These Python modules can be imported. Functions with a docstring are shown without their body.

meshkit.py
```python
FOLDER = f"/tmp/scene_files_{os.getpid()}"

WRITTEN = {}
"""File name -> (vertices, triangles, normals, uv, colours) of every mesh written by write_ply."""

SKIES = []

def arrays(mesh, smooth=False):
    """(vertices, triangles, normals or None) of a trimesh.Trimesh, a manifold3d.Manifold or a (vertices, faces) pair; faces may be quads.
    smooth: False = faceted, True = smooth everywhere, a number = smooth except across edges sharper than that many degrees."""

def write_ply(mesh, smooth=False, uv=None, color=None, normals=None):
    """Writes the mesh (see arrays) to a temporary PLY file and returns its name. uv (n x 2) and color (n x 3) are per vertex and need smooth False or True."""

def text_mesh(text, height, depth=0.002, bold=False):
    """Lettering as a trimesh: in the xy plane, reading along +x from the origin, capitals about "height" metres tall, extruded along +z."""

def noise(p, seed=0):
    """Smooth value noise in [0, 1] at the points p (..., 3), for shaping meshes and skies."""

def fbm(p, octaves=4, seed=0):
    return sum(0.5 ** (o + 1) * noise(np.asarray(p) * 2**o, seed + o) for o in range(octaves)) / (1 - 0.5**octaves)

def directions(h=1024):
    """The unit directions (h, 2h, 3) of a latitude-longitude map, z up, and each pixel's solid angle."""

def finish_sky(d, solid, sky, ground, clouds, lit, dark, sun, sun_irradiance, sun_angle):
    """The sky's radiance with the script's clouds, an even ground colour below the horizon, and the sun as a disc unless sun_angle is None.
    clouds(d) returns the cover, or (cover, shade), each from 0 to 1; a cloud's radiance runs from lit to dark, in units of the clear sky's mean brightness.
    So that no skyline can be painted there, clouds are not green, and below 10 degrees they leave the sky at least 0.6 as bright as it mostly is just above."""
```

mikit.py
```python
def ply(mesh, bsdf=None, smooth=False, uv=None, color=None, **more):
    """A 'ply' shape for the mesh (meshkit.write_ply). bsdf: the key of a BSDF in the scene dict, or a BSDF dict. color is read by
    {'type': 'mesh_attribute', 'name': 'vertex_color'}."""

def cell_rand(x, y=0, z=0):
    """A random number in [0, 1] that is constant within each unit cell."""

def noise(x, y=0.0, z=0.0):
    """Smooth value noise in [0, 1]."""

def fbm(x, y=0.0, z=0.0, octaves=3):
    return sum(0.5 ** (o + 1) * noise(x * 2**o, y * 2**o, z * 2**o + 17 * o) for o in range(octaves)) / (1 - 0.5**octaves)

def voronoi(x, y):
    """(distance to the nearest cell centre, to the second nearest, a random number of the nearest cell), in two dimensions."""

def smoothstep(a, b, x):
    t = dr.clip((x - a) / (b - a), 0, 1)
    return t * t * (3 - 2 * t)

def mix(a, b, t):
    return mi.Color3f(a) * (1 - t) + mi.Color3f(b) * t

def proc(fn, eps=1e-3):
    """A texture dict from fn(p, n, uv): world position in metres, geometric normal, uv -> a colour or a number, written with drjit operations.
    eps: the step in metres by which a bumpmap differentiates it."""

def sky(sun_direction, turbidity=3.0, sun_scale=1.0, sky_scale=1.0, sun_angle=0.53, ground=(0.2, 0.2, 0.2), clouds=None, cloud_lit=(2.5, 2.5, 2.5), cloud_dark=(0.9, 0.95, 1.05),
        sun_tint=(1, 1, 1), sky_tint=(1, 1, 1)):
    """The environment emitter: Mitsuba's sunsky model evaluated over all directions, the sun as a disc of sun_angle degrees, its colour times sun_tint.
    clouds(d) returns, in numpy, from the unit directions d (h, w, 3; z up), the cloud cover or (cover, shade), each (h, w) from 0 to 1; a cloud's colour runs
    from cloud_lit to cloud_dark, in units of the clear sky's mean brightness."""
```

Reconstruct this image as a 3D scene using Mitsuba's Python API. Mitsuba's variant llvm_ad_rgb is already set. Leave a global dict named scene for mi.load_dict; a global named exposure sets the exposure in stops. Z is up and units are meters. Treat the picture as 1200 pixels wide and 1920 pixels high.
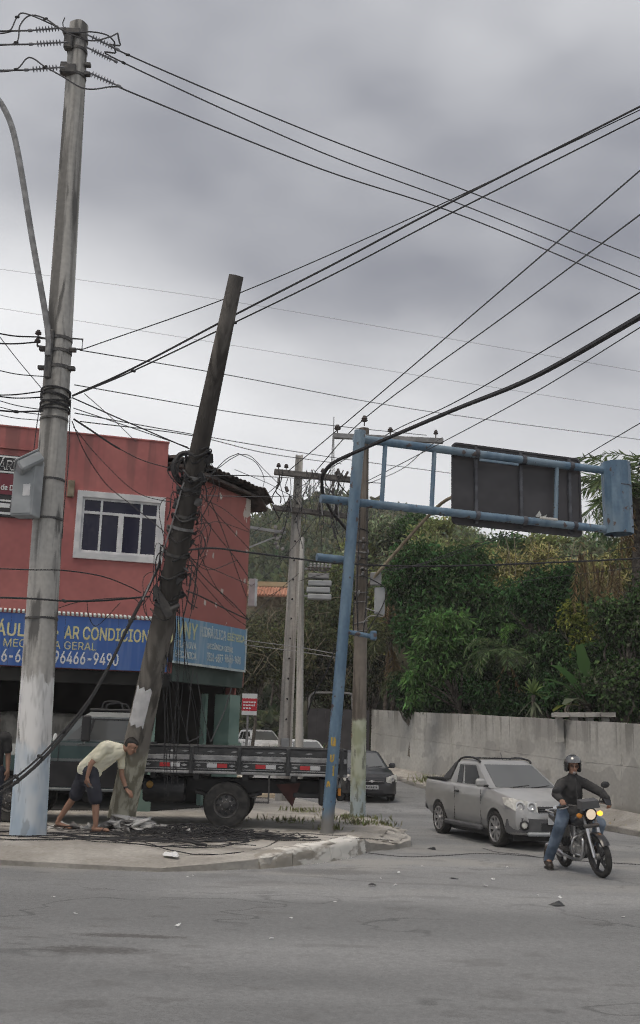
import math, random
import numpy as np, trimesh, manifold3d as m3, mitsuba as mi, drjit as dr, shapely.geometry as sg
import mikit, meshkit
from mikit import noise, fbm, smoothstep, mix, proc
from mitsuba import ScalarTransform4f as T4
scene, labels = {'type': 'scene'}, {}

# ---------------------------------------------------------------- camera, sky, exposure
PITCH, ROLL = math.radians(12.3), math.radians(1.6)
cam_p = np.array([0, 0, 1.9])
cam_f = np.array([0, math.cos(PITCH), math.sin(PITCH)])
cam_u0 = np.array([0, -math.sin(PITCH), math.cos(PITCH)])
cam_u = math.cos(ROLL) * cam_u0 - math.sin(ROLL) * np.array([1.0, 0, 0])
scene['camera'] = {'type': 'perspective', 'fov': 2 * math.degrees(math.atan(600 / 1950)), 'fov_axis': 'x', 'near_clip': 0.1, 'far_clip': 5000.0,
                   'to_world': T4().look_at(origin=cam_p.tolist(), target=(cam_p + cam_f).tolist(), up=cam_u.tolist())}
exposure = 1.9


def clouds(d):
    az, el = np.degrees(np.arctan2(d[..., 0], d[..., 1])), np.degrees(np.arcsin(np.clip(d[..., 2], -1, 1)))
    p = d / np.maximum(d[..., 2:3] + 0.25, 0.05)
    n1 = meshkit.fbm(p * 1.1 + np.array([3.1, 1.7, 0]), 5, 4)
    n2 = meshkit.fbm(p * np.array([2.6, 2.2, 1]) + 9.3, 4, 11)
    n3 = meshkit.fbm(p * np.array([5.0, 7.0, 1]) + 2.3, 4, 23)
    edge = 21.0 + 6.0 * (n1 - 0.5) - 4.5 * np.sin(np.radians(az * 4.2)) + 8 * (n2 - 0.5)
    t = np.clip((el - edge + 4) / 8.5, 0, 1)
    t = t * t * (3 - 2 * t)
    deck = 0.84 + 1.0 * (n2 - 0.5) + 0.5 * (n3 - 0.5) - 0.20 * np.clip((el - 28) / 12, 0, 1)
    low = 0.18 - 0.14 * np.sin(np.radians(-az * 4.0)).clip(-1, 1) * (np.abs(az) < 45) + 0.5 * (n2 - 0.5) + 0.25 * (n3 - 0.5)
    return np.ones_like(el), np.clip(low * (1 - t) + deck * t, 0, 1)


scene['sky'] = mikit.sky((-0.24, -0.32, 0.92), turbidity=4, sun_scale=0.3, sun_angle=28, clouds=clouds, cloud_lit=(2.22, 2.24, 2.28), cloud_dark=(0.66, 0.69, 0.80), sun_tint=(0.92, 0.97, 1.06), ground=(0.17, 0.17, 0.16))

# ---------------------------------------------------------------- helpers
RND = random.Random(7)
NP = np.random.default_rng(11)
XF = [np.eye(4)]


class frame:
    "within it everything built is placed by this matrix"
    def __init__(self, loc=(0, 0, 0), rz=0, m=None):
        self.m = np.eye(4)
        c, s = math.cos(rz), math.sin(rz)
        self.m[:3, :3] = [[c, -s, 0], [s, c, 0], [0, 0, 1]]
        self.m[:3, 3] = loc
        if m is not None:
            self.m = self.m @ m

    def __enter__(self):
        XF.append(XF[-1] @ self.m)

    def __exit__(self, *a):
        XF.pop()


def numbered(key):
    k, i = key, 0
    while k in scene or k in labels:
        i += 1
        k = f'{key}_{i:03d}'
    return k


def thing(name, label, cat=None, group=None, kind=None):
    key = numbered(name)
    labels[key] = {'label': label}
    for a, b in (('category', cat), ('group', group), ('kind', kind)):
        if b:
            labels[key][a] = b
    return key


def arr(mesh):
    if isinstance(mesh, MB):
        return mesh.arrays()
    if hasattr(mesh, 'to_mesh'):
        m = mesh.to_mesh()
        return np.array(m.vert_properties[:, :3], float), np.array(m.tri_verts)
    if isinstance(mesh, tuple):
        return np.asarray(mesh[0], float), np.asarray(mesh[1], int)
    return np.array(mesh.vertices), np.array(mesh.faces)


def put(key, mesh, mat, smooth=35, color=None, **kw):
    v, f = arr(mesh)
    if f.shape[1] == 4:
        f = np.vstack([f[:, [0, 1, 2]], f[:, [0, 2, 3]]])
    v = v @ XF[-1][:3, :3].T + XF[-1][:3, 3]
    scene[key] = mikit.ply((v, f), mat, smooth=smooth if color is None else (smooth is True), color=color, **kw)
    return key


def part(parent, name, mesh, mat, smooth=35, label=None, kind=None, **kw):
    key = numbered(parent + '__' + name)
    if label or kind:
        labels[key] = {a: b for a, b in (('label', label), ('kind', kind)) if b}
    return put(key, mesh, mat, smooth, **kw)


def solo(name, mesh, mat, label, cat=None, group=None, kind=None, smooth=35, **kw):
    key = numbered(name)
    put(key, mesh, mat, smooth, **kw)
    labels[key] = {'label': label}
    for a, b in (('category', cat), ('group', group), ('kind', kind)):
        if b:
            labels[key][a] = b
    return key


def struct(name, mesh, mat, label, smooth=35, **kw):
    return solo(name, mesh, mat, label, kind='structure', smooth=smooth, **kw)


def unit(a):
    a = np.asarray(a, float)
    return a / np.linalg.norm(a)


def rotm(axis, deg):
    return trimesh.transformations.rotation_matrix(math.radians(deg), axis)[:3, :3]


def curve(pts, n=8):
    "Catmull-Rom through the points"
    p = np.asarray(pts, float)
    if len(p) < 3:
        return np.linspace(p[0], p[-1], n + 1)
    q = np.vstack([2 * p[0] - p[1], p, 2 * p[-1] - p[-2]])
    out = []
    for i in range(1, len(q) - 2):
        t = np.linspace(0, 1, n, endpoint=False)[:, None]
        a, b, c, d = q[i - 1], q[i], q[i + 1], q[i + 2]
        out.append(0.5 * (2 * b + (c - a) * t + (2 * a - 5 * b + 4 * c - d) * t ** 2 + (3 * b - a - 3 * c + d) * t ** 3))
    return np.vstack(out + [p[-1:]])


class MB:
    def __init__(self):
        self.v, self.f, self.n = [], [], 0

    def add(self, v, f):
        v, f = np.asarray(v, float), np.asarray(f, int)
        if f.shape[1] == 4:
            f = np.vstack([f[:, [0, 1, 2]], f[:, [0, 2, 3]]])
        self.v.append(v)
        self.f.append(f + self.n)
        self.n += len(v)
        return self

    def mesh(self, m, R=None, t=(0, 0, 0)):
        v, f = arr(m)
        return self.add((v if R is None else v @ np.asarray(R).T) + np.asarray(t), f)

    def box(self, c, s, R=None):
        v = np.array([[x, y, z] for x in (-.5, .5) for y in (-.5, .5) for z in (-.5, .5)]) * s
        if R is not None:
            v = v @ np.asarray(R).T
        return self.add(v + np.asarray(c, float), [[0, 1, 3, 2], [4, 6, 7, 5], [0, 4, 5, 1], [2, 3, 7, 6], [0, 2, 6, 4], [1, 5, 7, 3]])

    def bb(self, x0, x1, y0, y1, z0, z1):
        return self.box(((x0 + x1) / 2, (y0 + y1) / 2, (z0 + z1) / 2), (x1 - x0, y1 - y0, z1 - z0))

    def cbox(self, c, s, ch=0.01, R=None):
        "box with chamfered edges"
        s = np.asarray(s, float) / 2
        ch = min(ch, s.min() * 0.9)
        p = []
        for k in range(3):
            d = s.copy()
            for j in range(3):
                if j != k:
                    d[j] -= ch
            p += [[a * d[0], b * d[1], e * d[2]] for a in (-1, 1) for b in (-1, 1) for e in (-1, 1)]
        return self.mesh(m3.Manifold.hull_points(np.array(p, float)), R, c)

    def hull(self, pts):
        return self.mesh(m3.Manifold.hull_points(np.asarray(pts, float)))

    def bar(self, p0, p1, w, h, up=(0, 0, 1), ch=None):
        p0, p1 = np.asarray(p0, float), np.asarray(p1, float)
        x = unit(p1 - p0)
        y = np.cross(up, x)
        y = unit(y) if np.linalg.norm(y) > 1e-6 else np.array([1.0, 0, 0])
        R = np.stack([x, y, np.cross(x, y)], 1)
        s = (np.linalg.norm(p1 - p0), w, h)
        return self.cbox((p0 + p1) / 2, s, ch, R) if ch else self.box((p0 + p1) / 2, s, R)

    def tube(self, pts, r, sides=8, cap=True):
        p = np.asarray(pts, float)
        r = np.broadcast_to(np.asarray(r, float), (len(p),))
        t = np.gradient(p, axis=0)
        t /= np.linalg.norm(t, axis=1, keepdims=True) + 1e-12
        a = np.zeros_like(p)
        ref = np.array([0, 0, 1.0]) if abs(t[0][2]) < 0.9 else np.array([1.0, 0, 0])
        for i in range(len(p)):
            ref = ref - t[i] * (ref @ t[i])
            ref = ref / (np.linalg.norm(ref) + 1e-12)
            a[i] = ref
        b, g = np.cross(t, a), np.arange(sides) * 2 * np.pi / sides
        v = p[:, None] + r[:, None, None] * (np.cos(g)[None, :, None] * a[:, None] + np.sin(g)[None, :, None] * b[:, None])
        i, j = np.meshgrid(np.arange(len(p) - 1), np.arange(sides), indexing='ij')
        q = np.stack([i * sides + j, i * sides + (j + 1) % sides, (i + 1) * sides + (j + 1) % sides, (i + 1) * sides + j], -1).reshape(-1, 4)
        self.add(v.reshape(-1, 3), q)
        if cap:
            for e, k in ((0, 1), (len(p) - 1, 0)):
                ring = np.vstack([v[e], p[e:e + 1]])
                m = np.arange(sides)
                fc = np.stack([m, (m + 1) % sides, m * 0 + sides], 1)
                self.add(ring, fc[:, ::-1] if k else fc)
        return self

    def cyl(self, p0, p1, r, r1=None, sides=16):
        return self.tube(np.array([p0, p1], float), [r, r if r1 is None else r1], sides)

    def lathe(self, prof, c=(0, 0, 0), axis=(0, 0, 1), n=24):
        "profile (radius, height) pairs about axis"
        prof = np.asarray(prof, float)
        g = np.arange(n) * 2 * np.pi / n
        v = np.stack([prof[:, None, 0] * np.cos(g), prof[:, None, 0] * np.sin(g), np.broadcast_to(prof[:, None, 1], (len(prof), n))], -1).reshape(-1, 3)
        R = trimesh.geometry.align_vectors([0, 0, 1], unit(axis))[:3, :3]
        i, j = np.meshgrid(np.arange(len(prof) - 1), np.arange(n), indexing='ij')
        q = np.stack([i * n + j, i * n + (j + 1) % n, (i + 1) * n + (j + 1) % n, (i + 1) * n + j], -1).reshape(-1, 4)
        return self.add(v @ R.T + np.asarray(c, float), q)

    def ball(self, c, r, n=2):
        m = trimesh.creation.icosphere(n)
        return self.add(m.vertices * np.asarray(r) + np.asarray(c, float), m.faces)

    def ext(self, poly, h, O=(0, 0, 0), X=(1, 0, 0), Y=(0, 1, 0)):
        "polygon in the plane O + x X + y Y, extruded by h along X x Y"
        poly = poly if isinstance(poly, sg.base.BaseGeometry) else sg.Polygon(poly)
        X, Y = unit(X), unit(Y)
        R = np.stack([X, Y, np.cross(X, Y)], 1)
        for g in getattr(poly, 'geoms', [poly]):
            m = trimesh.creation.extrude_polygon(g, h, engine='earcut')
            self.add(m.vertices @ R.T + np.asarray(O, float), m.faces)
        return self

    def text(self, s, h, O, X, Y=(0, 0, 1), depth=0.004, bold=False, w=None):
        m = meshkit.text_mesh(s, h, depth, bold)
        v = np.array(m.vertices)
        if w:
            v[:, 0] *= w / (v[:, 0].max() - v[:, 0].min())
        X, Y = unit(X), unit(Y)
        R = np.stack([X, Y, np.cross(X, Y)], 1)
        return self.add(v @ R.T + np.asarray(O, float), m.faces)

    def arrays(self):
        return np.vstack(self.v), np.vstack(self.f)


def wob(p, amp, freq=1.0, seed=0):
    "vertices displaced by noise"
    v, f = arr(p)
    d = np.stack([meshkit.fbm(v * freq + 7.7 * k, 3, seed + k) - 0.5 for k in range(3)], -1)
    return v + d * 2 * amp, f


# ---------------------------------------------------------------- materials
def mat(name, col, rough=0.6, **kw):
    """principled; col may be a colour or a function(p, n, uv)"""
    d = {'type': 'principled', 'base_color': proc(col) if callable(col) else {'type': 'rgb', 'value': list(col)}, 'roughness': rough}
    bump = kw.pop('bump', None)
    d.update(kw)
    if bump:
        d = {'type': 'bumpmap', 'arbitrary': proc(bump[0], bump[2] if len(bump) > 2 else 0.004), 'scale': bump[1], 'bsdf': d}
    scene[name] = {'type': 'twosided', 'bsdf': d}
    return name


def mottled(a, b, s=2.0, sz=None, lo=0.3, hi=0.7, oct=4):
    sz = s if sz is None else sz
    return lambda p, n, uv: mix(a, b, smoothstep(lo, hi, fbm(p.x * s, p.y * s, p.z * sz, oct)))


def f_asphalt(p, n, uv):
    big = fbm(p.x * 0.22, p.y * 0.5, 0, 4)
    fine = fbm(p.x * 26, p.y * 26, 0, 2)
    grain = noise(p.x * 70, p.y * 70, 0)
    c = mix((0.162, 0.166, 0.168), (0.208, 0.212, 0.214), smoothstep(0.35, 0.65, big))
    stones = noise(p.x * 160, p.y * 110, 0)
    c = c * (0.88 + 0.24 * fine) * (0.92 + 0.16 * grain) * (0.90 + 0.20 * stones)
    wave = p.y + 0.25 * fbm(p.x * 0.35, 2.0, 0, 2)
    crack = (1 - smoothstep(0.0, 0.022, dr.abs(fbm(p.x * 0.55, p.y * 0.9, 6.0, 4) - 0.47))) * smoothstep(0.5, 0.62, fbm(p.x * 0.4, p.y * 0.4, 9.0, 2))
    c = c * (1 - 0.3 * crack) * (0.94 + 0.06 * dr.sin(wave * 1.9))
    # long tyre-worn bands along the main road
    band = fbm(p.x * 0.05, p.y * 1.3, 5.0, 3)
    c = c * (0.92 + 0.16 * band)
    # oil and damp stains, each with a shape of its own
    st = fbm(p.x * 0.9, p.y * 1.7, 3.3, 4)
    def spot(cx, cy, rx, ry):
        q = dr.square((p.x - cx) / rx) + dr.square((p.y - cy) / ry)
        return 1 - smoothstep(0.25, 1.0, q + 1.6 * (st - 0.5) + 0.5 * (fine - 0.5))
    s = dr.maximum(dr.maximum(spot(-1.9, 9.95, 0.72, 0.26), spot(-1.75, 10.65, 0.7, 0.14)), dr.maximum(spot(-1.1, 7.3, 0.85, 0.28), spot(-2.35, 7.1, 0.5, 0.2)))
    s = dr.maximum(s, 0.55 * spot(0.1, 16.0, 0.9, 0.45))
    s = dr.maximum(s, 0.5 * (1 - smoothstep(0.0, 0.16, dr.abs(p.y - 15.3 + 0.22 * p.x + 0.9 * (st - 0.5)))) * smoothstep(-0.6, 0.2, p.x) * (1 - smoothstep(1.0, 5.0, p.x)))
    s = dr.maximum(s, 0.35 * smoothstep(0.62, 0.75, fbm(p.x * 1.9, p.y * 4.5, 8.1, 3)))
    # dust blown against the corner
    dust = smoothstep(0.45, 0.7, fbm(p.x * 0.5, p.y * 0.8, 1.5, 3)) * smoothstep(13.2, 15.5, p.y) * (1 - smoothstep(17.0, 26.0, p.y))
    c = mix(c, (0.26, 0.252, 0.232), 0.5 * dust)
    return mix(c, (0.075, 0.072, 0.070), 0.75 * s)


mat('asphalt', f_asphalt, 0.85, bump=(lambda p, n, uv: fbm(p.x * 45, p.y * 45, 0, 2), 0.004, 0.01))


def f_conc(p, n, uv):
    c = mix((0.265, 0.25, 0.225), (0.36, 0.345, 0.315), smoothstep(0.35, 0.65, fbm(p.x * 1.1, p.y * 1.4, p.z * 2, 4)))
    c = c * (0.82 + 0.36 * fbm(p.x * 22, p.y * 22, p.z * 22, 2))
    soot = smoothstep(0.42, 0.62, fbm(p.x * 1.4, p.y * 2.2, 4.0, 4) + 0.35 * (1 - smoothstep(0.2, 1.6, dr.sqrt(dr.square((p.x + 1.9) / 1.5) + dr.square((p.y - 18.3) / 0.85)))) - 0.08)
    return mix(c, (0.085, 0.078, 0.07), 0.72 * soot * (1 - smoothstep(19.5, 21, p.y)) * smoothstep(16.4, 17.3, p.y))


mat('pavement', f_conc, 0.9, bump=(lambda p, n, uv: fbm(p.x * 14, p.y * 14, p.z * 14, 3), 0.02, 0.01))


def f_kerb(p, n, uv):
    w = smoothstep(0.44, 0.6, fbm(p.x * 3.2, p.y * 3.2, p.z * 7, 4) + 0.13 * smoothstep(-0.4, 0.5, p.x) - 0.03)
    d = mix((0.23, 0.21, 0.18), (0.33, 0.31, 0.27), fbm(p.x * 9, p.y * 9, p.z * 9, 2))
    return mix(d, (0.62, 0.61, 0.57), w * 0.9)


mat('kerb_white', f_kerb, 0.85, bump=(lambda p, n, uv: fbm(p.x * 12, p.y * 12, p.z * 12, 3), 0.02, 0.01))
mat('dirt', mottled((0.16, 0.13, 0.09), (0.27, 0.23, 0.17), 2.0), 0.95)
mat('hill_soil', mottled((0.022, 0.026, 0.014), (0.045, 0.045, 0.026), 0.6), 0.95)


def streaks(dark, light, sxy=9.0, sz=0.35, top_dark=None):
    def f(p, n, uv):
        a = fbm(p.x * sxy, p.y * sxy, p.z * sz, 4)
        g = fbm(p.x * 18, p.y * 18, p.z * 14, 2)
        c = mix(dark, light, smoothstep(0.36, 0.62, a)) * (0.85 + 0.3 * g)
        return c
    return f


def f_tall(p, n, uv):
    a = fbm(p.x * 8, p.y * 8, p.z * 0.3, 4)
    g = fbm(p.x * 20, p.y * 20, p.z * 15, 2)
    c = mix((0.18, 0.175, 0.165), (0.42, 0.41, 0.385), smoothstep(0.36, 0.6, a + 0.05 - 0.07 * smoothstep(6, 13, p.z))) * (0.85 + 0.3 * g)
    c = mix(c, (0.09, 0.088, 0.085), 0.85 * smoothstep(0.56, 0.66, fbm(p.x * 6 + 3, p.y * 6, p.z * 0.8, 4)))
    sooty = smoothstep(0.4, 0.6, fbm(p.x * 3, p.y * 3, p.z * 2, 3)) * smoothstep(7.0, 7.5, p.z) * (1 - smoothstep(7.9, 8.4, p.z))
    c = mix(c, (0.12, 0.115, 0.11), 0.6 * sooty)
    e = fbm(p.x * 7, p.y * 7, p.z * 1.2, 4) + 0.3 * (fbm(p.x * 25, p.y * 25, p.z * 5, 2) - 0.5)
    white = smoothstep(2.78, 2.70, p.z + 0.9 * (e - 0.5)) * smoothstep(0.38, 0.43, e + 0.06 + 0.10 * smoothstep(-4.6, -4.45, p.x))
    c = mix(c, mix((0.50, 0.50, 0.49), (0.76, 0.76, 0.75), smoothstep(0.3, 0.55, e)), 0.94 * white)
    blue = smoothstep(1.72, 1.55, p.z + 0.5 * (e - 0.5))
    bc = mix((0.36, 0.46, 0.56), (0.56, 0.61, 0.65), smoothstep(0.35, 0.65, fbm(p.x * 4, p.y * 4, p.z * 1.5, 3)))
    bc = mix(bc, (0.2, 0.24, 0.27), 0.6 * smoothstep(0.6, 0.66, e))
    return mix(c, bc, 0.9 * blue)


mat('tall_concrete', f_tall, 0.85, bump=(lambda p, n, uv: fbm(p.x * 14, p.y * 14, p.z * 6, 3), 0.012, 0.01))


def f_broken(p, n, uv):
    a = fbm(p.x * 9, p.y * 9, p.z * 0.5, 4)
    c = mix((0.085, 0.078, 0.068), (0.20, 0.185, 0.165), smoothstep(0.36, 0.62, a))
    char = smoothstep(3.1, 4.3, p.z + 1.2 * (a - 0.5)) * (1 - smoothstep(7.5, 9.5, p.z + 2 * (a - 0.5)))
    c = mix(c, (0.030, 0.026, 0.024), 0.85 * char)
    c = mix(c, (0.075, 0.070, 0.068), 0.7 * smoothstep(8, 9.5, p.z))
    gr = smoothstep(1.75, 1.35, p.z + 0.5 * (a - 0.5))
    g = fbm(p.x * 12, p.y * 12, p.z * 4, 3)
    gc = mix((0.22, 0.21, 0.155), (0.47, 0.46, 0.37), smoothstep(0.35, 0.6, g))
    return mix(c, gc, 0.85 * gr)


mat('charred_concrete', f_broken, 0.9, bump=(lambda p, n, uv: fbm(p.x * 14, p.y * 14, p.z * 6, 3), 0.02, 0.01))


def f_mid(p, n, uv):
    a = fbm(p.x * 9, p.y * 9, p.z * 0.5, 4)
    g = fbm(p.x * 16, p.y * 16, p.z * 8, 3)
    c = mix((0.10, 0.085, 0.07), (0.20, 0.175, 0.15), smoothstep(0.36, 0.62, a)) * (0.8 + 0.4 * g)
    e = fbm(p.x * 6, p.y * 6, p.z * 3, 4)
    pt = smoothstep(2.42, 2.30, p.z + 0.25 * (e - 0.5))
    pc = mix((0.36, 0.39, 0.26), (0.50, 0.53, 0.42), smoothstep(0.4, 0.6, e))
    pc = mix(pc, (0.42, 0.50, 0.52), smoothstep(1.1, 0.5, p.z + 0.8 * (g - 0.5)))
    pc = mix(pc, (0.16, 0.17, 0.13), 0.75 * smoothstep(0.55, 0.63, fbm(p.x * 8 + 4, p.y * 8, p.z * 2.5, 4)))
    c = mix(c, pc, 0.92 * pt)
    red = smoothstep(0.86, 0.80, p.x + 0.14 * (g - 0.5)) * smoothstep(3.05, 2.8, p.z + 0.6 * (e - 0.5)) * smoothstep(1.35, 1.6, p.z)
    return mix(c, (0.33, 0.11, 0.075), 0.85 * red)


mat('mid_concrete', f_mid, 0.9, bump=(lambda p, n, uv: fbm(p.x * 14, p.y * 14, p.z * 6, 3), 0.012, 0.01))
mat('pole_concrete', streaks((0.27, 0.265, 0.245), (0.50, 0.49, 0.46)), 0.9)
mat('ochre', mottled((0.34, 0.26, 0.15), (0.42, 0.34, 0.21), 1.0), 0.8)
mat('arm_concrete', mottled((0.10, 0.095, 0.09), (0.19, 0.18, 0.17), 6), 0.9)


def f_blue(p, n, uv):
    a = fbm(p.x * 7, p.y * 7, p.z * 1.4, 4)
    g = fbm(p.x * 30, p.y * 30, p.z * 20, 2)
    c = mix((0.085, 0.155, 0.235), (0.145, 0.225, 0.305), smoothstep(0.32, 0.68, a)) * (0.88 + 0.24 * g)
    c = mix(c, (0.24, 0.31, 0.36), 0.55 * smoothstep(0.4, 0.65, fbm(p.x * 2 + 9, p.y * 2, p.z * 0.8, 3)) * smoothstep(4.5, 7.0, p.z))
    rust = smoothstep(0.68, 0.73, fbm(p.x * 10, p.y * 10, p.z * 6 + 3, 4))
    c = mix(c, (0.10, 0.055, 0.035), 0.8 * rust)
    return mix(c, (0.22, 0.19, 0.15), 0.75 * smoothstep(0.75, 0.45, p.z + 0.3 * (a - 0.5)))


mat('blue_paint', f_blue, 0.5)
mat('yellow_paint', mottled((0.36, 0.24, 0.06), (0.55, 0.36, 0.06), 14), 0.6)
mat('sign_back', mottled((0.042, 0.040, 0.044), (0.065, 0.062, 0.068), 1.6), 0.55)
mat('rib_metal', mottled((0.05, 0.05, 0.06), (0.10, 0.105, 0.12), 5), 0.5)
mat('white_flake', (0.55, 0.55, 0.53), 0.8)


def f_red(p, n, uv):
    a = fbm(p.x * 0.9, p.y * 0.9, p.z * 0.7, 4)
    g = fbm(p.x * 12, p.y * 12, p.z * 9, 3)
    c = mix((0.35, 0.118, 0.114), (0.43, 0.155, 0.143), smoothstep(0.3, 0.7, a)) * (0.9 + 0.2 * g)
    run = smoothstep(0.47, 0.64, fbm(p.x * 6, p.y * 6, p.z * 0.22, 4)) * smoothstep(6.3, 8.5, p.z)
    c = mix(c, (0.19, 0.09, 0.085), 0.62 * run)
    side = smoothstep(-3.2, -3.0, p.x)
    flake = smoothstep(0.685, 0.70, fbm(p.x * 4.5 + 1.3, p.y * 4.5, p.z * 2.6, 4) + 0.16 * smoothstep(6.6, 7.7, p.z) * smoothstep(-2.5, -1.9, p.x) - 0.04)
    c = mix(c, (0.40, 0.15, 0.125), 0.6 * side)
    return mix(c, (0.60, 0.56, 0.50), side * flake * 0.9)


mat('red_wall', f_red, 0.85, bump=(lambda p, n, uv: fbm(p.x * 16, p.y * 16, p.z * 16, 3), 0.006, 0.01))
mat('teal_wall', mottled((0.15, 0.24, 0.21), (0.21, 0.31, 0.27), 2.2), 0.7)
mat('inside_shade', mottled((0.025, 0.025, 0.024), (0.045, 0.044, 0.04), 1.0), 0.9)  # near-black colour stands in for the darkness of the unlit inside
mat('white_frame', mottled((0.55, 0.56, 0.57), (0.70, 0.70, 0.70), 5), 0.5)
mat('window_glass', (0.012, 0.012, 0.036), 0.12, specular=0.3)
mat('teal_shaded', mottled((0.05, 0.075, 0.066), (0.08, 0.11, 0.10), 2.2), 0.8)  # the teal again, with the shade under the overhang put into its colour
mat('roof_clay', mottled((0.035, 0.03, 0.028), (0.10, 0.08, 0.07), 6), 0.9)
mat('orange_roof', mottled((0.33, 0.15, 0.095), (0.42, 0.21, 0.14), 1.5), 0.9)


def f_banner(a, b, fade):
    def f(p, n, uv):
        s = fbm(p.x * 7, p.y * 7, p.z * 0.4, 4)
        c = mix(a, b, fbm(p.x * 1.2, p.y * 1.2, p.z * 1.2, 3))
        return mix(c, fade, 0.5 * smoothstep(0.5, 0.68, s))
    return f


mat('banner_blue', f_banner((0.035, 0.10, 0.34), (0.06, 0.145, 0.41), (0.12, 0.20, 0.42)), 0.55)
mat('banner_pale', f_banner((0.14, 0.28, 0.43), (0.19, 0.34, 0.49), (0.40, 0.50, 0.56)), 0.6)
mat('letter_yellow', mottled((0.55, 0.52, 0.25), (0.62, 0.60, 0.36), 5), 0.6)
mat('letter_white', mottled((0.60, 0.62, 0.62), (0.72, 0.73, 0.72), 5), 0.6)
mat('letter_faded', mottled((0.42, 0.50, 0.52), (0.62, 0.66, 0.63), 4), 0.6)
mat('letter_faded_yellow', mottled((0.40, 0.46, 0.32), (0.58, 0.58, 0.36), 4), 0.6)
mat('maroon', (0.16, 0.03, 0.045), 0.6)
mat('ink', (0.025, 0.025, 0.028), 0.6)
mat('notice_red', (0.48, 0.025, 0.04), 0.5)


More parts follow.
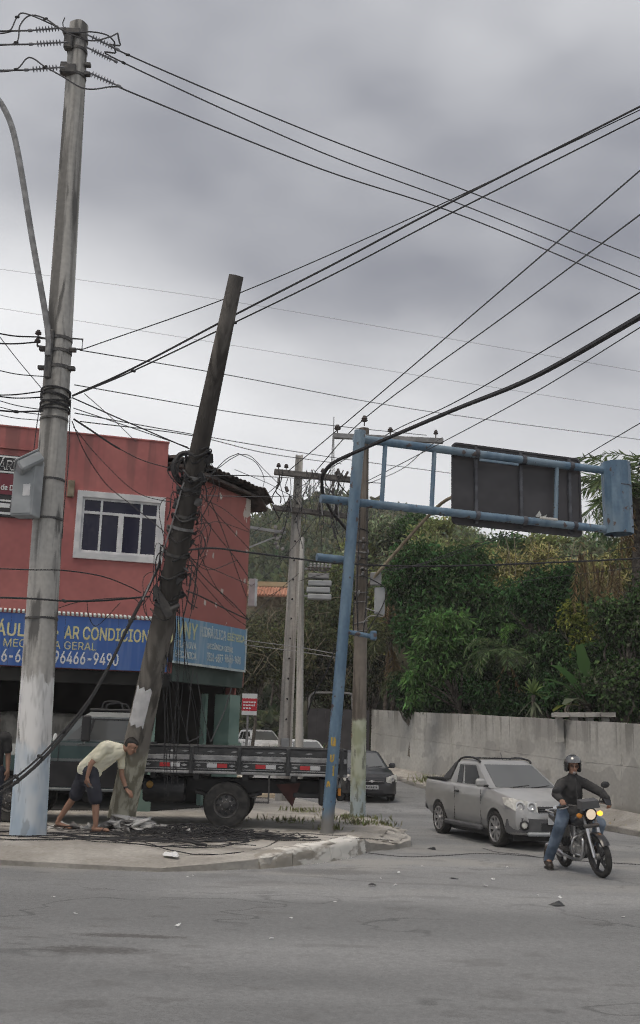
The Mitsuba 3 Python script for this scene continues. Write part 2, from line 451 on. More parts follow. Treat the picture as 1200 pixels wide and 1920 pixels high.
def f_wall(p, n, uv):
    s = p.y * 0.96
    a = fbm(s * 0.55, p.z * 0.9, p.x * 0.3, 4)
    g = fbm(p.x * 12, p.y * 12, p.z * 12, 3)
    st = fbm(p.y * 2.2, p.x * 2.2, p.z * 0.45, 4)
    c = mix((0.39, 0.385, 0.36), (0.49, 0.485, 0.455), smoothstep(0.35, 0.65, a)) * (0.82 + 0.36 * g)
    c = mix(c, (0.21, 0.20, 0.165), 0.22 * smoothstep(0.5, 0.7, st))
    tz = 2.47 + 0.0358 * (p.y - 25.85) - p.z
    drip = smoothstep(0.50, 0.66, fbm(p.y * 4.0, 7.0, p.z * 0.25, 4)) * smoothstep(1.1, 0.0, tz)
    c = mix(c, (0.13, 0.125, 0.11), 0.65 * drip)
    c = mix(c, (0.30, 0.295, 0.28), 0.5 * smoothstep(0.54, 0.58, fbm(p.y * 0.8, 3.0, p.z * 1.1, 3)))
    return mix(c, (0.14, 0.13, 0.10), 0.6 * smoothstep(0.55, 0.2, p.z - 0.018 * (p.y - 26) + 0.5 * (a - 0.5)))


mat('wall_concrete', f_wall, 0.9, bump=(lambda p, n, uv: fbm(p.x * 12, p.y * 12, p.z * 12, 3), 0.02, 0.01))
mat('cable_black', (0.022, 0.022, 0.024), 0.6)
mat('cable_grey', (0.075, 0.075, 0.08), 0.6)
mat('cable_pale', (0.30, 0.30, 0.30), 0.6)
mat('steel', mottled((0.18, 0.18, 0.18), (0.30, 0.30, 0.30), 8), 0.45, metallic=0.3)
mat('dark_steel', mottled((0.045, 0.045, 0.047), (0.09, 0.085, 0.08), 8), 0.5)
mat('galvanised', mottled((0.28, 0.30, 0.31), (0.38, 0.40, 0.41), 3), 0.5)
mat('porcelain', (0.10, 0.085, 0.08), 0.3)
mat('silicone', (0.20, 0.205, 0.225), 0.5)
mat('rubber', mottled((0.022, 0.022, 0.022), (0.050, 0.048, 0.045), 9), 0.8)
mat('black_plastic', (0.028, 0.028, 0.030), 0.5)
mat('chrome', (0.62, 0.62, 0.62), 0.2, metallic=0.9)
mat('alloy', (0.50, 0.50, 0.51), 0.3, metallic=0.7)
mat('paper', mottled((0.58, 0.58, 0.58), (0.70, 0.70, 0.70), 8), 0.8)
mat('timber', mottled((0.16, 0.13, 0.09), (0.30, 0.26, 0.19), 5), 0.85)

# ================================================================ the setting: ground, pavements, terrain
def gz(y):
    return 0.04 * np.clip(np.asarray(y, float) - 30.0, 0, 75)


def grid(xs, ys, fn):
    X, Y = np.meshgrid(xs, ys)
    v = np.stack([X, Y, fn(X, Y)], -1).reshape(-1, 3)
    w, h = len(xs), len(ys)
    i, j = np.meshgrid(np.arange(h - 1), np.arange(w - 1), indexing='ij')
    return v, np.stack([i * w + j, i * w + j + 1, (i + 1) * w + j + 1, (i + 1) * w + j], -1).reshape(-1, 4)


def poly_sheet(pts, zf, step=None):
    "triangulated flat polygon, z from zf(x, y)"
    v, f = trimesh.creation.triangulate_polygon(sg.Polygon(pts), engine='earcut')
    v = np.asarray(v)
    return np.column_stack([v, zf(v[:, 0], v[:, 1])]), np.asarray(f)


ys = np.concatenate([np.linspace(-40, 5, 6), np.linspace(6, 30, 13), np.linspace(33, 105, 25), [130, 200, 400, 900]])
xs = np.concatenate([[-900, -400, -150, -60], np.linspace(-30, 30, 31), [60, 150, 400, 900]])
struct('road', grid(xs, ys, lambda x, y: gz(y)), 'asphalt', 'dusty grey asphalt road with worn damp patches', smooth=True)

# the corner pavement: (x, y, lip height | inner x, y)
EDGE = [(-30, 18.5, .05, -30, 20), (-12, 16.4, .05, -12, 17.8), (-7, 15.95, .05, -7, 17.3), (-4.46, 15.73, .06, -4.46, 17.0), (-3.3, 15.56, .06, -3.4, 16.9), (-2.12, 15.46, .07, -2.2, 16.9),
        (-1.25, 15.84, .09, -1.5, 17.2), (-.6, 16.25, .16, -1.0, 17.5), (-.28, 16.65, .24, -.7, 17.6), (.3, 17.4, .25, 0, 17.8), (.63, 18.05, .25, .3, 18.25), (.9, 18.75, .24, .55, 18.95),
        (1.02, 19.0, .13, .6, 19.3), (1.5, 19.5, .10, .9, 20.0), (1.85, 20.1, .09, 1.2, 20.6), (1.92, 21, .11, 1.3, 21.3), (1.72, 23.1, .15, 1.3, 23.2), (1.2, 25.5, .15, .9, 25.5), (.1, 30, .15, -.3, 30)]
E0 = np.array(EDGE)
n0 = len(E0)
rows = np.vstack([np.column_stack([E0[:, :2], E0[:, 0] * 0 - .02]), E0[:, :3], np.column_stack([E0[:, 3:5], E0[:, 0] * 0 + .25])])
rows[n0:2 * n0, 2] += 0.02 * np.sin(np.arange(n0) * 2.3)
fq = [[k * n0 + i, k * n0 + i + 1, (k + 1) * n0 + i + 1, (k + 1) * n0 + i] for k in (0, 1) for i in range(n0 - 1)]
pv = MB().add(rows, fq)
pv.add(*poly_sheet([(e[3], e[4]) for e in EDGE] + [(-30, 30)], lambda x, y: x * 0 + .25))
pm_ = trimesh.Trimesh(*pv.arrays()).subdivide().subdivide().subdivide()
pm_.merge_vertices()
vv = np.array(pm_.vertices)
rough = np.clip((vv[:, 0] - .5) / .5, 0, 1) * (vv[:, 1] < 25)
for k_, amp in ((0, .10), (1, .10), (2, .05)):
    nz = meshkit.fbm(vv * 2.6 + 5.1 * k_, 3, 31 + k_) - .5
    vv[:, k_] += nz * (amp * rough + (.012 if k_ == 2 else .03 * (vv[:, 2] < .12)))
pm_.vertices = vv
struct('pavement', pm_, 'pavement', 'worn concrete corner pavement blackened by burnt cables under the truck', smooth=False)
verge = MB()
VE = [(-.3, 30), (-2.2, 38), (-3.3, 41), (-6.6, 50), (-9.6, 60), (-14, 75)]
verge.add(*poly_sheet(VE + [(-40, 75), (-40, 30)], lambda x, y: gz(y) + .12 + np.clip((-x - 4 - (y - 30) * .28), 0, 9) * .16))
struct('verge', verge, 'dirt', 'earth verge rising on the left of the side street')
vk = MB()
for a, b in zip(VE[:-1], VE[1:]):
    vk.bar((*a, float(gz(a[1])) + .06), (*b, float(gz(b[1])) + .06), .3, .2)
struct('verge_kerb', vk, 'kerb_white', 'pale kerb strip along the left of the side street')

# whitewashed kerb stones round the corner, each its own piece
kp = curve([(-.75, 16.12), (-.28, 16.60), (.3, 17.34), (.64, 18.0), (.93, 18.78)], 4)
kb = numbered('kerb')
labels[kb] = {'label': 'raised corner kerb with flaking whitewash below the leaning blue post', 'kind': 'structure'}
hs = np.interp(np.linspace(0, 1, len(kp)), [0, .15, .3, 1], [.14, .21, .26, .272])
for i in range(0, len(kp) - 1, 2):
    a, c = kp[i], kp[min(i + 2, len(kp) - 1)]
    d = unit(c - a)
    a, c = a + d * .006, c - d * .006
    nrm = np.array([-d[1], d[0]])
    ha, hc = hs[i], hs[min(i + 2, len(kp) - 1)]
    P = []
    for q, h in ((a, ha), (c, hc)):
        for off, z in ((-.03, -.02), (0, h * .8), (.05, h), (.30, h + .004), (.32, -.02)):
            w = q + nrm * off
            P.append((w[0], w[1], z))
    m = trimesh.Trimesh(*arr(m3.Manifold.hull_points(np.array(P, float)).refine_to_length(.08)))
    part(kb, 'kerb_stone', wob(m, .022, 6, i), 'kerb_white', smooth=50)

# the far pavement along the wall, its kerb in stones
KR = np.array([(12.5, 2), (10.5, 10), (9.6, 14), (7.23, 23.8), (5.745, 30), (3.71, 38.5), (3.19, 41.7), (2.2, 47), (-1.6, 50.2)])
WL = [(13.8, 2), (11.4, 12), (9.8, 18), (7.95, 25.85), (7.0, 30), (2.65, 49.1)]
struct('far_pavement', poly_sheet([tuple(k) for k in KR] + [(-1.6, 51.5), (2.4, 51.5)] + WL[::-1], lambda x, y: gz(y) + .13), 'pavement', 'narrow pavement along the foot of the concrete wall', smooth=False)
fk = numbered('far_kerb')
labels[fk] = {'label': 'rough grey kerb edging the pavement below the concrete wall', 'kind': 'structure'}
L = np.concatenate([[0], np.cumsum(np.linalg.norm(np.diff(KR, axis=0), axis=1))])
for s in np.arange(8, L[-1] - .5, 1.02):
    a, c = [np.array([np.interp(t, L, KR[:, 0]), np.interp(t, L, KR[:, 1])]) for t in (s, s + 1.0)]
    z = float(gz((a[1] + c[1]) / 2))
    b = MB().bar((*a, z + .065 + RND.uniform(-.012, .012)), (*c, z + .065 + RND.uniform(-.012, .012)), .17, .17, ch=.03)
    part(fk, 'kerb_stone', b, 'pavement')


# hills: the bank behind the wall and the far wooded mountain
BKX = ([2, 12, 18, 25.85, 49.1, 51, 60, 120], [13.8, 11.4, 9.8, 7.95, 2.65, -1.2, -1.6, -6])


def bank(x, y):
    d = np.clip(x - np.interp(y, *BKX) - .3, 0, 200)
    side = np.clip(d - 1.2, 0, None) * .50 * np.exp(-np.clip(d - 16, 0, 90) / 45) + .9 * np.clip(d / 2, 0, 1)
    back = 12.2 * np.clip((y - 50.5) / 15, 0, 1) ** .8 * np.clip((x + 2.2) / 3.5, 0, 1) - 6 * np.clip((y - 75) / 40, 0, 1)
    return gz(y) + np.maximum(side, back) + 1.2 * (meshkit.noise(np.stack([x * .25, y * .25, y * 0], -1)) - .5) * np.clip(d / 4, 0, 1) - .4


bx, by = np.linspace(0, 1, 70), np.linspace(3, 120, 80)
BX, BY = np.meshgrid(bx, by)
X = np.interp(BY, *BKX) + .22 + BX ** 1.6 * 90
bi, bj = np.meshgrid(np.arange(79), np.arange(69), indexing='ij')
struct('hillside', (np.stack([X, BY, bank(X, BY)], -1).reshape(-1, 3), np.stack([bi * 70 + bj, bi * 70 + bj + 1, (bi + 1) * 70 + bj + 1, (bi + 1) * 70 + bj], -1).reshape(-1, 4)), 'hill_soil', 'dark overgrown bank rising behind the concrete wall', smooth=True)


def mountain(x, y):
    t = np.clip((y - 80) / 105, 0, 1)
    h = 24 + 10 * np.sin(x * .021 + 1.9) + 6.5 * np.sin(x * .085 + 1.2) + 7 * (meshkit.fbm(np.stack([x * .05, y * .05, x * 0], -1), 3) - .5)
    return gz(y) - .6 + t ** .9 * h - 18 * np.clip((y - 200) / 120, 0, 1)


struct('mountain', grid(np.linspace(-150, 160, 90), np.linspace(72, 330, 60), mountain), 'hill_soil', 'wooded mountain far behind the street', smooth=True)

# ================================================================ concrete wall behind the far pavement
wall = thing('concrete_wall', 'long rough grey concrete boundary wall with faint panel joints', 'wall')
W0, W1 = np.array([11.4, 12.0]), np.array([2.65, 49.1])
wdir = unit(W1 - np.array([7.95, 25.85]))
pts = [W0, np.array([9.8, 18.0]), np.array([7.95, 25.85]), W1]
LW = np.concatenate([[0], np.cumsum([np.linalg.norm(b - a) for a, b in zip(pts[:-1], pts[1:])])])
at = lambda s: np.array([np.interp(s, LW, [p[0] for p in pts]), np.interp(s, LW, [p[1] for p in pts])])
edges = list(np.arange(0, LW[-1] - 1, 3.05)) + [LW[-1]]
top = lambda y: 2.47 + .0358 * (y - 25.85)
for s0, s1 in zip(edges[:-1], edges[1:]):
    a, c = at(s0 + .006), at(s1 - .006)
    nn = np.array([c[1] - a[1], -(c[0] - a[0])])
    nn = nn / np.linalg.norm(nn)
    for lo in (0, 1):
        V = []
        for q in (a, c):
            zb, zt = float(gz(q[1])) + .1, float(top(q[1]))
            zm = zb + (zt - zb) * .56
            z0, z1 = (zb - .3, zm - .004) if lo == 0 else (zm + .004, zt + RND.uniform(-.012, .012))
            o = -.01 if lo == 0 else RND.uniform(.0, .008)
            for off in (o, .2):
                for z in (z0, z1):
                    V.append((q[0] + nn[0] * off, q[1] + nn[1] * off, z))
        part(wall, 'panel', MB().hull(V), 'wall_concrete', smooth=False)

# dark sheet gate with an arched frame at the far end of the wall
gate = thing('metal_gate', 'dark sheet metal gate with a rounded frame above, beyond the wall', 'gate')
gy = 49.6
for i in range(7):
    x0 = -.28 + i * .41
    part(gate, 'sheet', MB().bb(x0, x0 + .402, gy, gy + .05, 1.0, 3.28 + .02 * (i % 2)), 'sign_back', smooth=False)
ar = [(-.25, gy, 3.3), (-.25, gy, 3.75), (-.08, gy, 3.98), (.2, gy, 4.02), (1.6, gy, 4.02), (1.75, gy, 3.8), (1.78, gy, 3.3)]
part(gate, 'arch_frame', MB().tube(curve(ar, 5), .05, 6), 'steel')

# ================================================================ red corner building
CORNER = (-3.23, 23.6, 0)
RM, RS = math.radians(15.75), math.radians(62.75)
bld = thing('red_building', 'two storey red building on the corner with faded workshop banners', 'building')
cubo = lambda x0, x1, y0, y1, z0, z1: m3.Manifold.cube([x1 - x0, y1 - y0, z1 - z0]).translate([x0, y0, z0])
with frame(CORNER, RM):
    w = cubo(-12, 0, 0, .2, 3.245, 7.9) + cubo(-12, -.37, 0, .2, 7.9, 8.57)
    w -= cubo(-2.24, -.49, -1, 1, 5.84, 7.11)
    part(bld, 'wall', w, 'red_wall', smooth=False)
    part(bld, 'parapet_cap', MB().cbox((-6.18, .1, 8.585), (11.66, .25, .05), .015), 'red_wall', smooth=False)
    win = part(bld, 'window', MB().bb(-2.24, -.49, .1, .14, 5.84, 7.11), 'inside_shade', label='white framed window with dark panes in the upper storey')
    fr = MB()
    for x0, x1, z0, z1 in ((-2.36, -2.24, 5.70, 7.25), (-.49, -.37, 5.70, 7.25), (-2.24, -.49, 7.11, 7.25), (-2.24, -.49, 5.70, 5.84)):
        fr.bb(x0, x1, -.06, .09, z0, z1)
    part(win, 'surround', fr, 'white_frame', smooth=False)
    sash = MB()
    X0, X1, Z0, Z1 = -2.24, -.49, 5.84, 7.11
    for x0, x1 in ((X0, X0 + .06), (X1 - .06, X1)):
        sash.bb(x0, x1, 0, .06, Z0, Z1)
    for z0, z1 in ((Z0, Z0 + .06), (Z1 - .05, Z1), (6.74, 6.80)):
        sash.bb(X0 + .06, X1 - .06, .002, .062, z0, z1)
    for xc, wd, z0, z1 in ((-1.80, .05, Z0 + .06, Z1 - .05), (-.90, .05, Z0 + .06, Z1 - .05), (-1.35, .12, Z0 + .06, 6.74)):
        sash.bb(xc - wd / 2, xc + wd / 2, -.004, .06, z0, z1)
    part(win, 'sash', sash, 'white_frame', smooth=False)
    for x0, x1, z0, z1 in ((-2.18, -1.825, 5.9, 6.74), (-1.775, -1.41, 5.9, 6.74), (-1.29, -.925, 5.9, 6.74), (-.875, -.55, 5.9, 6.74), (-2.18, -1.825, 6.8, 7.06), (-1.775, -.925, 6.8, 7.06), (-.875, -.55, 6.8, 7.06)):
        part(win, 'pane', MB().bb(x0, x1, .035, .045, z0, z1), 'window_glass', smooth=False)
    part(bld, 'meter_box', MB().cbox((-2.515, -.06, 7.26), (.15, .12, .38), .012), 'timber')
    # ground floor
    for x in (-.44, -5.6, -10.5):
        part(bld, 'pillar', MB().bb(x - .15, x + .15, .02, .4, .1, 3.0), 'teal_wall', smooth=False)
    part(bld, 'lintel', MB().bb(-12, -.05, .0, .19, 2.95, 3.24), 'inside_shade', smooth=False)  # dark strip, coloured as the shade of the opening below the banner
    # blue banner in sheets
    ban = part(bld, 'banner', MB().bb(-9.2, -.16, -.24, -.04, 3.26, 4.36), 'dark_steel', label='bright blue banner with workshop lettering', smooth=False)
    bxs = np.linspace(-9.22, -.14, 9)
    for a, c in zip(bxs[:-1], bxs[1:]):
        part(ban, 'sheet', MB().bb(a + .003, c - .003, -.262, -.242, 3.25, 4.37), 'banner_blue', smooth=False)
    o = -.264
    for t_, x, w_ in (('AR CONDICIONADO', -2.42, 2.36), ('HIDRÁULICA', -4.62, 1.92)):
        part(ban, 'lettering', MB().text(t_, .265, (x, o, 3.885), (1, 0, 0), bold=True, w=w_), 'letter_yellow', smooth=False)
    part(ban, 'bullet', MB().box((-2.58, o, 4.0), (.07, .006, .07)), 'letter_yellow', smooth=False)
    part(ban, 'lettering', MB().text('MECÂNICA GERAL', .165, (-3.68, o, 3.65), (1, 0, 0), w=1.95), 'letter_yellow', smooth=False)
    part(ban, 'lettering', MB().text('6-68', .255, (-3.70, o, 3.33), (1, 0, 0), bold=True, w=.54), 'letter_white', smooth=False)
    part(ban, 'lettering', MB().text('96466-9490', .255, (-2.62, o, 3.345), (1, 0, 0), bold=True, w=1.38), 'letter_white', smooth=False)
    cor = MB()
    for i in range(95):
        cor.bar((-9.2 + i * .095, -.30, 4.40), (-9.2 + i * .095, -.0, 4.47), .05, .05)
    part(bld, 'corrugated_edge', cor, 'letter_faded', kind='stuff', label='row of corrugation ends above the blue banner')
    # pharmacy board at the left
    brd = part(bld, 'name_board', MB().bb(-6.6, -3.33, -.06, -.002, 6.5, 7.9), 'ink', label='dark maroon name board with white lettering', smooth=False)
    part(brd, 'band', MB().bb(-6.58, -3.35, -.07, -.062, 7.49, 7.53).bb(-6.58, -3.35, -.07, -.062, 7.84, 7.88), 'letter_white', smooth=False)
    part(brd, 'panel', MB().bb(-6.56, -3.36, -.07, -.062, 7.0, 7.47), 'maroon', smooth=False)
    part(brd, 'lettering', MB().text('ÁRIA', .215, (-4.12, -.064, 7.565), (1, 0, 0), bold=True, w=.56), 'letter_white', smooth=False)
    part(brd, 'lettering', MB().text('ÁRIA', .17, (-4.105, -.072, 7.585), (1, 0, 0), w=.53), 'ink', smooth=False)
    part(brd, 'lettering', MB().text('de De', .12, (-4.03, -.074, 7.10), (1, 0, 0), bold=True, w=.34), 'letter_white', smooth=False)
    part(brd, 'lettering', MB().text('a', .1, (-4.1, -.064, 6.9), (1, 0, 0)), 'letter_white', smooth=False)
    part(brd, 'band', MB().bb(-6.5, -3.78, -.068, -.062, 6.84, 6.88).bb(-6.5, -3.80, -.068, -.062, 6.70, 6.80).bb(-6.5, -3.75, -.068, -.062, 6.55, 6.6), 'letter_white', smooth=False)
    led = MB().bb(-12, -3.3, -.05, -.001, 8.06, 8.10)
    part(bld, 'ledge', led, 'red_wall', smooth=False)
    # inside of the workshop
    room = MB().bb(-12, 1.0, 7.0, 7.2, 0.2, 5).bb(-12.2, -12, 0, 7.2, .2, 5).bb(-12, -.08, .205, .25, 3.0, 7.9)  # last sheet is an added dark liner that keeps the inside dark
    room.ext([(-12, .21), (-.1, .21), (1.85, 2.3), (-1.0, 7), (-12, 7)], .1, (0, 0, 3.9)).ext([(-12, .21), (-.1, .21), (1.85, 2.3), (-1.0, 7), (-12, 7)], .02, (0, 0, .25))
    part(bld, 'room', room, 'inside_shade', smooth=False)
with frame(CORNER, RS):
    w = cubo(.02, 3.12, .0, .2, 3.1, 7.92)
    part(bld, 'wall', w, 'red_wall', smooth=False)
    part(bld, 'wall', MB().bb(3.04, 3.12, .2, 9, .1, 7.9), 'red_wall', smooth=False)
    part(bld, 'room', MB().bb(2.94, 3.03, .46, 9, .1, 4.4).bb(.05, 2.9, .205, .25, 3.1, 7.8), 'inside_shade', smooth=False)  # added dark liners over the red wall backs, keeping the inside dark
    part(bld, 'pillar', MB().bb(2.56, 3.04, .02, .45, .1, 2.9).hull([(2.5, -.04, 1.75), (3.1, -.04, 1.75), (2.5, .3, 1.75), (3.1, .3, 1.75), (2.56, .0, 1.45), (3.04, .0, 1.45), (2.56, .3, 1.45), (3.04, .3, 1.45)]), 'teal_wall', smooth=False, label='pale green end pillar of the workshop opening')
    part(bld, 'doorpost', MB().bb(2.2, 2.32, .5, .62, .1, 2.9), 'teal_wall', smooth=False)
    part(bld, 'lintel', MB().bb(.0, 3.06, -.02, .2, 3.08, 3.48), 'teal_shaded', smooth=False)
    ban = part(bld, 'side_banner', MB().bb(-.2, 2.84, -.16, -.02, 3.49, 4.50), 'dark_steel', label='pale blue weathered banner on the side wall', smooth=False)
    part(ban, 'frame', MB().bb(-.23, 2.87, -.20, -.162, 3.46, 3.51).bb(2.84, 2.88, -.199, -.161, 3.512, 4.53), 'letter_faded', smooth=False)
    for a, c in ((-.2, .55), (.56, 1.3), (1.31, 2.06), (2.07, 2.84)):
        part(ban, 'sheet', MB().bb(a, c, -.18, -.162, 3.515, 4.51), 'banner_pale', smooth=False)
    o = -.183
    for t_, h_, x, z, w_, m_ in (('VNY', .36, -.17, 4.05, .84, '_yellow'), ('ELÉTRICA', .17, 1.98, 4.18, .8, '_yellow'), ('HIDRÁULICA', .22, .78, 4.16, 1.12, ''), ('VILA NOVA', .15, -.17, 3.83, .82, ''), ('MECÂNICA GERAL', .12, 1.12, 3.90, 1.15, ''),
                                ('MECÂNICA', .15, -.19, 3.60, .86, ''), ('3326-6877', .18, 1.12, 3.62, .7, ''), ('96466-9490', .18, 1.9, 3.64, .74, '')):
        part(ban, 'lettering', MB().text(t_, h_, (x, o, z), (1, 0, 0), bold=True, w=w_), 'letter_faded' + m_, smooth=False)
    # roof over the side wing: a slab on the eaves and barrel tiles laid up the slope
    rf = part(bld, 'roof', MB().hull([(-.15, -.3, 7.93), (3.5, -.2, 7.95), (3.7, 4, 9.0), (-.15, 4, 9.0), (-.15, -.3, 8.0), (3.5, -.2, 8.02), (3.7, 4, 9.08), (-.15, 4, 9.08)]), 'roof_clay', smooth=False)
    tl = [math.pi * k / 6 for k in range(7)]
    n = 18
    for i in range(n):
        x = -.15 + (i + .5) * 3.55 / n
        for r in range(3):
            y0 = -.30 + r * .42
            z0 = 8.02 + (y0 + .3) * .25 + .03 * RND.random()
            prof = [(.118 * math.cos(a), .10 * math.sin(a)) for a in tl]
            inner = [(.10 * math.cos(a), .08 * math.sin(a)) for a in tl[::-1]]
            m = MB().ext(prof + inner, .46, (x, y0 + .47, z0 + .115), (1, 0, 0), (0, -.03, 1))
            part(rf, 'tile', m, 'roof_clay', smooth=40)
    hip = part(bld, 'roof', MB().hull([(3.0, -.3, 8.02), (3.46, -.3, 7.66), (3.46, 4, 7.66), (3.0, 4, 8.3), (3.0, -.3, 8.1), (3.48, -.3, 7.74), (3.48, 4, 7.74), (3.0, 4, 8.4)]), 'roof_clay', smooth=False)
    for i in range(14):
        y = -.36 + i * .22
        prof = [(.118 * math.cos(a), .10 * math.sin(a)) for a in tl]
        inner = [(.10 * math.cos(a), .08 * math.sin(a)) for a in tl[::-1]]
        part(hip, 'tile', MB().ext(prof + inner, .56, (3.04, y, 8.14), (0, 1, 0), (.55, 0, .83)), 'roof_clay', smooth=40)
    part(bld, 'gutter_box', MB().cbox((3.2, -.12, 5.5), (.12, .2, .7), .01), 'white_frame')

# a covered vehicle stored in the workshop
with frame((-6.6, 26.2, .25), 0.2):
    cv = thing('covered_vehicle', 'pale rounded vehicle standing in the dark workshop behind the truck cab', 'vehicle')
    body = m3.Manifold.hull_points(np.array([(x, y, z) for x, y, z in [(-1.9, -.8, .4), (1.9, -.8, .4), (-1.9, .8, .4), (1.9, .8, .4), (-1.9, -.85, 1.3), (1.8, -.85, 1.3), (-1.9, .85, 1.3), (1.8, .85, 1.3), (-1.2, -.7, 2.05), (.9, -.7, 2.05), (-1.2, .7, 2.05), (.9, .7, 2.05)]], float)).refine_to_length(.25)
    m = trimesh.Trimesh(*arr(body))
    trimesh.smoothing.filter_laplacian(m, iterations=4)
    part(cv, 'cover', m, 'pole_concrete', smooth=60)
    for x in (-1.2, 1.2):
        part(cv, 'wheel', MB().lathe([(0, -.1), (.3, -.1), (.33, -.06), (.33, .06), (.3, .1), (0, .1)], (x, -.75, .33), (0, 1, 0)), 'rubber')

# red and white notice board on a post by the building
nb = thing('notice_board', 'small red and white notice board on a thin post beside the green pillar', 'sign')
with frame((-1.57, 25.0, 0), math.radians(8)):
    part(nb, 'post', MB().cyl((0, .03, .2), (0, .03, 2.4), .03), 'steel')
    part(nb, 'board', MB().cbox((.03, 0, 2.65), (.36, .02, .50), .004), 'white_frame', smooth=False)
    part(nb, 'red_field', MB().bb(-.148, .208, -.014, -.0105, 2.50, 2.79), 'notice_red', smooth=False)
    ln = MB()
    for z, x1 in ((2.70, .14), (2.63, .17), (2.56, .06)):
        x = -.12
        while x < x1:
            wd = RND.uniform(.025, .06)
            ln.bb(x, x + wd, -.018, -.0142, z - .018, z + .018)
            x += wd + .014
    part(nb, 'lettering', ln, 'letter_white', smooth=False)

# ================================================================ poles
def insulator(parent, p0, p1, r=.055, n=8, name='insulator_string', m='silicone'):
    "a rod with sheds"
    p0, p1 = np.asarray(p0, float), np.asarray(p1, float)
    L = np.linalg.norm(p1 - p0)
    prof = [(0, 0), (.016, 0), (.016, L * .16)]
    for i in range(n):
        t = L * (.18 + .64 * i / n)
        prof += [(.016, t), (r, t + .012), (r, t + .018), (.016, t + .03)]
    prof += [(.016, L * .86), (.03, L * .9), (.03, L * .98), (0, L)]
    return part(parent, name, MB().lathe(prof, p0, p1 - p0, 10), m)


def pin_insulator(parent, p, h=.22, r=.075):
    prof = [(0, 0), (.014, 0), (.014, h * .4), (r * .8, h * .45), (r, h * .55), (r * .6, h * .62), (r * .9, h * .72), (r * .5, h * .85), (r * .55, h * .95), (0, h)]
    return part(parent, 'pin_insulator', MB().lathe(prof, p, (0, 0, 1), 12), 'porcelain')


def band(c, axis, r, h=.06):
    return MB().lathe([(r - .004, -h / 2), (r + .014, -h / 2), (r + .014, h / 2), (r - .004, h / 2)], c, axis, 20)


# --- tall pole on the left
tp = thing('utility_pole', 'tall grey concrete pole at the left, painted white and pale blue at its foot', 'pole')
B0, B1 = np.array([-4.57, 17.55, .2]), np.array([-4.90, 17.6, 15.2])
axt = unit(B1 - B0)
ptl = lambda z: B0 + (B1 - B0) * (z - .2) / 15.0
rtl = lambda z: .278 - .110 * (z - .2) / 15.0
zz = np.linspace(.2, 15.2, 31)
# a concrete pole of rounded square section with a shallow groove on each face
ng = 32
rings = []
for z in zz:
    g = np.arange(ng) * 2 * np.pi / ng + .35
    rr = rtl(z) * (1 + .055 * np.cos(4 * (g - .35))) * (1 - .03 * np.exp(-((np.cos(g - .9) - 1) / .02) ** 2))
    rings.append(np.column_stack([ptl(z)[0] + rr * np.cos(g), ptl(z)[1] + rr * np.sin(g), np.full(ng, z)]))
V = np.vstack(rings + [ptl(15.23)[None]])
q = [[k * ng + i, k * ng + (i + 1) % ng, (k + 1) * ng + (i + 1) % ng, (k + 1) * ng + i] for k in range(30) for i in range(ng)]
f = np.vstack([np.array(q)[:, [0, 1, 2]], np.array(q)[:, [0, 2, 3]], [[30 * ng + i, 30 * ng + (i + 1) % ng, len(V) - 1] for i in range(ng)]])
part(tp, 'shaft', (V, f), 'tall_concrete', smooth=40)
for z in (3.75, 5.46, 6.15, 7.25, 8.5, 8.74, 8.2, 14.05, 14.6, 14.85):
    part(tp, 'clamp_band', band(ptl(z), axt, rtl(z) * 1.04, .035 if z < 8 else .06), 'dark_steel')
for z in (8.2, 8.55, 14.1, 14.3):
    for s in (-1, 1):
        part(tp, 'clamp_bolt', MB().cbox(ptl(z) + np.array([s * (rtl(z) + .05), -.05, 0]), (.12, .1, .07), .01), 'dark_steel')
br = MB().tube([(-4.50, 17.33, 8.69), (-4.28, 17.35, 8.69), (-4.28, 17.35, 8.5), (-4.50, 17.33, 8.5)], .018, 6)
part(tp, 'side_bracket', br, 'dark_steel')
for z in (8.6, 8.75):
    pin_insulator(tp, (-5.06, 17.3, z - .08), .15, .06)
part(tp, 'side_bracket', MB().bar((-5.06, 17.3, 8.68), (-4.9, 17.35, 8.68), .03, .03).bar((-5.06, 17.3, 8.52), (-4.9, 17.35, 8.52), .03, .03), 'dark_steel')
top = MB().cbox((-4.97, 17.42, 14.9), (.34, .16, .12), .02).cbox((-5.02, 17.42, 14.68), (.16, .14, .3), .02)
part(tp, 'top_bracket', MB().cbox((-4.98, 17.42, 14.1), (.3, .14, .2), .02), 'dark_steel')
top.tube([(-5.12, 17.4, 14.92), (-5.16, 17.4, 15.08), (-5.13, 17.4, 15.2)], .012, 5)
part(tp, 'top_bracket', top, 'dark_steel')
for a, c in (((-5.06, 17.3, 14.91), (-5.78, 17.3, 14.82)), ((-5.0, 17.3, 14.6), (-5.74, 17.3, 14.53)), ((-5.02, 17.3, 14.07), (-5.78, 17.3, 13.98)),
             ((-4.72, 17.5, 14.93), (-4.10, 17.7, 14.74)), ((-4.70, 17.5, 14.65), (-4.12, 17.7, 14.48)), ((-4.68, 17.5, 14.14), (-4.02, 17.7, 13.95))):
    insulator(tp, a, c, .058)
for a, c in (((-5.78, 17.3, 14.82), (-20, 17.3, 14.1)), ((-5.74, 17.3, 14.53), (-20, 17.3, 13.8)), ((-5.78, 17.3, 13.98), (-20, 17.3, 13.3))):
    part(tp, 'line_end', MB().cyl(a, c, .018, sides=6), 'cable_grey')
arm = curve([(-4.86, 17.32, 8.35), (-4.92, 17.33, 8.9), (-5.31, 17.25, 10.54), (-5.72, 17.2, 12.28), (-5.98, 17.15, 13.0), (-6.35, 17.1, 13.45), (-6.9, 17.0, 13.75), (-8.2, 16.8, 14.0)], 6)
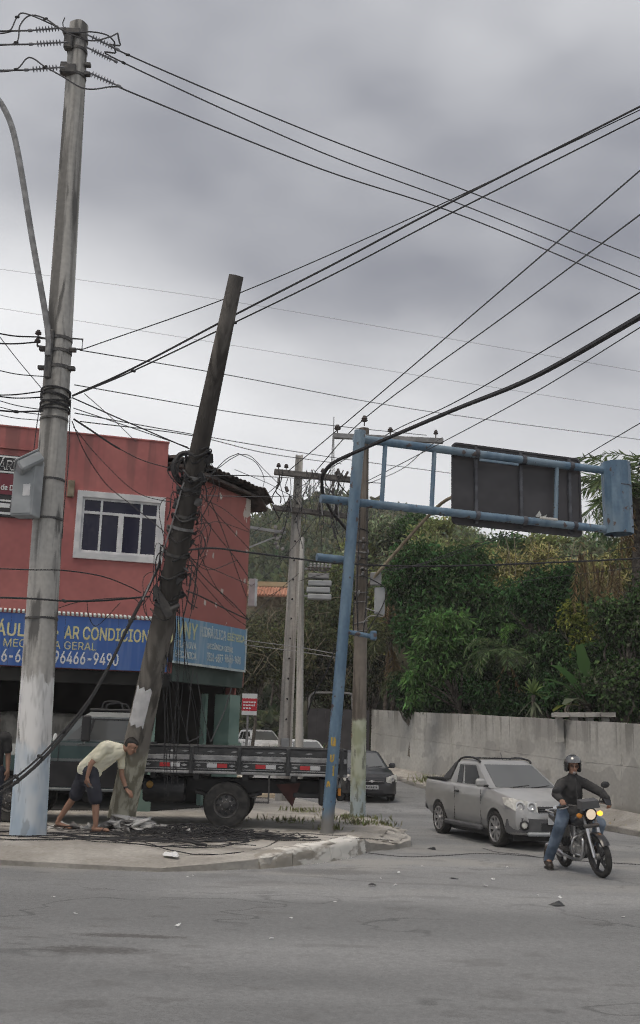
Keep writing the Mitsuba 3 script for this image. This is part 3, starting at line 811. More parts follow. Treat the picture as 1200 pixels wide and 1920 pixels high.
la = part(tp, 'lamp_arm', MB().tube(arm, .055, 10), 'steel', label='curved steel lamp arm rising to the left edge')
part(la, 'lamp_head', MB().cbox((-8.45, 16.76, 14.0), (.6, .24, .12), .04), 'galvanised')
part(la, 'foot_plate', MB().cbox((-4.85, 17.36, 8.4), (.12, .1, .9), .02), 'dark_steel')
# collar of coiled cable where the bundles leave
for k in range(9):
    z = 7.4 + .045 * k + RND.uniform(-.02, .02)
    g = np.linspace(0, 2 * np.pi, 25)
    tilt = RND.uniform(-.09, .09)
    P = np.column_stack([ptl(z)[0] + (rtl(z) + .03) * np.cos(g), ptl(z)[1] + (rtl(z) + .03) * np.sin(g), z + tilt * np.cos(g + k)])
    part(tp, 'cable_wrap', MB().tube(P, .016, 5, cap=False), 'cable_black')

cab = thing('control_cabinet', 'grey metal control cabinet strapped to the left of the tall pole', 'cabinet')
with frame((-4.98, 17.15, 5.9), math.radians(-14)):
    part(cab, 'box', MB().cbox((.02, 0, 0), (.40, .30, .98), .012), 'galvanised')
    part(cab, 'door', MB().cbox((.02, -.157, 0), (.35, .014, .92), .006), 'galvanised')
    part(cab, 'notice', MB().cbox((.10, -.168, -.06), (.13, .006, .2), .002), 'paper')
    part(cab, 'hinge', MB().cbox((-.16, -.166, .3), (.02, .02, .06), .004), 'steel')
    part(cab, 'hinge', MB().cbox((-.16, -.166, -.3), (.02, .02, .06), .004), 'steel')
pb = thing('tilted_casing', 'pale grey ribbed casing tilted above the cabinet on the tall pole', 'box')
with frame((-4.91, 16.98, 6.30)):
    R = rotm([0, 1, 0], -38) @ rotm([0, 0, 1], 25)
    part(pb, 'shell', MB().cbox((0, 0, 0), (.44, .26, .20), .03, R), 'galvanised')
    part(pb, 'lid', MB().cbox(R @ np.array([0, 0, .115]), (.46, .28, .03), .012, R), 'galvanised')
    part(pb, 'rib', MB().cbox(R @ np.array([0, -.07, .135]), (.42, .03, .014), .005, R), 'steel')
    part(pb, 'rib', MB().cbox(R @ np.array([0, .05, .135]), (.42, .03, .014), .005, R), 'steel')

# --- charred pole, snapped at its foot and leaning
cp = thing('broken_pole', 'charred concrete pole snapped at its foot, leaning right over the truck bed', 'pole')
C0, C1 = np.array([-3.385, 19.22, .38]), np.array([-1.523, 16.3, 9.49])
axc = unit(C1 - C0)
Lc = np.linalg.norm(C1 - C0)
pcl = lambda t: C0 + (C1 - C0) * t
rcl = lambda t: .238 - .118 * t
pz = lambda z: (z - .3) / 9.19
e1 = unit(np.cross(axc, [0, 1, 0]))
e2 = np.cross(axc, e1)
ng, nk = 28, 40
rings = []
for k in range(nk + 1):
    t = k / nk
    g = np.arange(ng) * 2 * np.pi / ng
    rr = rcl(t) * (1 + .05 * np.cos(4 * g))
    s = np.zeros(ng)
    if k == 0:
        s = .22 * (meshkit.noise(np.column_stack([np.cos(g) * 2.2, np.sin(g) * 2.2, g * 0])) - .3)
    rings.append(pcl(t) + rr[:, None] * (np.cos(g)[:, None] * e1 + np.sin(g)[:, None] * e2) + s[:, None] * axc)
V = np.vstack(rings + [(pcl(1.0) + axc * .01)[None], pcl(0.03)[None]])
q = np.array([[k * ng + i, k * ng + (i + 1) % ng, (k + 1) * ng + (i + 1) % ng, (k + 1) * ng + i] for k in range(nk) for i in range(ng)])
f = np.vstack([q[:, [0, 1, 2]], q[:, [0, 2, 3]], [[nk * ng + i, nk * ng + (i + 1) % ng, len(V) - 2] for i in range(ng)], [[(i + 1) % ng, i, len(V) - 1] for i in range(ng)]])
part(cp, 'shaft', (V, f[:, ::-1]), 'charred_concrete', smooth=40)
for k in range(9):
    g = k * 2 * np.pi / 9 + .2
    o = pcl(0) + .2 * (np.cos(g) * e1 + np.sin(g) * e2)
    P = curve([o + axc * .1, o - axc * .06, o - axc * .17 + np.array([RND.uniform(-.05, .05), -.03, 0]), o - axc * .26 + np.array([RND.uniform(-.14, .14), RND.uniform(-.1, .02), 0])], 4)
    part(cp, 'rebar', MB().tube(P, .013, 5), 'dark_steel')
for z in (4.05, 4.9, 5.35, 5.55, 6.0, 6.2):
    part(cp, 'clamp_band', band(pcl(pz(z)), axc, rcl(pz(z)) * 1.03, .05), 'steel' if z in (5.35, 6.2) else 'dark_steel')
# burnt cable clutter wrapped round the upper part
for k in range(28):
    t = pz(RND.uniform(3.9, 6.7))
    r = rcl(t) + RND.uniform(.015, .07)
    g0, g1 = RND.uniform(0, 6.28), RND.uniform(2.5, 6.2)
    sl = RND.uniform(-.25, .25)
    g = np.linspace(g0, g0 + g1, 14)
    P = np.array([pcl(t) + r * (np.cos(a) * e1 + np.sin(a) * e2) + axc * (sl * math.sin(a * .5 + k) + .05 * math.sin(3 * a)) for a in g])
    part(cp, 'cable_wrap', MB().tube(P, RND.choice([.009, .013, .02]), 5), 'cable_black')
for k in range(26):
    t = pz(RND.uniform(3.9, 6.6))
    a = RND.uniform(2.4, 6.9)
    c = pcl(t) + (rcl(t) + .03) * (math.cos(a) * e1 + math.sin(a) * e2)
    b = m3.Manifold.hull_points(np.array([[RND.uniform(-.09, .09), RND.uniform(-.06, .06), RND.uniform(-.11, .11)] for _ in range(9)]) + c)
    part(cp, 'burnt_lump', MB().mesh(b), 'black_plastic' if k % 3 else 'dark_steel', smooth=False)
part(cp, 'cable_coil', MB().tube(curve([(-2.30, 17.6, 6.74), (-2.47, 17.55, 6.68), (-2.56, 17.5, 6.5), (-2.55, 17.5, 6.33), (-2.46, 17.55, 6.2), (-2.36, 17.6, 6.17)], 6), .045, 8), 'cable_black')
part(cp, 'cable_coil', MB().tube(curve([(-2.30, 17.6, 6.6), (-2.43, 17.55, 6.6), (-2.49, 17.5, 6.45), (-2.48, 17.5, 6.3), (-2.40, 17.55, 6.2)], 6), .022, 6), 'cable_black')
hk = m3.Manifold.hull_points(np.array([(-2.84, 17.75, 4.32), (-2.78, 17.7, 4.42), (-2.74, 17.8, 4.2), (-2.50, 17.72, 4.03), (-2.46, 17.75, 3.9), (-2.58, 17.8, 3.84), (-2.7, 17.85, 4.0)], float))
part(cp, 'hook_bracket', MB().mesh(hk).bar((-2.52, 17.75, 4.0), (-2.36, 17.75, 4.08), .05, .05), 'dark_steel', smooth=False)
for k in range(34):
    t = pz(RND.uniform(4.0, 6.5))
    a = RND.uniform(2.6, 6.8)
    o = pcl(t) + (rcl(t) + .02) * (math.cos(a) * e1 + math.sin(a) * e2)
    s = 1 if math.cos(a) * e1[0] + math.sin(a) * e2[0] > 0 else -1
    P = curve([o, o + np.array([s * RND.uniform(.05, .2), -.1, RND.uniform(-.1, .15)]), o + np.array([s * RND.uniform(.1, .3), -.12, RND.uniform(-.4, 0)]), o + np.array([s * RND.uniform(0, .25), -.1, RND.uniform(-.9, -.3)])], 5)
    part(cp, 'frayed_end', MB().tube(P, RND.choice([.006, .008, .011]), 5), 'cable_black')
# white paper wrapped on the pole
paper = MB()
na = 9
az0 = math.atan2(np.dot(np.array([0, -1, 0]), e2), np.dot(np.array([0, -1, 0]), e1))
rows_ = []
for i, t in enumerate(np.linspace(pz(2.02), pz(2.66), 8)):
    for j in range(na):
        a = az0 + (j / (na - 1) - .5) * 1.35 - .25 + .10 * (i / 7 - .5) * (j / (na - 1))
        rows_.append(pcl(t + .004 * math.sin(j * 2.1) * (i in (0, 7))) + (rcl(t) * 1.05 + .008 + .004 * math.sin(i * 1.9 + j)) * (math.cos(a) * e1 + math.sin(a) * e2))
q = [[i * na + j, i * na + j + 1, (i + 1) * na + j + 1, (i + 1) * na + j] for i in range(7) for j in range(na - 1)]
solo('poster', (np.array(rows_), np.array(q)), 'paper', 'blank white paper pasted round the charred leaning pole', 'poster', smooth=True)

# --- concrete pole behind the blue post
mp = thing('utility_pole', 'brown concrete pole with flaking green paint behind the blue post', 'pole')
M0, M1 = np.array([1.02, 23.95, .1]), np.array([1.0, 23.95, 9.2])
pm = lambda z: M0 + (M1 - M0) * (z - .1) / 9.1
rm = lambda z: .178 - .058 * z / 9.2
part(mp, 'shaft', MB().tube([pm(z) for z in np.linspace(.1, 9.2, 20)], [rm(z) for z in np.linspace(.1, 9.2, 20)], 20), 'mid_concrete')
part(mp, 'crossarm', MB().cbox((1.58, 23.75, 8.91), (2.6, .1, .13), .015, rotm([0, 1, 0], 1.2)), 'steel')
pin_insulator(mp, (.36, 23.75, 9.0), .22, .085)
pin_insulator(mp, (1.0, 23.8, 9.22), .26, .085)
pin_insulator(mp, (1.62, 23.75, 8.99), .2, .075)
pin_insulator(mp, (2.7, 23.75, 8.96), .2, .06)
for z in (4.35, 4.55, 5.0, 5.25, 5.6, 5.9, 6.05, 6.2, 6.4, 6.7):
    g = np.linspace(0, 2 * np.pi, 22)
    tl_ = RND.uniform(-.05, .05)
    P = np.column_stack([pm(z)[0] + (rm(z) + .012) * np.cos(g), pm(z)[1] + (rm(z) + .012) * np.sin(g), z + tl_ * np.sin(g + z * 3)])
    part(mp, 'cable_wrap', MB().tube(P, RND.choice([.010, .014]), 5, cap=False), RND.choice(['cable_pale', 'steel', 'cable_black']))
for k in range(16):
    z = RND.uniform(4.9, 6.7)
    a = RND.uniform(3.4, 6.0)
    c = pm(z) + (rm(z) + .02) * np.array([math.cos(a), math.sin(a), 0])
    part(mp, 'clip', MB().cbox(c, (.05, .04, RND.uniform(.04, .12)), .008, rotm([1, .3, .2], RND.uniform(0, 90))), RND.choice(['cable_pale', 'steel', 'cable_black']))
for x in (.83, .93, 1.09):
    P = curve([(x, 23.74, 7.4), (x + RND.uniform(-.05, .05), 23.72, 6.3), (x + RND.uniform(-.05, .05), 23.71, 5.2), (x + RND.uniform(-.04, .04), 23.72, 4.2)], 5)
    part(mp, 'riser_cable', MB().tube(P, .016, 5), 'cable_black')
part(mp, 'bent_wire', MB().tube(curve([(1.1, 23.7, 4.85), (1.45, 23.6, 4.72), (1.5, 23.6, 4.66), (1.2, 23.65, 4.66), (1.05, 23.7, 4.5)], 5), .012, 5), 'cable_pale')
la = part(mp, 'lamp_arm', MB().tube(curve([(1.15, 23.8, 5.35), (1.34, 23.6, 5.62), (2.56, 23.2, 7.03), (3.02, 23.0, 7.36), (3.4, 22.9, 7.45)], 6), .038, 8), 'timber', label='pale lamp arm slanting up to the right behind the signboard')
part(la, 'foot_plate', MB().cbox((1.32, 23.65, 5.52), (.26, .1, .30), .02), 'steel')
part(mp, 'meter_box', MB().cbox((1.42, 23.7, 5.02), (.24, .14, .62), .02), 'galvanised')

# --- far pole with two crossarms
fp = thing('utility_pole', 'square grey concrete pole carrying two heavy crossarms beyond the truck', 'pole')
F0, F1 = np.array([-.80, 29, .1]), np.array([-.64, 29, 9.78])
sq = MB()
for z0, z1, w0, w1, dd in ((.1, 7.9, .38, .24, .2), (7.9, 9.78, .23, .18, .16)):
    a, c = F0 + (F1 - F0) * (z0 / 9.7), F0 + (F1 - F0) * (z1 / 9.7)
    sq.hull([a + np.array([s * w0 / 2, t * dd / 2 * 1.2, 0]) for s in (-1, 1) for t in (-1, 1)] + [c + np.array([s * w1 / 2, t * dd / 2, 0]) for s in (-1, 1) for t in (-1, 1)])
    for s in (-1, 1):
        sq.hull([a + np.array([s * w0 / 2 * .9 + u * .03, v, 0]) for u in (-1, 1) for v in (-.19, 0)] + [c + np.array([s * w1 / 2 * .9 + u * .025, v, 0]) for u in (-1, 1) for v in (-.15, 0)])
part(fp, 'shaft', sq, 'pole_concrete', smooth=False)
for z in np.arange(1.2, 9.4, .55):
    c = F0 + (F1 - F0) * (z / 9.7)
    part(fp, 'bolt_hole', MB().cyl(c + [0, -.14, 0], c + [0, -.11, 0], .028, sides=8), 'ink')
part(fp, 'tag', MB().cbox(F0 + (F1 - F0) * .17 + [0.0, -.2, 0], (.22, .02, .3), .01), 'galvanised')
arms = [part(fp, 'crossarm', MB().cbox((-.12, 28.8, 9.22), (2.45, .14, .17), .02, rotm([0, 1, 0], 4.5)), 'arm_concrete'),
        part(fp, 'crossarm', MB().cbox((-.22, 28.8, 8.17), (2.25, .14, .15), .02, rotm([0, 1, 0], 5)), 'arm_concrete')]
for x, z in ((-1.22, 9.38), (-1.0, 9.36), (.05, 9.26), (.45, 9.2), (.9, 9.2)):
    pin_insulator(fp, (x, 28.8, z), .2, .075)
for x, z in ((-.92, 8.28), (-.05, 8.2), (.42, 8.14)):
    ff = part(fp, 'fuse_cutout', MB().lathe([(0, 0), (.035, 0), (.06, .05), (.035, .09), (.06, .14), (.035, .18), (.06, .23), (.03, .3), (0, .32)], (x, 28.7, z), (.25, 0, 1), 10), 'porcelain')
    part(ff, 'fuse_tube', MB().cyl((x + .12, 28.64, z - .15), (x + .06, 28.62, z + .3), .022, sides=8), 'steel')
for k in range(34):
    x0 = RND.uniform(-1.3, 1.0)
    x1 = x0 + RND.uniform(-.35, .35)
    z0, z1 = 9.2 + RND.uniform(-.1, .2), RND.uniform(6.9, 8.5)
    P = curve([(x0, 28.7, z0), (x0 + RND.uniform(-.2, .2), 28.6, z0 - .4), (x1 + RND.uniform(-.25, .25), 28.6, (z0 + z1) / 2 - .2), (x1, 28.66, z1)], 5)
    part(fp, 'drop_lead', MB().tube(P, RND.choice([.008, .011, .016]), 5), RND.choice(['cable_black', 'cable_grey', 'cable_black']))
for k in range(16):
    c = (RND.choice([-1.2, -1.1, .35, .5, RND.uniform(-1.2, .9)]), 28.68, RND.uniform(8.75, 9.4))
    part(fp, 'clamp', MB().cbox(c, (RND.uniform(.05, .1), .08, RND.uniform(.06, .2)), .012, rotm([.3, 1, .2], RND.uniform(-40, 40))), RND.choice(['dark_steel', 'porcelain', 'steel']))
lb = part(fp, 'side_arm', MB().bar((-1.98, 28.8, 7.68), (-.95, 28.9, 7.57), .09, .08).bar((-1.98, 28.8, 7.1), (-1.2, 28.85, 7.45), .04, .04).bar((-1.98, 28.8, 7.62), (-2.1, 28.8, 7.25), .09, .06), 'galvanised', smooth=False)
for k in range(10):
    part(fp, 'clamp', MB().cbox((-1.05 + RND.uniform(-.2, .12), 28.75, 7.4 + RND.uniform(-.35, .35)), (.09, .06, .09), .012, rotm([.3, 1, .2], RND.uniform(-40, 40))), RND.choice(['steel', 'cable_pale', 'dark_steel']))

# --- slim pole behind it with a rack of distribution boxes
sp = thing('utility_pole', 'slim pale pole standing behind the far crossarm pole', 'pole')
part(sp, 'shaft', MB().tube([(-.5, 38, .3), (-.52, 38, 2.3), (-.52, 38, 2.31), (-.66, 38, 9.2)], [.16, .155, .14, .10], 14), 'pole_concrete')
rk = part(sp, 'rack', MB().bar((-.5, 37.8, 8.0), (.3, 37.8, 7.9), .06, .06).bar((-.5, 37.8, 7.0), (.3, 37.8, 6.9), .06, .06), 'steel', smooth=False)
for i, (z, m_) in enumerate(((7.72, 'steel'), (7.45, 'galvanised'), (7.2, 'galvanised'), (6.95, 'galvanised'))):
    part(sp, 'distribution_box', MB().cbox((.02 + .05 * (i % 2), 37.72, z), (.86 - .1 * (i == 0), .3, .2), .03), m_)
for k in range(12):
    part(sp, 'insulator', MB().lathe([(0, 0), (.05, 0), (.06, .05), (.03, .08), (.06, .12), (0, .18)], (-.35 + .07 * k, 37.6, 7.9 + .12 * (k % 2)), (0, 0, 1), 8), 'cable_pale' if k % 2 else 'porcelain')

# ================================================================ blue gantry with its signboard seen from behind
gn = thing('sign_gantry', 'leaning blue tubular road sign gantry ending in a fat vertical drum', 'gantry')
G0, G1 = np.array([.277, 19.45, .2]), np.array([.735, 19.45, 7.78])
part(gn, 'post', MB().tube([G0, G0 + (G1 - G0) * .02, G0 + (G1 - G0) * .5, G1], [.135, .112, .106, .110], 24), 'blue_paint')
with frame((.494, 19.47, -.06), math.radians(19.5)):
    part(gn, 'beam', MB().cyl((.2, .16, 7.76), (6.05, .16, 7.76), .082, sides=20), 'blue_paint')
    part(gn, 'beam', MB().cyl((-.46, .16, 6.47), (6.0, .16, 6.47), .082, sides=20), 'blue_paint')
    part(gn, 'stub', MB().cyl((-.52, .12, 5.32), (.1, .12, 5.31), .075, sides=16), 'blue_paint')
    for x in (.84, 1.92, 4.78):
        part(gn, 'strut', MB().cyl((x + .03, .16, 7.72), (x - .03, .16, 6.5), .045, sides=12), 'blue_paint')
    dr_ = part(gn, 'drum', MB().lathe([(.29, 0), (.31, 0), (.31, 1.56), (.29, 1.56), (.285, 1.54), (0, 1.54)], (6.26, .1, 6.38), (-.02, 0, 1), 10), 'blue_paint', smooth=20)
    part(dr_, 'seam', MB().lathe([(.312, 0), (.316, 0), (.316, .02), (.312, .02)], (6.25, .1, 7.4), (0, 0, 1), 10), 'rib_metal')
    for z in (7.85, 6.95, 6.5):
        part(dr_, 'bolt', MB().cyl((6.4, -.21, z), (6.4, -.19, z), .02, sides=8), 'ink')
    for x, z in ((2.9, 7.76), (4.0, 7.76), (5.15, 7.76), (2.9, 6.47), (4.0, 6.47), (5.2, 6.47)):
        part(gn, 'clamp_band', band((x, .16, z), (1, 0, 0), .084, .09), 'rib_metal')
    part(gn, 'loose_plate', MB().cbox((3.35, .02, 7.60), (.9, .04, .05), .008), 'blue_paint')
    part(gn, 'loose_plate', MB().cbox((4.5, .02, 6.53), (.42, .04, .05), .01), 'white_flake')
part(gn, 'stub', MB().cyl((.57, 19.47, 3.87), (1.05, 19.65, 3.81), .045, sides=12).cbox((1.07, 19.65, 3.83), (.13, .13, .17), .02), 'blue_paint')
GP = lambda z, a, r=.1125: G0 + (G1 - G0) * ((z - .2) / 7.58) + r * np.array([math.cos(a), math.sin(a), 0])
STROKES = [[(1.93, -2.05), (1.81, -2.0), (1.78, -1.8), (1.80, -1.62), (1.93, -1.58)], [(1.90, -1.45), (1.78, -1.42)], [(1.62, -1.95), (1.52, -1.92), (1.50, -1.7), (1.53, -1.52), (1.63, -1.5)], [(1.42, -1.38), (1.26, -1.3)], [(1.06, -2.2), (1.15, -2.1), (1.15, -1.9), (1.07, -1.78)]]
yp = MB()
for st_ in STROKES:
    for (z0, a0), (z1, a1) in zip(st_[:-1], st_[1:]):
        for k in range(3):
            t0, t1 = k / 3, (k + 1) / 3
            p0, p1 = GP(z0 + (z1 - z0) * t0, a0 + (a1 - a0) * t0), GP(z0 + (z1 - z0) * t1, a0 + (a1 - a0) * t1)
            am = a0 + (a1 - a0) * .5
            yp.bar(p0 - (p1 - p0) * .15, p1 + (p1 - p0) * .15, .028, .006, (math.cos(am), math.sin(am), 0))
part(gn, 'painted_mark', yp, 'yellow_paint', smooth=False, label='yellow hand painted marks on the blue post')
sb = thing('signboard', 'dark back of a large road signboard bolted across the blue beams', 'sign')
with frame((.494, 19.47, -.06), math.radians(19.5)):
    r_ = .1
    pl = sg.box(2.42 + r_, 6.28 + r_, 5.46 - r_, 7.98 - r_).buffer(r_, quad_segs=4)
    part(sb, 'panel', MB().ext(pl, .03, (0, .33, 0), (1, 0, 0), (0, 0, 1)), 'sign_back')
    part(sb, 'edge', MB().ext(pl.buffer(.012).difference(pl.buffer(-.03)), .045, (0, .322, 0), (1, 0, 0), (0, 0, 1)), 'sign_back')
    for x in (2.95, 4.0, 5.18):
        part(sb, 'rib', MB().cbox((x, .275, 7.13), (.07, .07, 1.62), .01), 'rib_metal')
    part(sb, 'flake', MB().hull([(4.35, .292, 6.62), (4.45, .292, 6.75), (4.5, .292, 6.66), (4.42, .297, 6.6)]).hull([(4.5, .292, 6.62), (4.62, .292, 6.68), (4.6, .297, 6.6)]), 'white_flake', smooth=False)

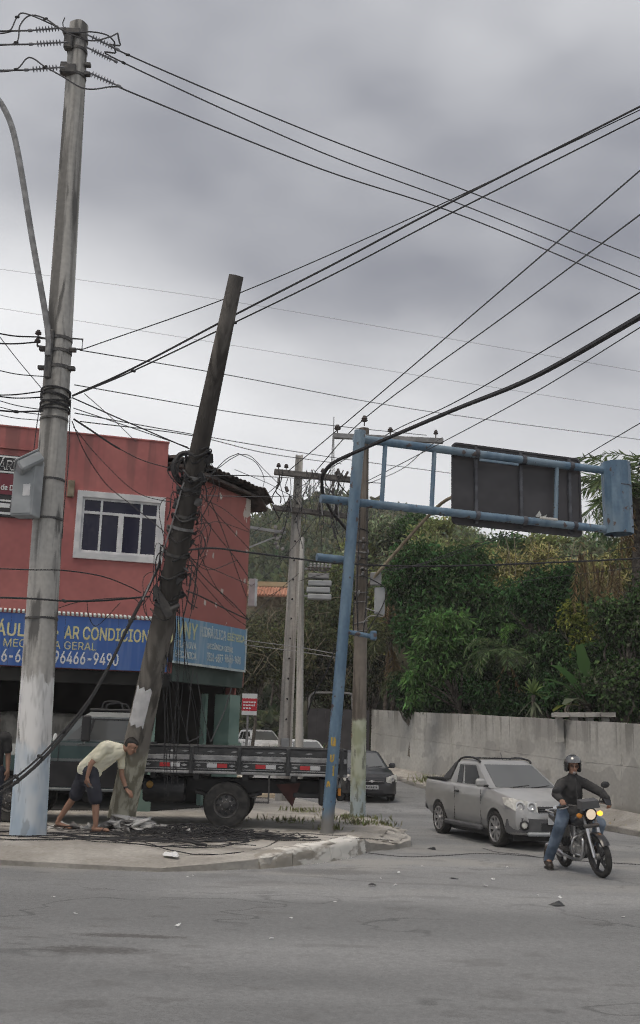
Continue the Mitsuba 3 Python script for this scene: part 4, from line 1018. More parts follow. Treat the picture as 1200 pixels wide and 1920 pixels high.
# ================================================================ cables and wires, each one a thing
WIRES = [
    ('upper of the three lines running right from the tall pole top', 'high voltage lines crossing the sky', 'g', 0.02, [(-4.17,17.7,15.12),(-4.12,17.8,14.94),(-4.01,18.0,14.87),(-0.24,21.0,15.11),(3.56,24.0,15.54),(9.43,28.0,15.72),(20.17,35.32,16.05)]),
    ('middle of the three lines running right from the tall pole top', 'high voltage lines crossing the sky', 'g', 0.02, [(-4.22,17.7,14.93),(-4.2,17.8,14.77),(-4.08,18.0,14.69),(-0.23,21.0,14.72),(3.55,24.0,15.11),(9.4,28.0,15.13),(20.13,35.34,15.17)]),
    ('lowest of the three lines running right from the tall pole top', 'high voltage lines crossing the sky', 'g', 0.02, [(-4.25,17.7,13.95),(-4.04,17.8,14.01),(-3.76,18.2,14.11),(-0.21,21.0,14.3),(3.55,24.0,14.81),(9.39,28.0,14.72),(20.11,35.35,14.55)]),
    ('upper jumper loop arching over the tall pole top', 'jumper loops at the tall pole top', 'g', 0.018, [(-6.39,17.3,14.73),(-6.12,17.3,14.8),(-6.0,17.3,15.11),(-5.85,17.3,15.19),(-5.27,17.2,14.88),(-4.95,17.1,14.64),(-4.55,17.2,14.57),(-4.27,17.4,14.8),(-4.17,17.7,15.12)]),
    ('second jumper loop crossing the tall pole top', 'jumper loops at the tall pole top', 'g', 0.018, [(-6.37,17.3,14.48),(-5.97,17.3,14.56),(-5.93,17.3,14.93),(-5.76,17.3,15.15),(-5.43,17.2,15.01),(-4.98,17.1,14.67),(-4.56,17.2,14.76),(-4.3,17.4,14.85),(-4.22,17.7,14.93)]),
    ('lowest jumper loop wrapping the tall pole below its top', 'jumper loops at the tall pole top', 'g', 0.018, [(-6.32,17.3,13.92),(-5.92,17.3,13.99),(-5.7,17.3,14.25),(-5.35,17.2,13.99),(-4.95,17.1,13.71),(-4.64,17.1,13.52),(-4.45,17.3,13.62),(-4.25,17.7,13.95)]),
    ('thin overhead cable from the steel bracket on the tall pole to the upper right', 'overhead cables rising to the upper right', 'b', 0.013, [(-4.33,17.4,8.5),(-1.52,17.1,9.54),(1.72,16.7,11.0),(5.51,16.0,12.74),(17.16,13.85,18.09)]),
    ('thick twisted overhead cable from the tall pole to the upper right', 'overhead cables rising to the upper right', 'b', 0.024, [(-4.4,17.4,7.65),(-3.34,17.3,8.16),(-1.55,17.1,9.15),(0.25,16.9,10.12),(2.17,16.5,11.1),(5.51,16.0,12.81),(16.98,14.28,18.68)]),
    ('lower overhead cable of the bundle from the tall pole to the upper right', 'overhead cables rising to the upper right', 'b', 0.018, [(-4.39,17.4,7.65),(-3.34,17.3,8.11),(-1.59,17.1,8.98),(0.26,16.9,9.93),(2.17,16.5,10.89),(5.5,16.0,12.59),(16.98,14.28,18.45)]),
    ('cable from the left end of the centre crossarm to the right edge', 'cables from the centre poles to the right edge', 'g', 0.016, [(-0.95,28.8,9.34),(0.4,23.8,9.14),(2.86,18.0,9.77),(4.78,14.0,10.44),(10.34,2.41,12.38)]),
    ('cable over the tallest insulator of the centre pole to the right edge', 'cables from the centre poles to the right edge', 'g', 0.016, [(-0.18,28.8,9.34),(1.03,23.8,9.43),(3.35,18.0,9.66),(4.75,14.0,9.7),(9.04,1.73,9.82)]),
    ('cable over the third insulator of the centre crossarm to the right edge', 'cables from the centre poles to the right edge', 'b', 0.015, [(0.15,28.8,9.4),(1.7,23.8,9.12),(2.77,19.5,8.54),(4.7,14.0,8.44),(9.0,1.74,8.22)]),
    ('heavy black cable bundle sweeping up to the right in front of the blue post', 'cables from the centre poles to the right edge', 'b', 0.045, [(0.02,19.2,6.79),(0.22,18.9,6.97),(0.83,18.0,7.05),(2.01,15.3,6.9),(2.72,12.8,6.56),(3.35,10.0,6.3),(6.19,-2.63,5.13)]),
    ('slack end of the heavy cable bundle drooping behind the blue post', None, 'b', 0.04, [(0.02,19.2,6.79),(0.05,19.6,6.55),(0.23,20.2,6.33),(0.55,20.8,6.09),(0.72,21.2,5.98)]),
    ('thin cable below the heavy bundle running to the right edge', 'cables from the centre poles to the right edge', 'g', 0.012, [(1.06,23.5,7.78),(2.06,20.0,7.56),(3.39,16.0,7.45),(4.34,13.0,7.47),(8.26,0.61,7.55)]),
    ('second thin cable beside it meeting the signboard', None, 'g', 0.01, [(1.06,23.5,7.71),(1.75,22.0,7.7),(2.08,20.2,7.65),(2.41,20.0,7.86)]),
    ('cable rising to the right edge above the blue drum', 'cables from the centre poles to the right edge', 'g', 0.014, [(5.47,27.0,8.45),(6.08,23.0,8.43),(5.94,18.0,7.76),(5.58,5.12,6.03)]),
    ('long black cable from the charred pole past the blue post to the right edge', None, 'b', 0.022, [(-2.39,18.2,5.1),(-1.96,19.0,5.3),(-1.33,20.0,5.41),(-0.42,21.5,5.57),(0.5,22.5,5.66),(2.42,23.0,5.74),(4.6,22.0,5.7),(6.81,21.0,5.71),(18.65,15.64,5.76)]),
    ('thin cable just under the long black one at the right', None, 'b', 0.01, [(4.89,26.0,5.89),(6.77,24.0,5.92),(7.45,23.0,5.9),(14.76,12.25,5.69)]),
    ('short thin cable above the long black one at the right', None, 'b', 0.01, [(4.67,27.0,6.46),(5.58,26.0,6.48),(6.8,25.0,6.53),(7.79,24.0,6.59),(16.93,14.77,7.14)]),
    ('upper one of the two cables rising in front of the trees', 'pair of cables rising in front of the trees', 'b', 0.012, [(1.3,27.0,6.25),(2.47,27.5,6.48),(3.82,28.0,7.04),(5.58,28.5,7.78)]),
    ('lower one of the two cables rising in front of the trees', 'pair of cables rising in front of the trees', 'b', 0.012, [(1.3,27.0,6.13),(2.82,27.5,6.56),(4.11,28.0,7.08),(5.76,28.5,7.79)]),
    ('highest faint distant line across the sky', 'distant lines across the sky', 'p', 0.014, [(-33.86,60.0,31.43),(-20.95,60.0,29.92),(-6.95,60.0,28.28),(6.24,60.0,26.29),(19.91,60.0,24.2),(32.76,60.0,22.24)]),
    ('second faint distant line across the sky', 'distant lines across the sky', 'p', 0.014, [(-33.59,60.0,29.12),(-20.71,60.0,27.34),(-6.16,60.0,25.33),(4.95,60.0,23.76),(19.81,60.0,21.75),(32.69,60.0,20.01)]),
    ('grey line crossing behind both leaning poles to the right edge', 'distant lines across the sky', 'g', 0.013, [(-4.35,17.5,8.54),(-2.17,24.0,10.45),(1.52,30.0,11.87),(5.37,34.0,12.73),(13.15,40.0,13.91),(23.37,47.88,15.46)]),
    ('lower grey line ending near the centre crossarm', 'distant lines across the sky', 'g', 0.012, [(-4.4,17.5,7.89),(-1.99,24.0,9.51),(0.51,27.0,10.17),(3.03,29.0,10.59)]),
    ('line dipping behind the charred pole to the far crossarm', 'distant lines across the sky', 'g', 0.012, [(-4.35,17.5,7.37),(-2.84,21.0,8.09),(0.25,28.0,9.58),(4.46,34.0,10.77)]),
    ('lowest line from the tall pole to the far crossarm', 'distant lines across the sky', 'g', 0.012, [(-4.25,17.5,7.22),(-2.6,20.0,7.75),(-1.37,25.0,8.81),(0.58,29.0,9.66)]),
    ('line from the charred pole to the far insulators', 'distant lines across the sky', 'b', 0.013, [(-2.09,18.2,6.47),(-1.69,21.0,7.21),(-1.21,28.0,8.96),(1.69,27.0,8.62)]),
    ('thin line under the eaves to the far pole', 'distant lines across the sky', 'g', 0.01, [(-2.13,18.3,6.13),(-1.49,23.5,7.35),(-0.01,27.0,8.22),(1.7,27.0,8.2)]),
    ('top cable from the tall pole collar to the left edge', 'cables leaving the tall pole to the left', 'b', 0.016, [(-9.33,4.08,4.77),(-5.48,16.0,8.25),(-5.27,16.65,8.44),(-5.02,17.3,8.69)]),
    ('second cable from the tall pole collar to the left edge', 'cables leaving the tall pole to the left', 'b', 0.016, [(-9.21,4.38,3.58),(-5.46,16.0,8.05),(-5.25,16.65,8.3),(-5.02,17.3,8.6)]),
    ('steep cable from the tall pole collar to the left edge', 'cables leaving the tall pole to the left', 'g', 0.009, [(-10.24,5.35,14.13),(-5.49,16.0,8.39),(-5.2,16.65,8.04),(-4.88,17.3,7.7)]),
    ('third cable from the tall pole collar to the left edge', 'cables leaving the tall pole to the left', 'g', 0.011, [(-10.0,4.1,5.06),(-5.42,16.0,7.62),(-5.17,16.65,7.76),(-4.9,17.3,7.96)]),
    ('fourth cable from the tall pole collar to the left edge', 'cables leaving the tall pole to the left', 'b', 0.014, [(-9.48,4.43,2.89),(-5.38,16.0,7.16),(-5.15,16.65,7.4),(-4.89,17.3,7.69)]),
    ('fifth cable from the tall pole collar to the left edge', 'cables leaving the tall pole to the left', 'b', 0.014, [(-10.85,4.75,4.31),(-5.44,16.2,7.23),(-5.18,16.75,7.37),(-4.88,17.3,7.58)]),
    ('sixth cable from the tall pole collar to the left edge', 'cables leaving the tall pole to the left', 'g', 0.01, [(-9.84,3.91,5.45),(-5.37,16.0,7.12),(-5.13,16.65,7.21),(-4.87,17.3,7.35)]),
    ('thickest cable from the tall pole collar to the left edge', 'cables leaving the tall pole to the left', 'b', 0.018, [(-9.55,4.14,3.64),(-5.35,16.0,6.92),(-5.12,16.65,7.1),(-4.86,17.3,7.33)]),
    ('eighth cable from the tall pole collar to the left edge', 'cables leaving the tall pole to the left', 'g', 0.009, [(-9.82,3.93,5.15),(-5.36,16.0,7.01),(-5.12,16.65,7.11),(-4.86,17.3,7.26)]),
    ('lowest cable from the tall pole collar to the left edge', 'cables leaving the tall pole to the left', 'g', 0.009, [(-9.29,3.82,4.62),(-5.35,16.0,6.87),(-5.14,16.65,6.99),(-4.89,17.3,7.16)]),
    ('straight cable from the tall pole down to the charred pole', 'cables between the tall pole and the charred pole', 'b', 0.015, [(-4.4,17.4,7.62),(-3.47,17.8,7.32),(-2.36,17.9,6.89)]),
    ('slack cable below it to the charred pole', 'cables between the tall pole and the charred pole', 'g', 0.011, [(-4.36,17.4,7.43),(-3.38,17.9,7.24),(-2.39,17.9,6.92)]),
    ('thick spliced cable sagging from the tall pole across the parapet', 'cables between the tall pole and the charred pole', 'b', 0.022, [(-4.34,17.4,7.23),(-4.08,17.6,7.1),(-3.77,17.8,6.93),(-3.6,17.9,6.85)]),
    ('thin continuation of the spliced cable to the charred pole', 'cables between the tall pole and the charred pole', 'b', 0.01, [(-3.6,17.9,6.85),(-3.17,18.0,6.67),(-2.45,18.0,6.49)]),
    ('thin crossing wire from the tall pole to the parapet', 'cables between the tall pole and the charred pole', 'g', 0.009, [(-4.19,17.4,7.7),(-4.06,19.0,7.8),(-4.17,22.5,8.3)]),
    ('drooping wire crossing the upper window', 'cables between the tall pole and the charred pole', 'b', 0.011, [(-4.34,17.3,7.16),(-4.23,18.0,6.78),(-4.13,19.5,6.58),(-3.64,19.5,6.2),(-2.89,18.5,5.55),(-2.63,18.0,5.27)]),
    ('second drooping wire crossing the window frame', 'cables between the tall pole and the charred pole', 'b', 0.009, [(-4.31,17.3,7.06),(-3.94,18.0,6.67),(-3.27,18.2,6.12),(-2.46,18.0,5.9)]),
    ('loose wire hanging along the right side of the tall pole', None, 'b', 0.01, [(-4.38,17.25,7.58),(-4.35,17.2,7.03),(-4.32,17.2,6.37),(-4.33,17.2,5.53),(-4.32,17.2,5.07)]),
    ('loose wire on the left of the tall pole down to the grey cabinet', None, 'b', 0.01, [(-4.88,17.25,7.66),(-4.91,17.2,7.11),(-4.9,17.1,6.51)]),
    ('upper sagging cable across the red front wall', 'cables across the red front wall', 'b', 0.013, [(-18.29,15.11,4.31),(-5.43,17.0,4.5),(-4.75,17.1,4.51),(-4.25,17.2,4.53),(-3.74,17.8,4.54),(-3.35,18.2,4.44),(-3.14,18.4,4.35)]),
    ('lower knotted cable above the blue banner', 'cables across the red front wall', 'b', 0.02, [(-18.24,15.08,3.83),(-5.38,17.0,4.02),(-4.71,17.1,4.03),(-4.2,17.2,4.02),(-3.8,17.8,4.11),(-3.47,18.2,4.2),(-2.99,18.4,4.29)]),
    ('loop hanging under the knotted cable', None, 'b', 0.009, [(-4.43,17.8,3.97),(-4.1,17.9,4.1),(-3.59,18.1,4.2),(-3.25,18.3,4.23),(-3.12,18.4,4.13),(-3.01,18.4,4.27)]),
    ('thin wire hanging from the knotted cable to the banner', None, 'b', 0.008, [(-4.0,18.0,4.12),(-3.99,18.1,3.93),(-3.9,18.2,3.73),(-3.79,18.3,3.79),(-3.48,18.3,4.15)]),
    ('loose wire fanning from the charred pole over the red side wall', 'loose wires fanning over the red side wall', 'b', 0.011, [(-2.19,18.0,6.17),(-2.1,20.0,6.25),(-1.88,22.0,6.23),(-1.6,24.0,6.17)]),
    ('loose wire fanning from the charred pole over the red side wall', 'loose wires fanning over the red side wall', 'b', 0.011, [(-2.21,18.0,5.88),(-2.08,20.0,5.83),(-1.8,22.0,5.65),(-1.6,24.0,5.5)]),
    ('loose wire fanning from the charred pole over the red side wall', 'loose wires fanning over the red side wall', 'b', 0.009, [(-2.13,18.0,6.01),(-1.89,20.0,6.26),(-1.62,24.0,6.62)]),
    ('loose wire fanning from the charred pole over the red side wall', 'loose wires fanning over the red side wall', 'b', 0.013, [(-2.32,18.0,4.97),(-2.13,20.0,4.82),(-1.87,22.0,4.73),(-1.58,24.0,4.54)]),
    ('loose wire fanning from the charred pole over the red side wall', 'loose wires fanning over the red side wall', 'b', 0.009, [(-2.29,18.0,4.9),(-2.04,20.0,5.06),(-1.78,22.0,5.19),(-1.56,24.0,5.34)]),
    ('loose wire fanning from the charred pole over the red side wall', 'loose wires fanning over the red side wall', 'b', 0.01, [(-2.29,18.0,4.8),(-2.18,20.0,4.72),(-1.86,22.0,4.45),(-1.6,24.0,4.38)]),
    ('loose wire fanning from the charred pole over the red side wall', 'loose wires fanning over the red side wall', 'b', 0.01, [(-2.0,18.5,6.08),(-1.87,20.0,5.78),(-1.79,22.0,5.48),(-1.65,24.0,5.06)]),
    ('loose wire fanning from the charred pole over the red side wall', 'loose wires fanning over the red side wall', 'b', 0.018, [(-2.31,18.2,4.38),(-2.16,19.0,4.4),(-1.89,21.0,4.43),(-1.59,24.0,4.54)]),
    ('loose wire fanning from the charred pole over the red side wall', 'loose wires fanning over the red side wall', 'b', 0.009, [(-2.37,18.0,5.09),(-2.19,19.0,4.95),(-2.04,20.0,5.06),(-1.72,21.0,5.4),(-1.65,21.0,5.42)]),
    ('loose wire fanning from the charred pole over the red side wall', 'loose wires fanning over the red side wall', 'b', 0.014, [(-2.32,18.2,4.31),(-2.3,18.6,4.22),(-2.2,19.0,4.18)]),
    ('loose wire fanning from the charred pole over the red side wall', 'loose wires fanning over the red side wall', 'b', 0.008, [(-2.29,18.0,5.37),(-2.2,19.0,5.17),(-2.02,20.5,4.79),(-1.75,22.0,4.56)]),
    ('loose wire fanning from the charred pole over the red side wall', 'loose wires fanning over the red side wall', 'b', 0.008, [(-2.18,18.0,5.62),(-2.13,18.2,5.42),(-2.04,20.0,6.01),(-1.64,24.0,6.6)]),
    ('thin torn wire hanging from the charred pole in front of the truck bed', 'torn wires hanging from the charred pole to the ground', 'b', 0.0075, [(-2.42,18.2,4.12),(-2.37,18.2,3.28),(-2.38,18.4,2.55),(-2.34,18.5,1.73)]),
    ('thin torn wire hanging from the charred pole in front of the truck bed', 'torn wires hanging from the charred pole to the ground', 'b', 0.0075, [(-2.8,18.2,5.05),(-2.76,18.2,4.19),(-2.54,18.4,2.64),(-2.31,18.5,1.03)]),
    ('thin torn wire hanging from the charred pole in front of the truck bed', 'torn wires hanging from the charred pole to the ground', 'b', 0.0075, [(-2.35,18.2,4.01),(-2.28,18.2,3.18),(-2.33,18.4,2.3),(-2.37,18.5,1.33)]),
    ('thin torn wire hanging from the charred pole in front of the truck bed', 'torn wires hanging from the charred pole to the ground', 'b', 0.0075, [(-2.75,18.2,4.42),(-2.73,18.2,3.58),(-2.6,18.4,2.21),(-2.52,18.5,0.76)]),
    ('thin torn wire hanging from the charred pole in front of the truck bed', 'torn wires hanging from the charred pole to the ground', 'b', 0.0075, [(-2.44,18.2,4.84),(-2.35,18.2,3.99),(-2.21,18.4,2.93),(-1.9,18.5,1.78)]),
    ('thin torn wire hanging from the charred pole in front of the truck bed', 'torn wires hanging from the charred pole to the ground', 'b', 0.0075, [(-2.58,18.2,4.57),(-2.47,18.2,3.73),(-2.58,18.4,2.61),(-2.58,18.5,1.4)]),
    ('thin torn wire hanging from the charred pole in front of the truck bed', 'torn wires hanging from the charred pole to the ground', 'b', 0.0075, [(-2.71,18.2,4.25),(-2.67,18.2,3.41),(-2.59,18.4,2.17),(-2.47,18.5,0.86)]),
    ('thin torn wire hanging from the charred pole in front of the truck bed', 'torn wires hanging from the charred pole to the ground', 'b', 0.0075, [(-2.45,18.2,4.49),(-2.43,18.2,3.65),(-2.4,18.4,2.62),(-2.49,18.5,1.51)]),
    ('thin torn wire hanging from the charred pole in front of the truck bed', 'torn wires hanging from the charred pole to the ground', 'b', 0.0075, [(-2.72,18.2,4.07),(-2.61,18.2,3.23),(-2.34,18.4,2.33),(-2.0,18.5,1.33)]),
    ('thin torn wire hanging from the charred pole in front of the truck bed', 'torn wires hanging from the charred pole to the ground', 'b', 0.0075, [(-2.67,18.2,4.2),(-2.6,18.2,3.36),(-2.55,18.4,2.21),(-2.41,18.5,0.99)]),
    ('thin torn wire hanging from the charred pole in front of the truck bed', 'torn wires hanging from the charred pole to the ground', 'b', 0.0075, [(-2.54,18.2,4.98),(-2.49,18.2,4.13),(-2.42,18.4,2.62),(-2.4,18.5,1.05)]),
    ('thin torn wire hanging from the charred pole in front of the truck bed', 'torn wires hanging from the charred pole to the ground', 'b', 0.0075, [(-2.71,18.2,4.63),(-2.62,18.2,3.78),(-2.52,18.4,2.6),(-2.39,18.5,1.34)]),
    ('thin torn wire hanging from the charred pole in front of the truck bed', 'torn wires hanging from the charred pole to the ground', 'b', 0.0075, [(-2.35,18.2,3.9),(-2.26,18.2,3.07),(-2.11,18.4,2.39),(-1.98,18.5,1.62)]),
    ('looped wire hanging in the workshop opening', None, 'g', 0.012, [(-2.63,22.6,3.34),(-2.69,22.8,2.78),(-2.74,23.0,1.85),(-2.57,23.0,1.82),(-2.39,23.0,1.94)]),
    ('slanting wire hanging in the workshop opening', None, 'g', 0.012, [(-2.59,22.8,3.24),(-2.43,23.0,2.46),(-2.26,23.4,1.76)]),
    ('rod leaning across the right side of the workshop opening', None, 'g', 0.016, [(-1.9,24.0,2.98),(-2.05,24.0,2.43),(-2.29,23.8,1.78)]),
    ('thick black cable running from the lower left up to the charred pole', None, 'b', 0.034, [(-14.12,10.81,-6.4),(-4.9,16.4,0.86),(-4.57,16.6,1.12),(-4.28,16.8,1.43),(-4.02,17.1,1.83),(-3.75,17.5,2.36),(-3.5,17.8,3.0),(-3.22,18.0,3.8),(-2.94,18.1,4.47)]),
    ('second strand beside the thick black cable at the lower left', None, 'b', 0.02, [(-14.24,10.75,-6.12),(-4.91,16.4,0.95),(-4.58,16.6,1.2),(-4.29,16.8,1.51),(-4.03,17.1,1.9),(-3.75,17.5,2.41),(-3.5,17.8,3.03),(-3.18,18.0,3.84),(-2.79,18.1,4.81)]),
    ('pale stiff cable climbing the left face of the charred pole', None, 'p', 0.016, [(-3.02,17.9,4.16),(-2.78,17.8,4.76),(-2.54,17.5,5.41),(-2.38,17.3,5.98),(-2.33,17.25,6.11)]),
    ('black cable hanging from the blue post towards the gate', None, 'b', 0.018, [(0.37,20.5,3.65),(0.21,20.6,3.18),(-0.01,20.8,2.77),(-0.14,21.0,2.36)]),
    ('black cable loop hanging right of the centre pole', None, 'b', 0.014, [(0.97,23.6,5.6),(1.26,23.6,5.48),(1.56,23.6,5.27),(1.49,23.6,4.91),(1.28,23.6,4.54),(1.09,23.6,4.23)]),
    ('upper pale wire between the building and the blue post', 'pale wires low between the building and the blue post', 'p', 0.01, [(-1.73,25.0,4.16),(-0.4,24.0,3.94),(0.64,22.0,3.62)]),
    ('lower pale wire between the building and the blue post', 'pale wires low between the building and the blue post', 'p', 0.01, [(-1.72,25.0,4.05),(-0.4,24.0,3.84),(0.65,22.0,3.55)]),
    ('loose wire strung towards the far crossarm pole', 'wires through the far crossarms', 'b', 0.01, [(-1.69,26.0,5.6),(-1.12,28.0,6.49),(0.0,28.6,8.14),(0.35,28.8,9.12)]),
    ('loose wire strung towards the far crossarm pole', 'wires through the far crossarms', 'b', 0.01, [(-1.76,26.0,4.72),(-1.06,27.0,5.62),(-0.53,28.0,6.28)]),
    ('loose wire strung towards the far crossarm pole', 'wires through the far crossarms', 'b', 0.01, [(-2.06,24.0,8.11),(-1.45,27.0,8.55),(-0.61,28.6,8.58),(0.12,28.8,9.27)]),
    ('loose wire strung towards the far crossarm pole', 'wires through the far crossarms', 'b', 0.01, [(-1.48,30.0,5.87),(-0.55,29.0,6.21),(0.6,27.0,6.26)]),
    ('loose wire strung towards the far crossarm pole', 'wires through the far crossarms', 'b', 0.01, [(-1.75,26.0,6.96),(-1.12,28.6,8.03),(-0.33,28.8,9.1)]),
    ('loose wire strung towards the far crossarm pole', 'wires through the far crossarms', 'b', 0.01, [(-1.65,20.0,7.39),(-1.55,22.0,7.9),(-1.42,25.0,8.39),(-1.23,28.6,8.95)]),
    ('loose wire strung towards the far crossarm pole', 'wires through the far crossarms', 'b', 0.01, [(-1.67,20.0,7.41),(-1.49,23.0,8.02),(-1.46,26.0,8.37),(-1.62,27.0,8.18)]),
    ('loose wire strung towards the far crossarm pole', 'wires through the far crossarms', 'b', 0.01, [(-2.04,17.8,6.25),(-1.92,18.0,6.5),(-1.79,19.0,7.02),(-1.65,20.0,7.41)]),
    ('loose wire strung towards the far crossarm pole', 'wires through the far crossarms', 'b', 0.01, [(-2.04,17.8,6.49),(-1.88,18.0,6.55),(-1.74,19.0,7.0),(-1.65,20.0,7.38)]),
    ('thin dark wire lying across the asphalt beneath the motorcycle', None, 'b', 0.006, [(0.9,18.75,0.01),(1.59,18.26,0.01),(2.26,18.59,0.01),(2.98,19.11,0.01),(3.7,18.96,0.01),(4.32,18.46,0.01),(5.62,18.0,0.01)]),
    ('short dark wire lying on the asphalt under the pickup', None, 'b', 0.005, [(3.18,20.08,0.01),(3.35,19.39,0.01),(3.7,19.21,0.01),(3.9,18.84,0.01)]),
]
MATS = {'b': 'cable_black', 'g': 'cable_grey', 'p': 'cable_pale'}
for lab, grp, m, r, pts in WIRES:
    ext = [abs(np.linalg.norm(np.subtract(pts[i], pts[j])) - 13) < .05 for i, j in ((0, 1), (-1, -2))]   # straight run on past the curve
    P = curve(pts[1 if ext[0] else 0:-1 if ext[1] else None], 7)
    P = np.vstack(([pts[0]] if ext[0] else []) + [P] + ([pts[-1]] if ext[1] else []))
    nm = 'cable' if r >= .015 else 'wire'
    key = solo(nm, MB().tube(P, r * .82, 6), MATS[m], lab, nm, grp)
    for q_ in pts[1:-1]:
        if r >= .018 and RND.random() < .35 and q_[1] < 19:
            part(key, 'splice', MB().cbox(q_, (.09, .05, .05), .015, rotm([0, 1, 0], RND.uniform(-40, 40))), 'cable_black')
# faint masts on the mountain
for (x, y, z0, z1, lab) in ((1.8, 160, 34, 52.5, 'tall thin red and white telecom mast on the distant hill'), (-2.0, 180, 36, 48.4, 'shorter telecom mast with round antennas on the distant hill')):
    mt = thing('telecom_mast', lab.replace('red and white ', ''), 'mast')
    ms = MB()
    for s, t in ((-1, -1), (1, -1), (0, 1)):
        ms.bar((x + s * .5, y + t * .5, z0), (x + s * .08, y + t * .08, z1 - 3), .09, .09)
    for k in range(14):
        f_ = k / 14
        zc = z0 + (z1 - 3 - z0) * f_
        w_ = .5 - .42 * f_
        ms.bar((x - w_, y - w_, zc), (x + w_, y - w_, zc + (z1 - 3 - z0) / 14), .05, .05)
    part(mt, 'lattice', ms, 'steel', smooth=False)
    part(mt, 'spike', MB().cyl((x, y, z1 - 3.2), (x, y, z1), .07, sides=6), 'steel')
    if z1 < 50:
        for k in range(5):
            part(mt, 'antenna', MB().cbox((x + math.cos(k * 1.26) * .7, y + math.sin(k * 1.26) * .7, z1 - 3.2), (.3, .3, 1.2), .05), 'galvanised')

# ================================================================ vehicles
mat('silver_paint', mottled((0.38, 0.38, 0.375), (0.43, 0.43, 0.425), 2.0), 0.3, metallic=0.3, clearcoat=0.7, clearcoat_gloss=0.9)
mat('black_paint', mottled((0.020, 0.022, 0.026), (0.035, 0.036, 0.04), 2.0), 0.3, clearcoat=0.8, clearcoat_gloss=0.9)
mat('white_paint', mottled((0.50, 0.51, 0.52), (0.58, 0.58, 0.58), 1.0), 0.35, clearcoat=0.5)
mat('cladding', mottled((0.075, 0.077, 0.08), (0.10, 0.10, 0.105), 6), 0.6)
mat('car_glass', (0.010, 0.011, 0.012), 0.1, specular=0.12)
mat('car_glass_pale', (0.11, 0.115, 0.115), 0.08, specular=0.6)
mat('lamp_glass', mottled((0.42, 0.42, 0.38), (0.66, 0.66, 0.62), 14), 0.15, clearcoat=1.0)
mat('plate_white', (0.45, 0.46, 0.47), 0.5)
mat('truck_teal', mottled((0.026, 0.060, 0.060), (0.045, 0.085, 0.084), 3.0), 0.35, clearcoat=0.6)
mat('truck_grey', mottled((0.10, 0.118, 0.122), (0.155, 0.175, 0.18), 3.0), 0.4, clearcoat=0.4)
mat('truck_black', mottled((0.016, 0.017, 0.019), (0.028, 0.028, 0.03), 3.0), 0.5)
mat('bed_dark', mottled((0.030, 0.032, 0.034), (0.062, 0.063, 0.065), 5.0), 0.6)
mat('bed_grey', mottled((0.20, 0.205, 0.21), (0.36, 0.365, 0.37), 7.0), 0.7)
mat('reflector_red', (0.45, 0.03, 0.035), 0.35)
mat('reflector_white', (0.55, 0.56, 0.57), 0.35)
mat('rust_red', mottled((0.045, 0.018, 0.016), (0.08, 0.03, 0.025), 6), 0.8)
mat('amber', (0.62, 0.24, 0.03), 0.3)
mat('timber_yellow', (0.22, 0.12, 0.02), 0.6)
mat('engine_metal', mottled((0.20, 0.20, 0.195), (0.34, 0.335, 0.32), 12), 0.45, metallic=0.4)
mat('tank_black', (0.018, 0.018, 0.02), 0.22, clearcoat=1.0)


def solid(v, f):
    return m3.Manifold(m3.Mesh(vert_properties=np.asarray(v, np.float32), tri_verts=np.asarray(f, np.uint32)))


def loft_body(st):
    "stations (x, z bottom, z top, half width bottom, mid, top) -> closed body"
    rings = []
    for x, zb, zt, wb, wm, wt in st:
        h = zt - zb
        half = [(wb * .55, zb), (wb * .93, zb + .015), (wb, zb + .06), (wm * .985, zb + h * .28), (wm, zb + h * .55), (wm * .985, zb + h * .75), (wt, zt - .055), (wt - .03, zt - .018), (wt - .09, zt), (wt * .5, zt + .022)]
        ring = [(x, y, z) for y, z in half] + [(x, -y, z) for y, z in half[::-1]]
        rings.append(ring)
    n, k = len(rings[0]), len(rings)
    v = [p for r in rings for p in r]
    f = []
    for a in range(k - 1):
        for i in range(n):
            j = (i + 1) % n
            f += [[a * n + i, (a + 1) * n + i, (a + 1) * n + j], [a * n + i, (a + 1) * n + j, a * n + j]]
    for a, flip in ((0, 0), (k - 1, 1)):
        c = np.mean(rings[a], axis=0)
        v.append(tuple(c))
        for i in range(n):
            j = (i + 1) % n
            t = [a * n + i, a * n + j, len(v) - 1]
            f.append(t[::-1] if flip else t)
    m = trimesh.Trimesh(np.array(v), np.array(f), process=False)
    if m.volume < 0:
        m.invert()
    return solid(m.vertices, m.faces)


def pane(P, u0, u1, v0, v1, th=.006, off=.003):
    "a plate on the bilinear quad P = (lower start, lower end, upper end, upper start)"
    P = [np.asarray(p, float) for p in P]
    n = unit(np.cross(P[1] - P[0], P[3] - P[0]))
    q = lambda u, v: (P[0] * (1 - u) + P[1] * u) * (1 - v) + (P[3] * (1 - u) + P[2] * u) * v
    c = [q(u0[0], v0), q(u1[0], v0), q(u1[1], v1), q(u0[1], v1)]
    return MB().hull([p + n * o for p in c for o in (off - .002, off + th)])


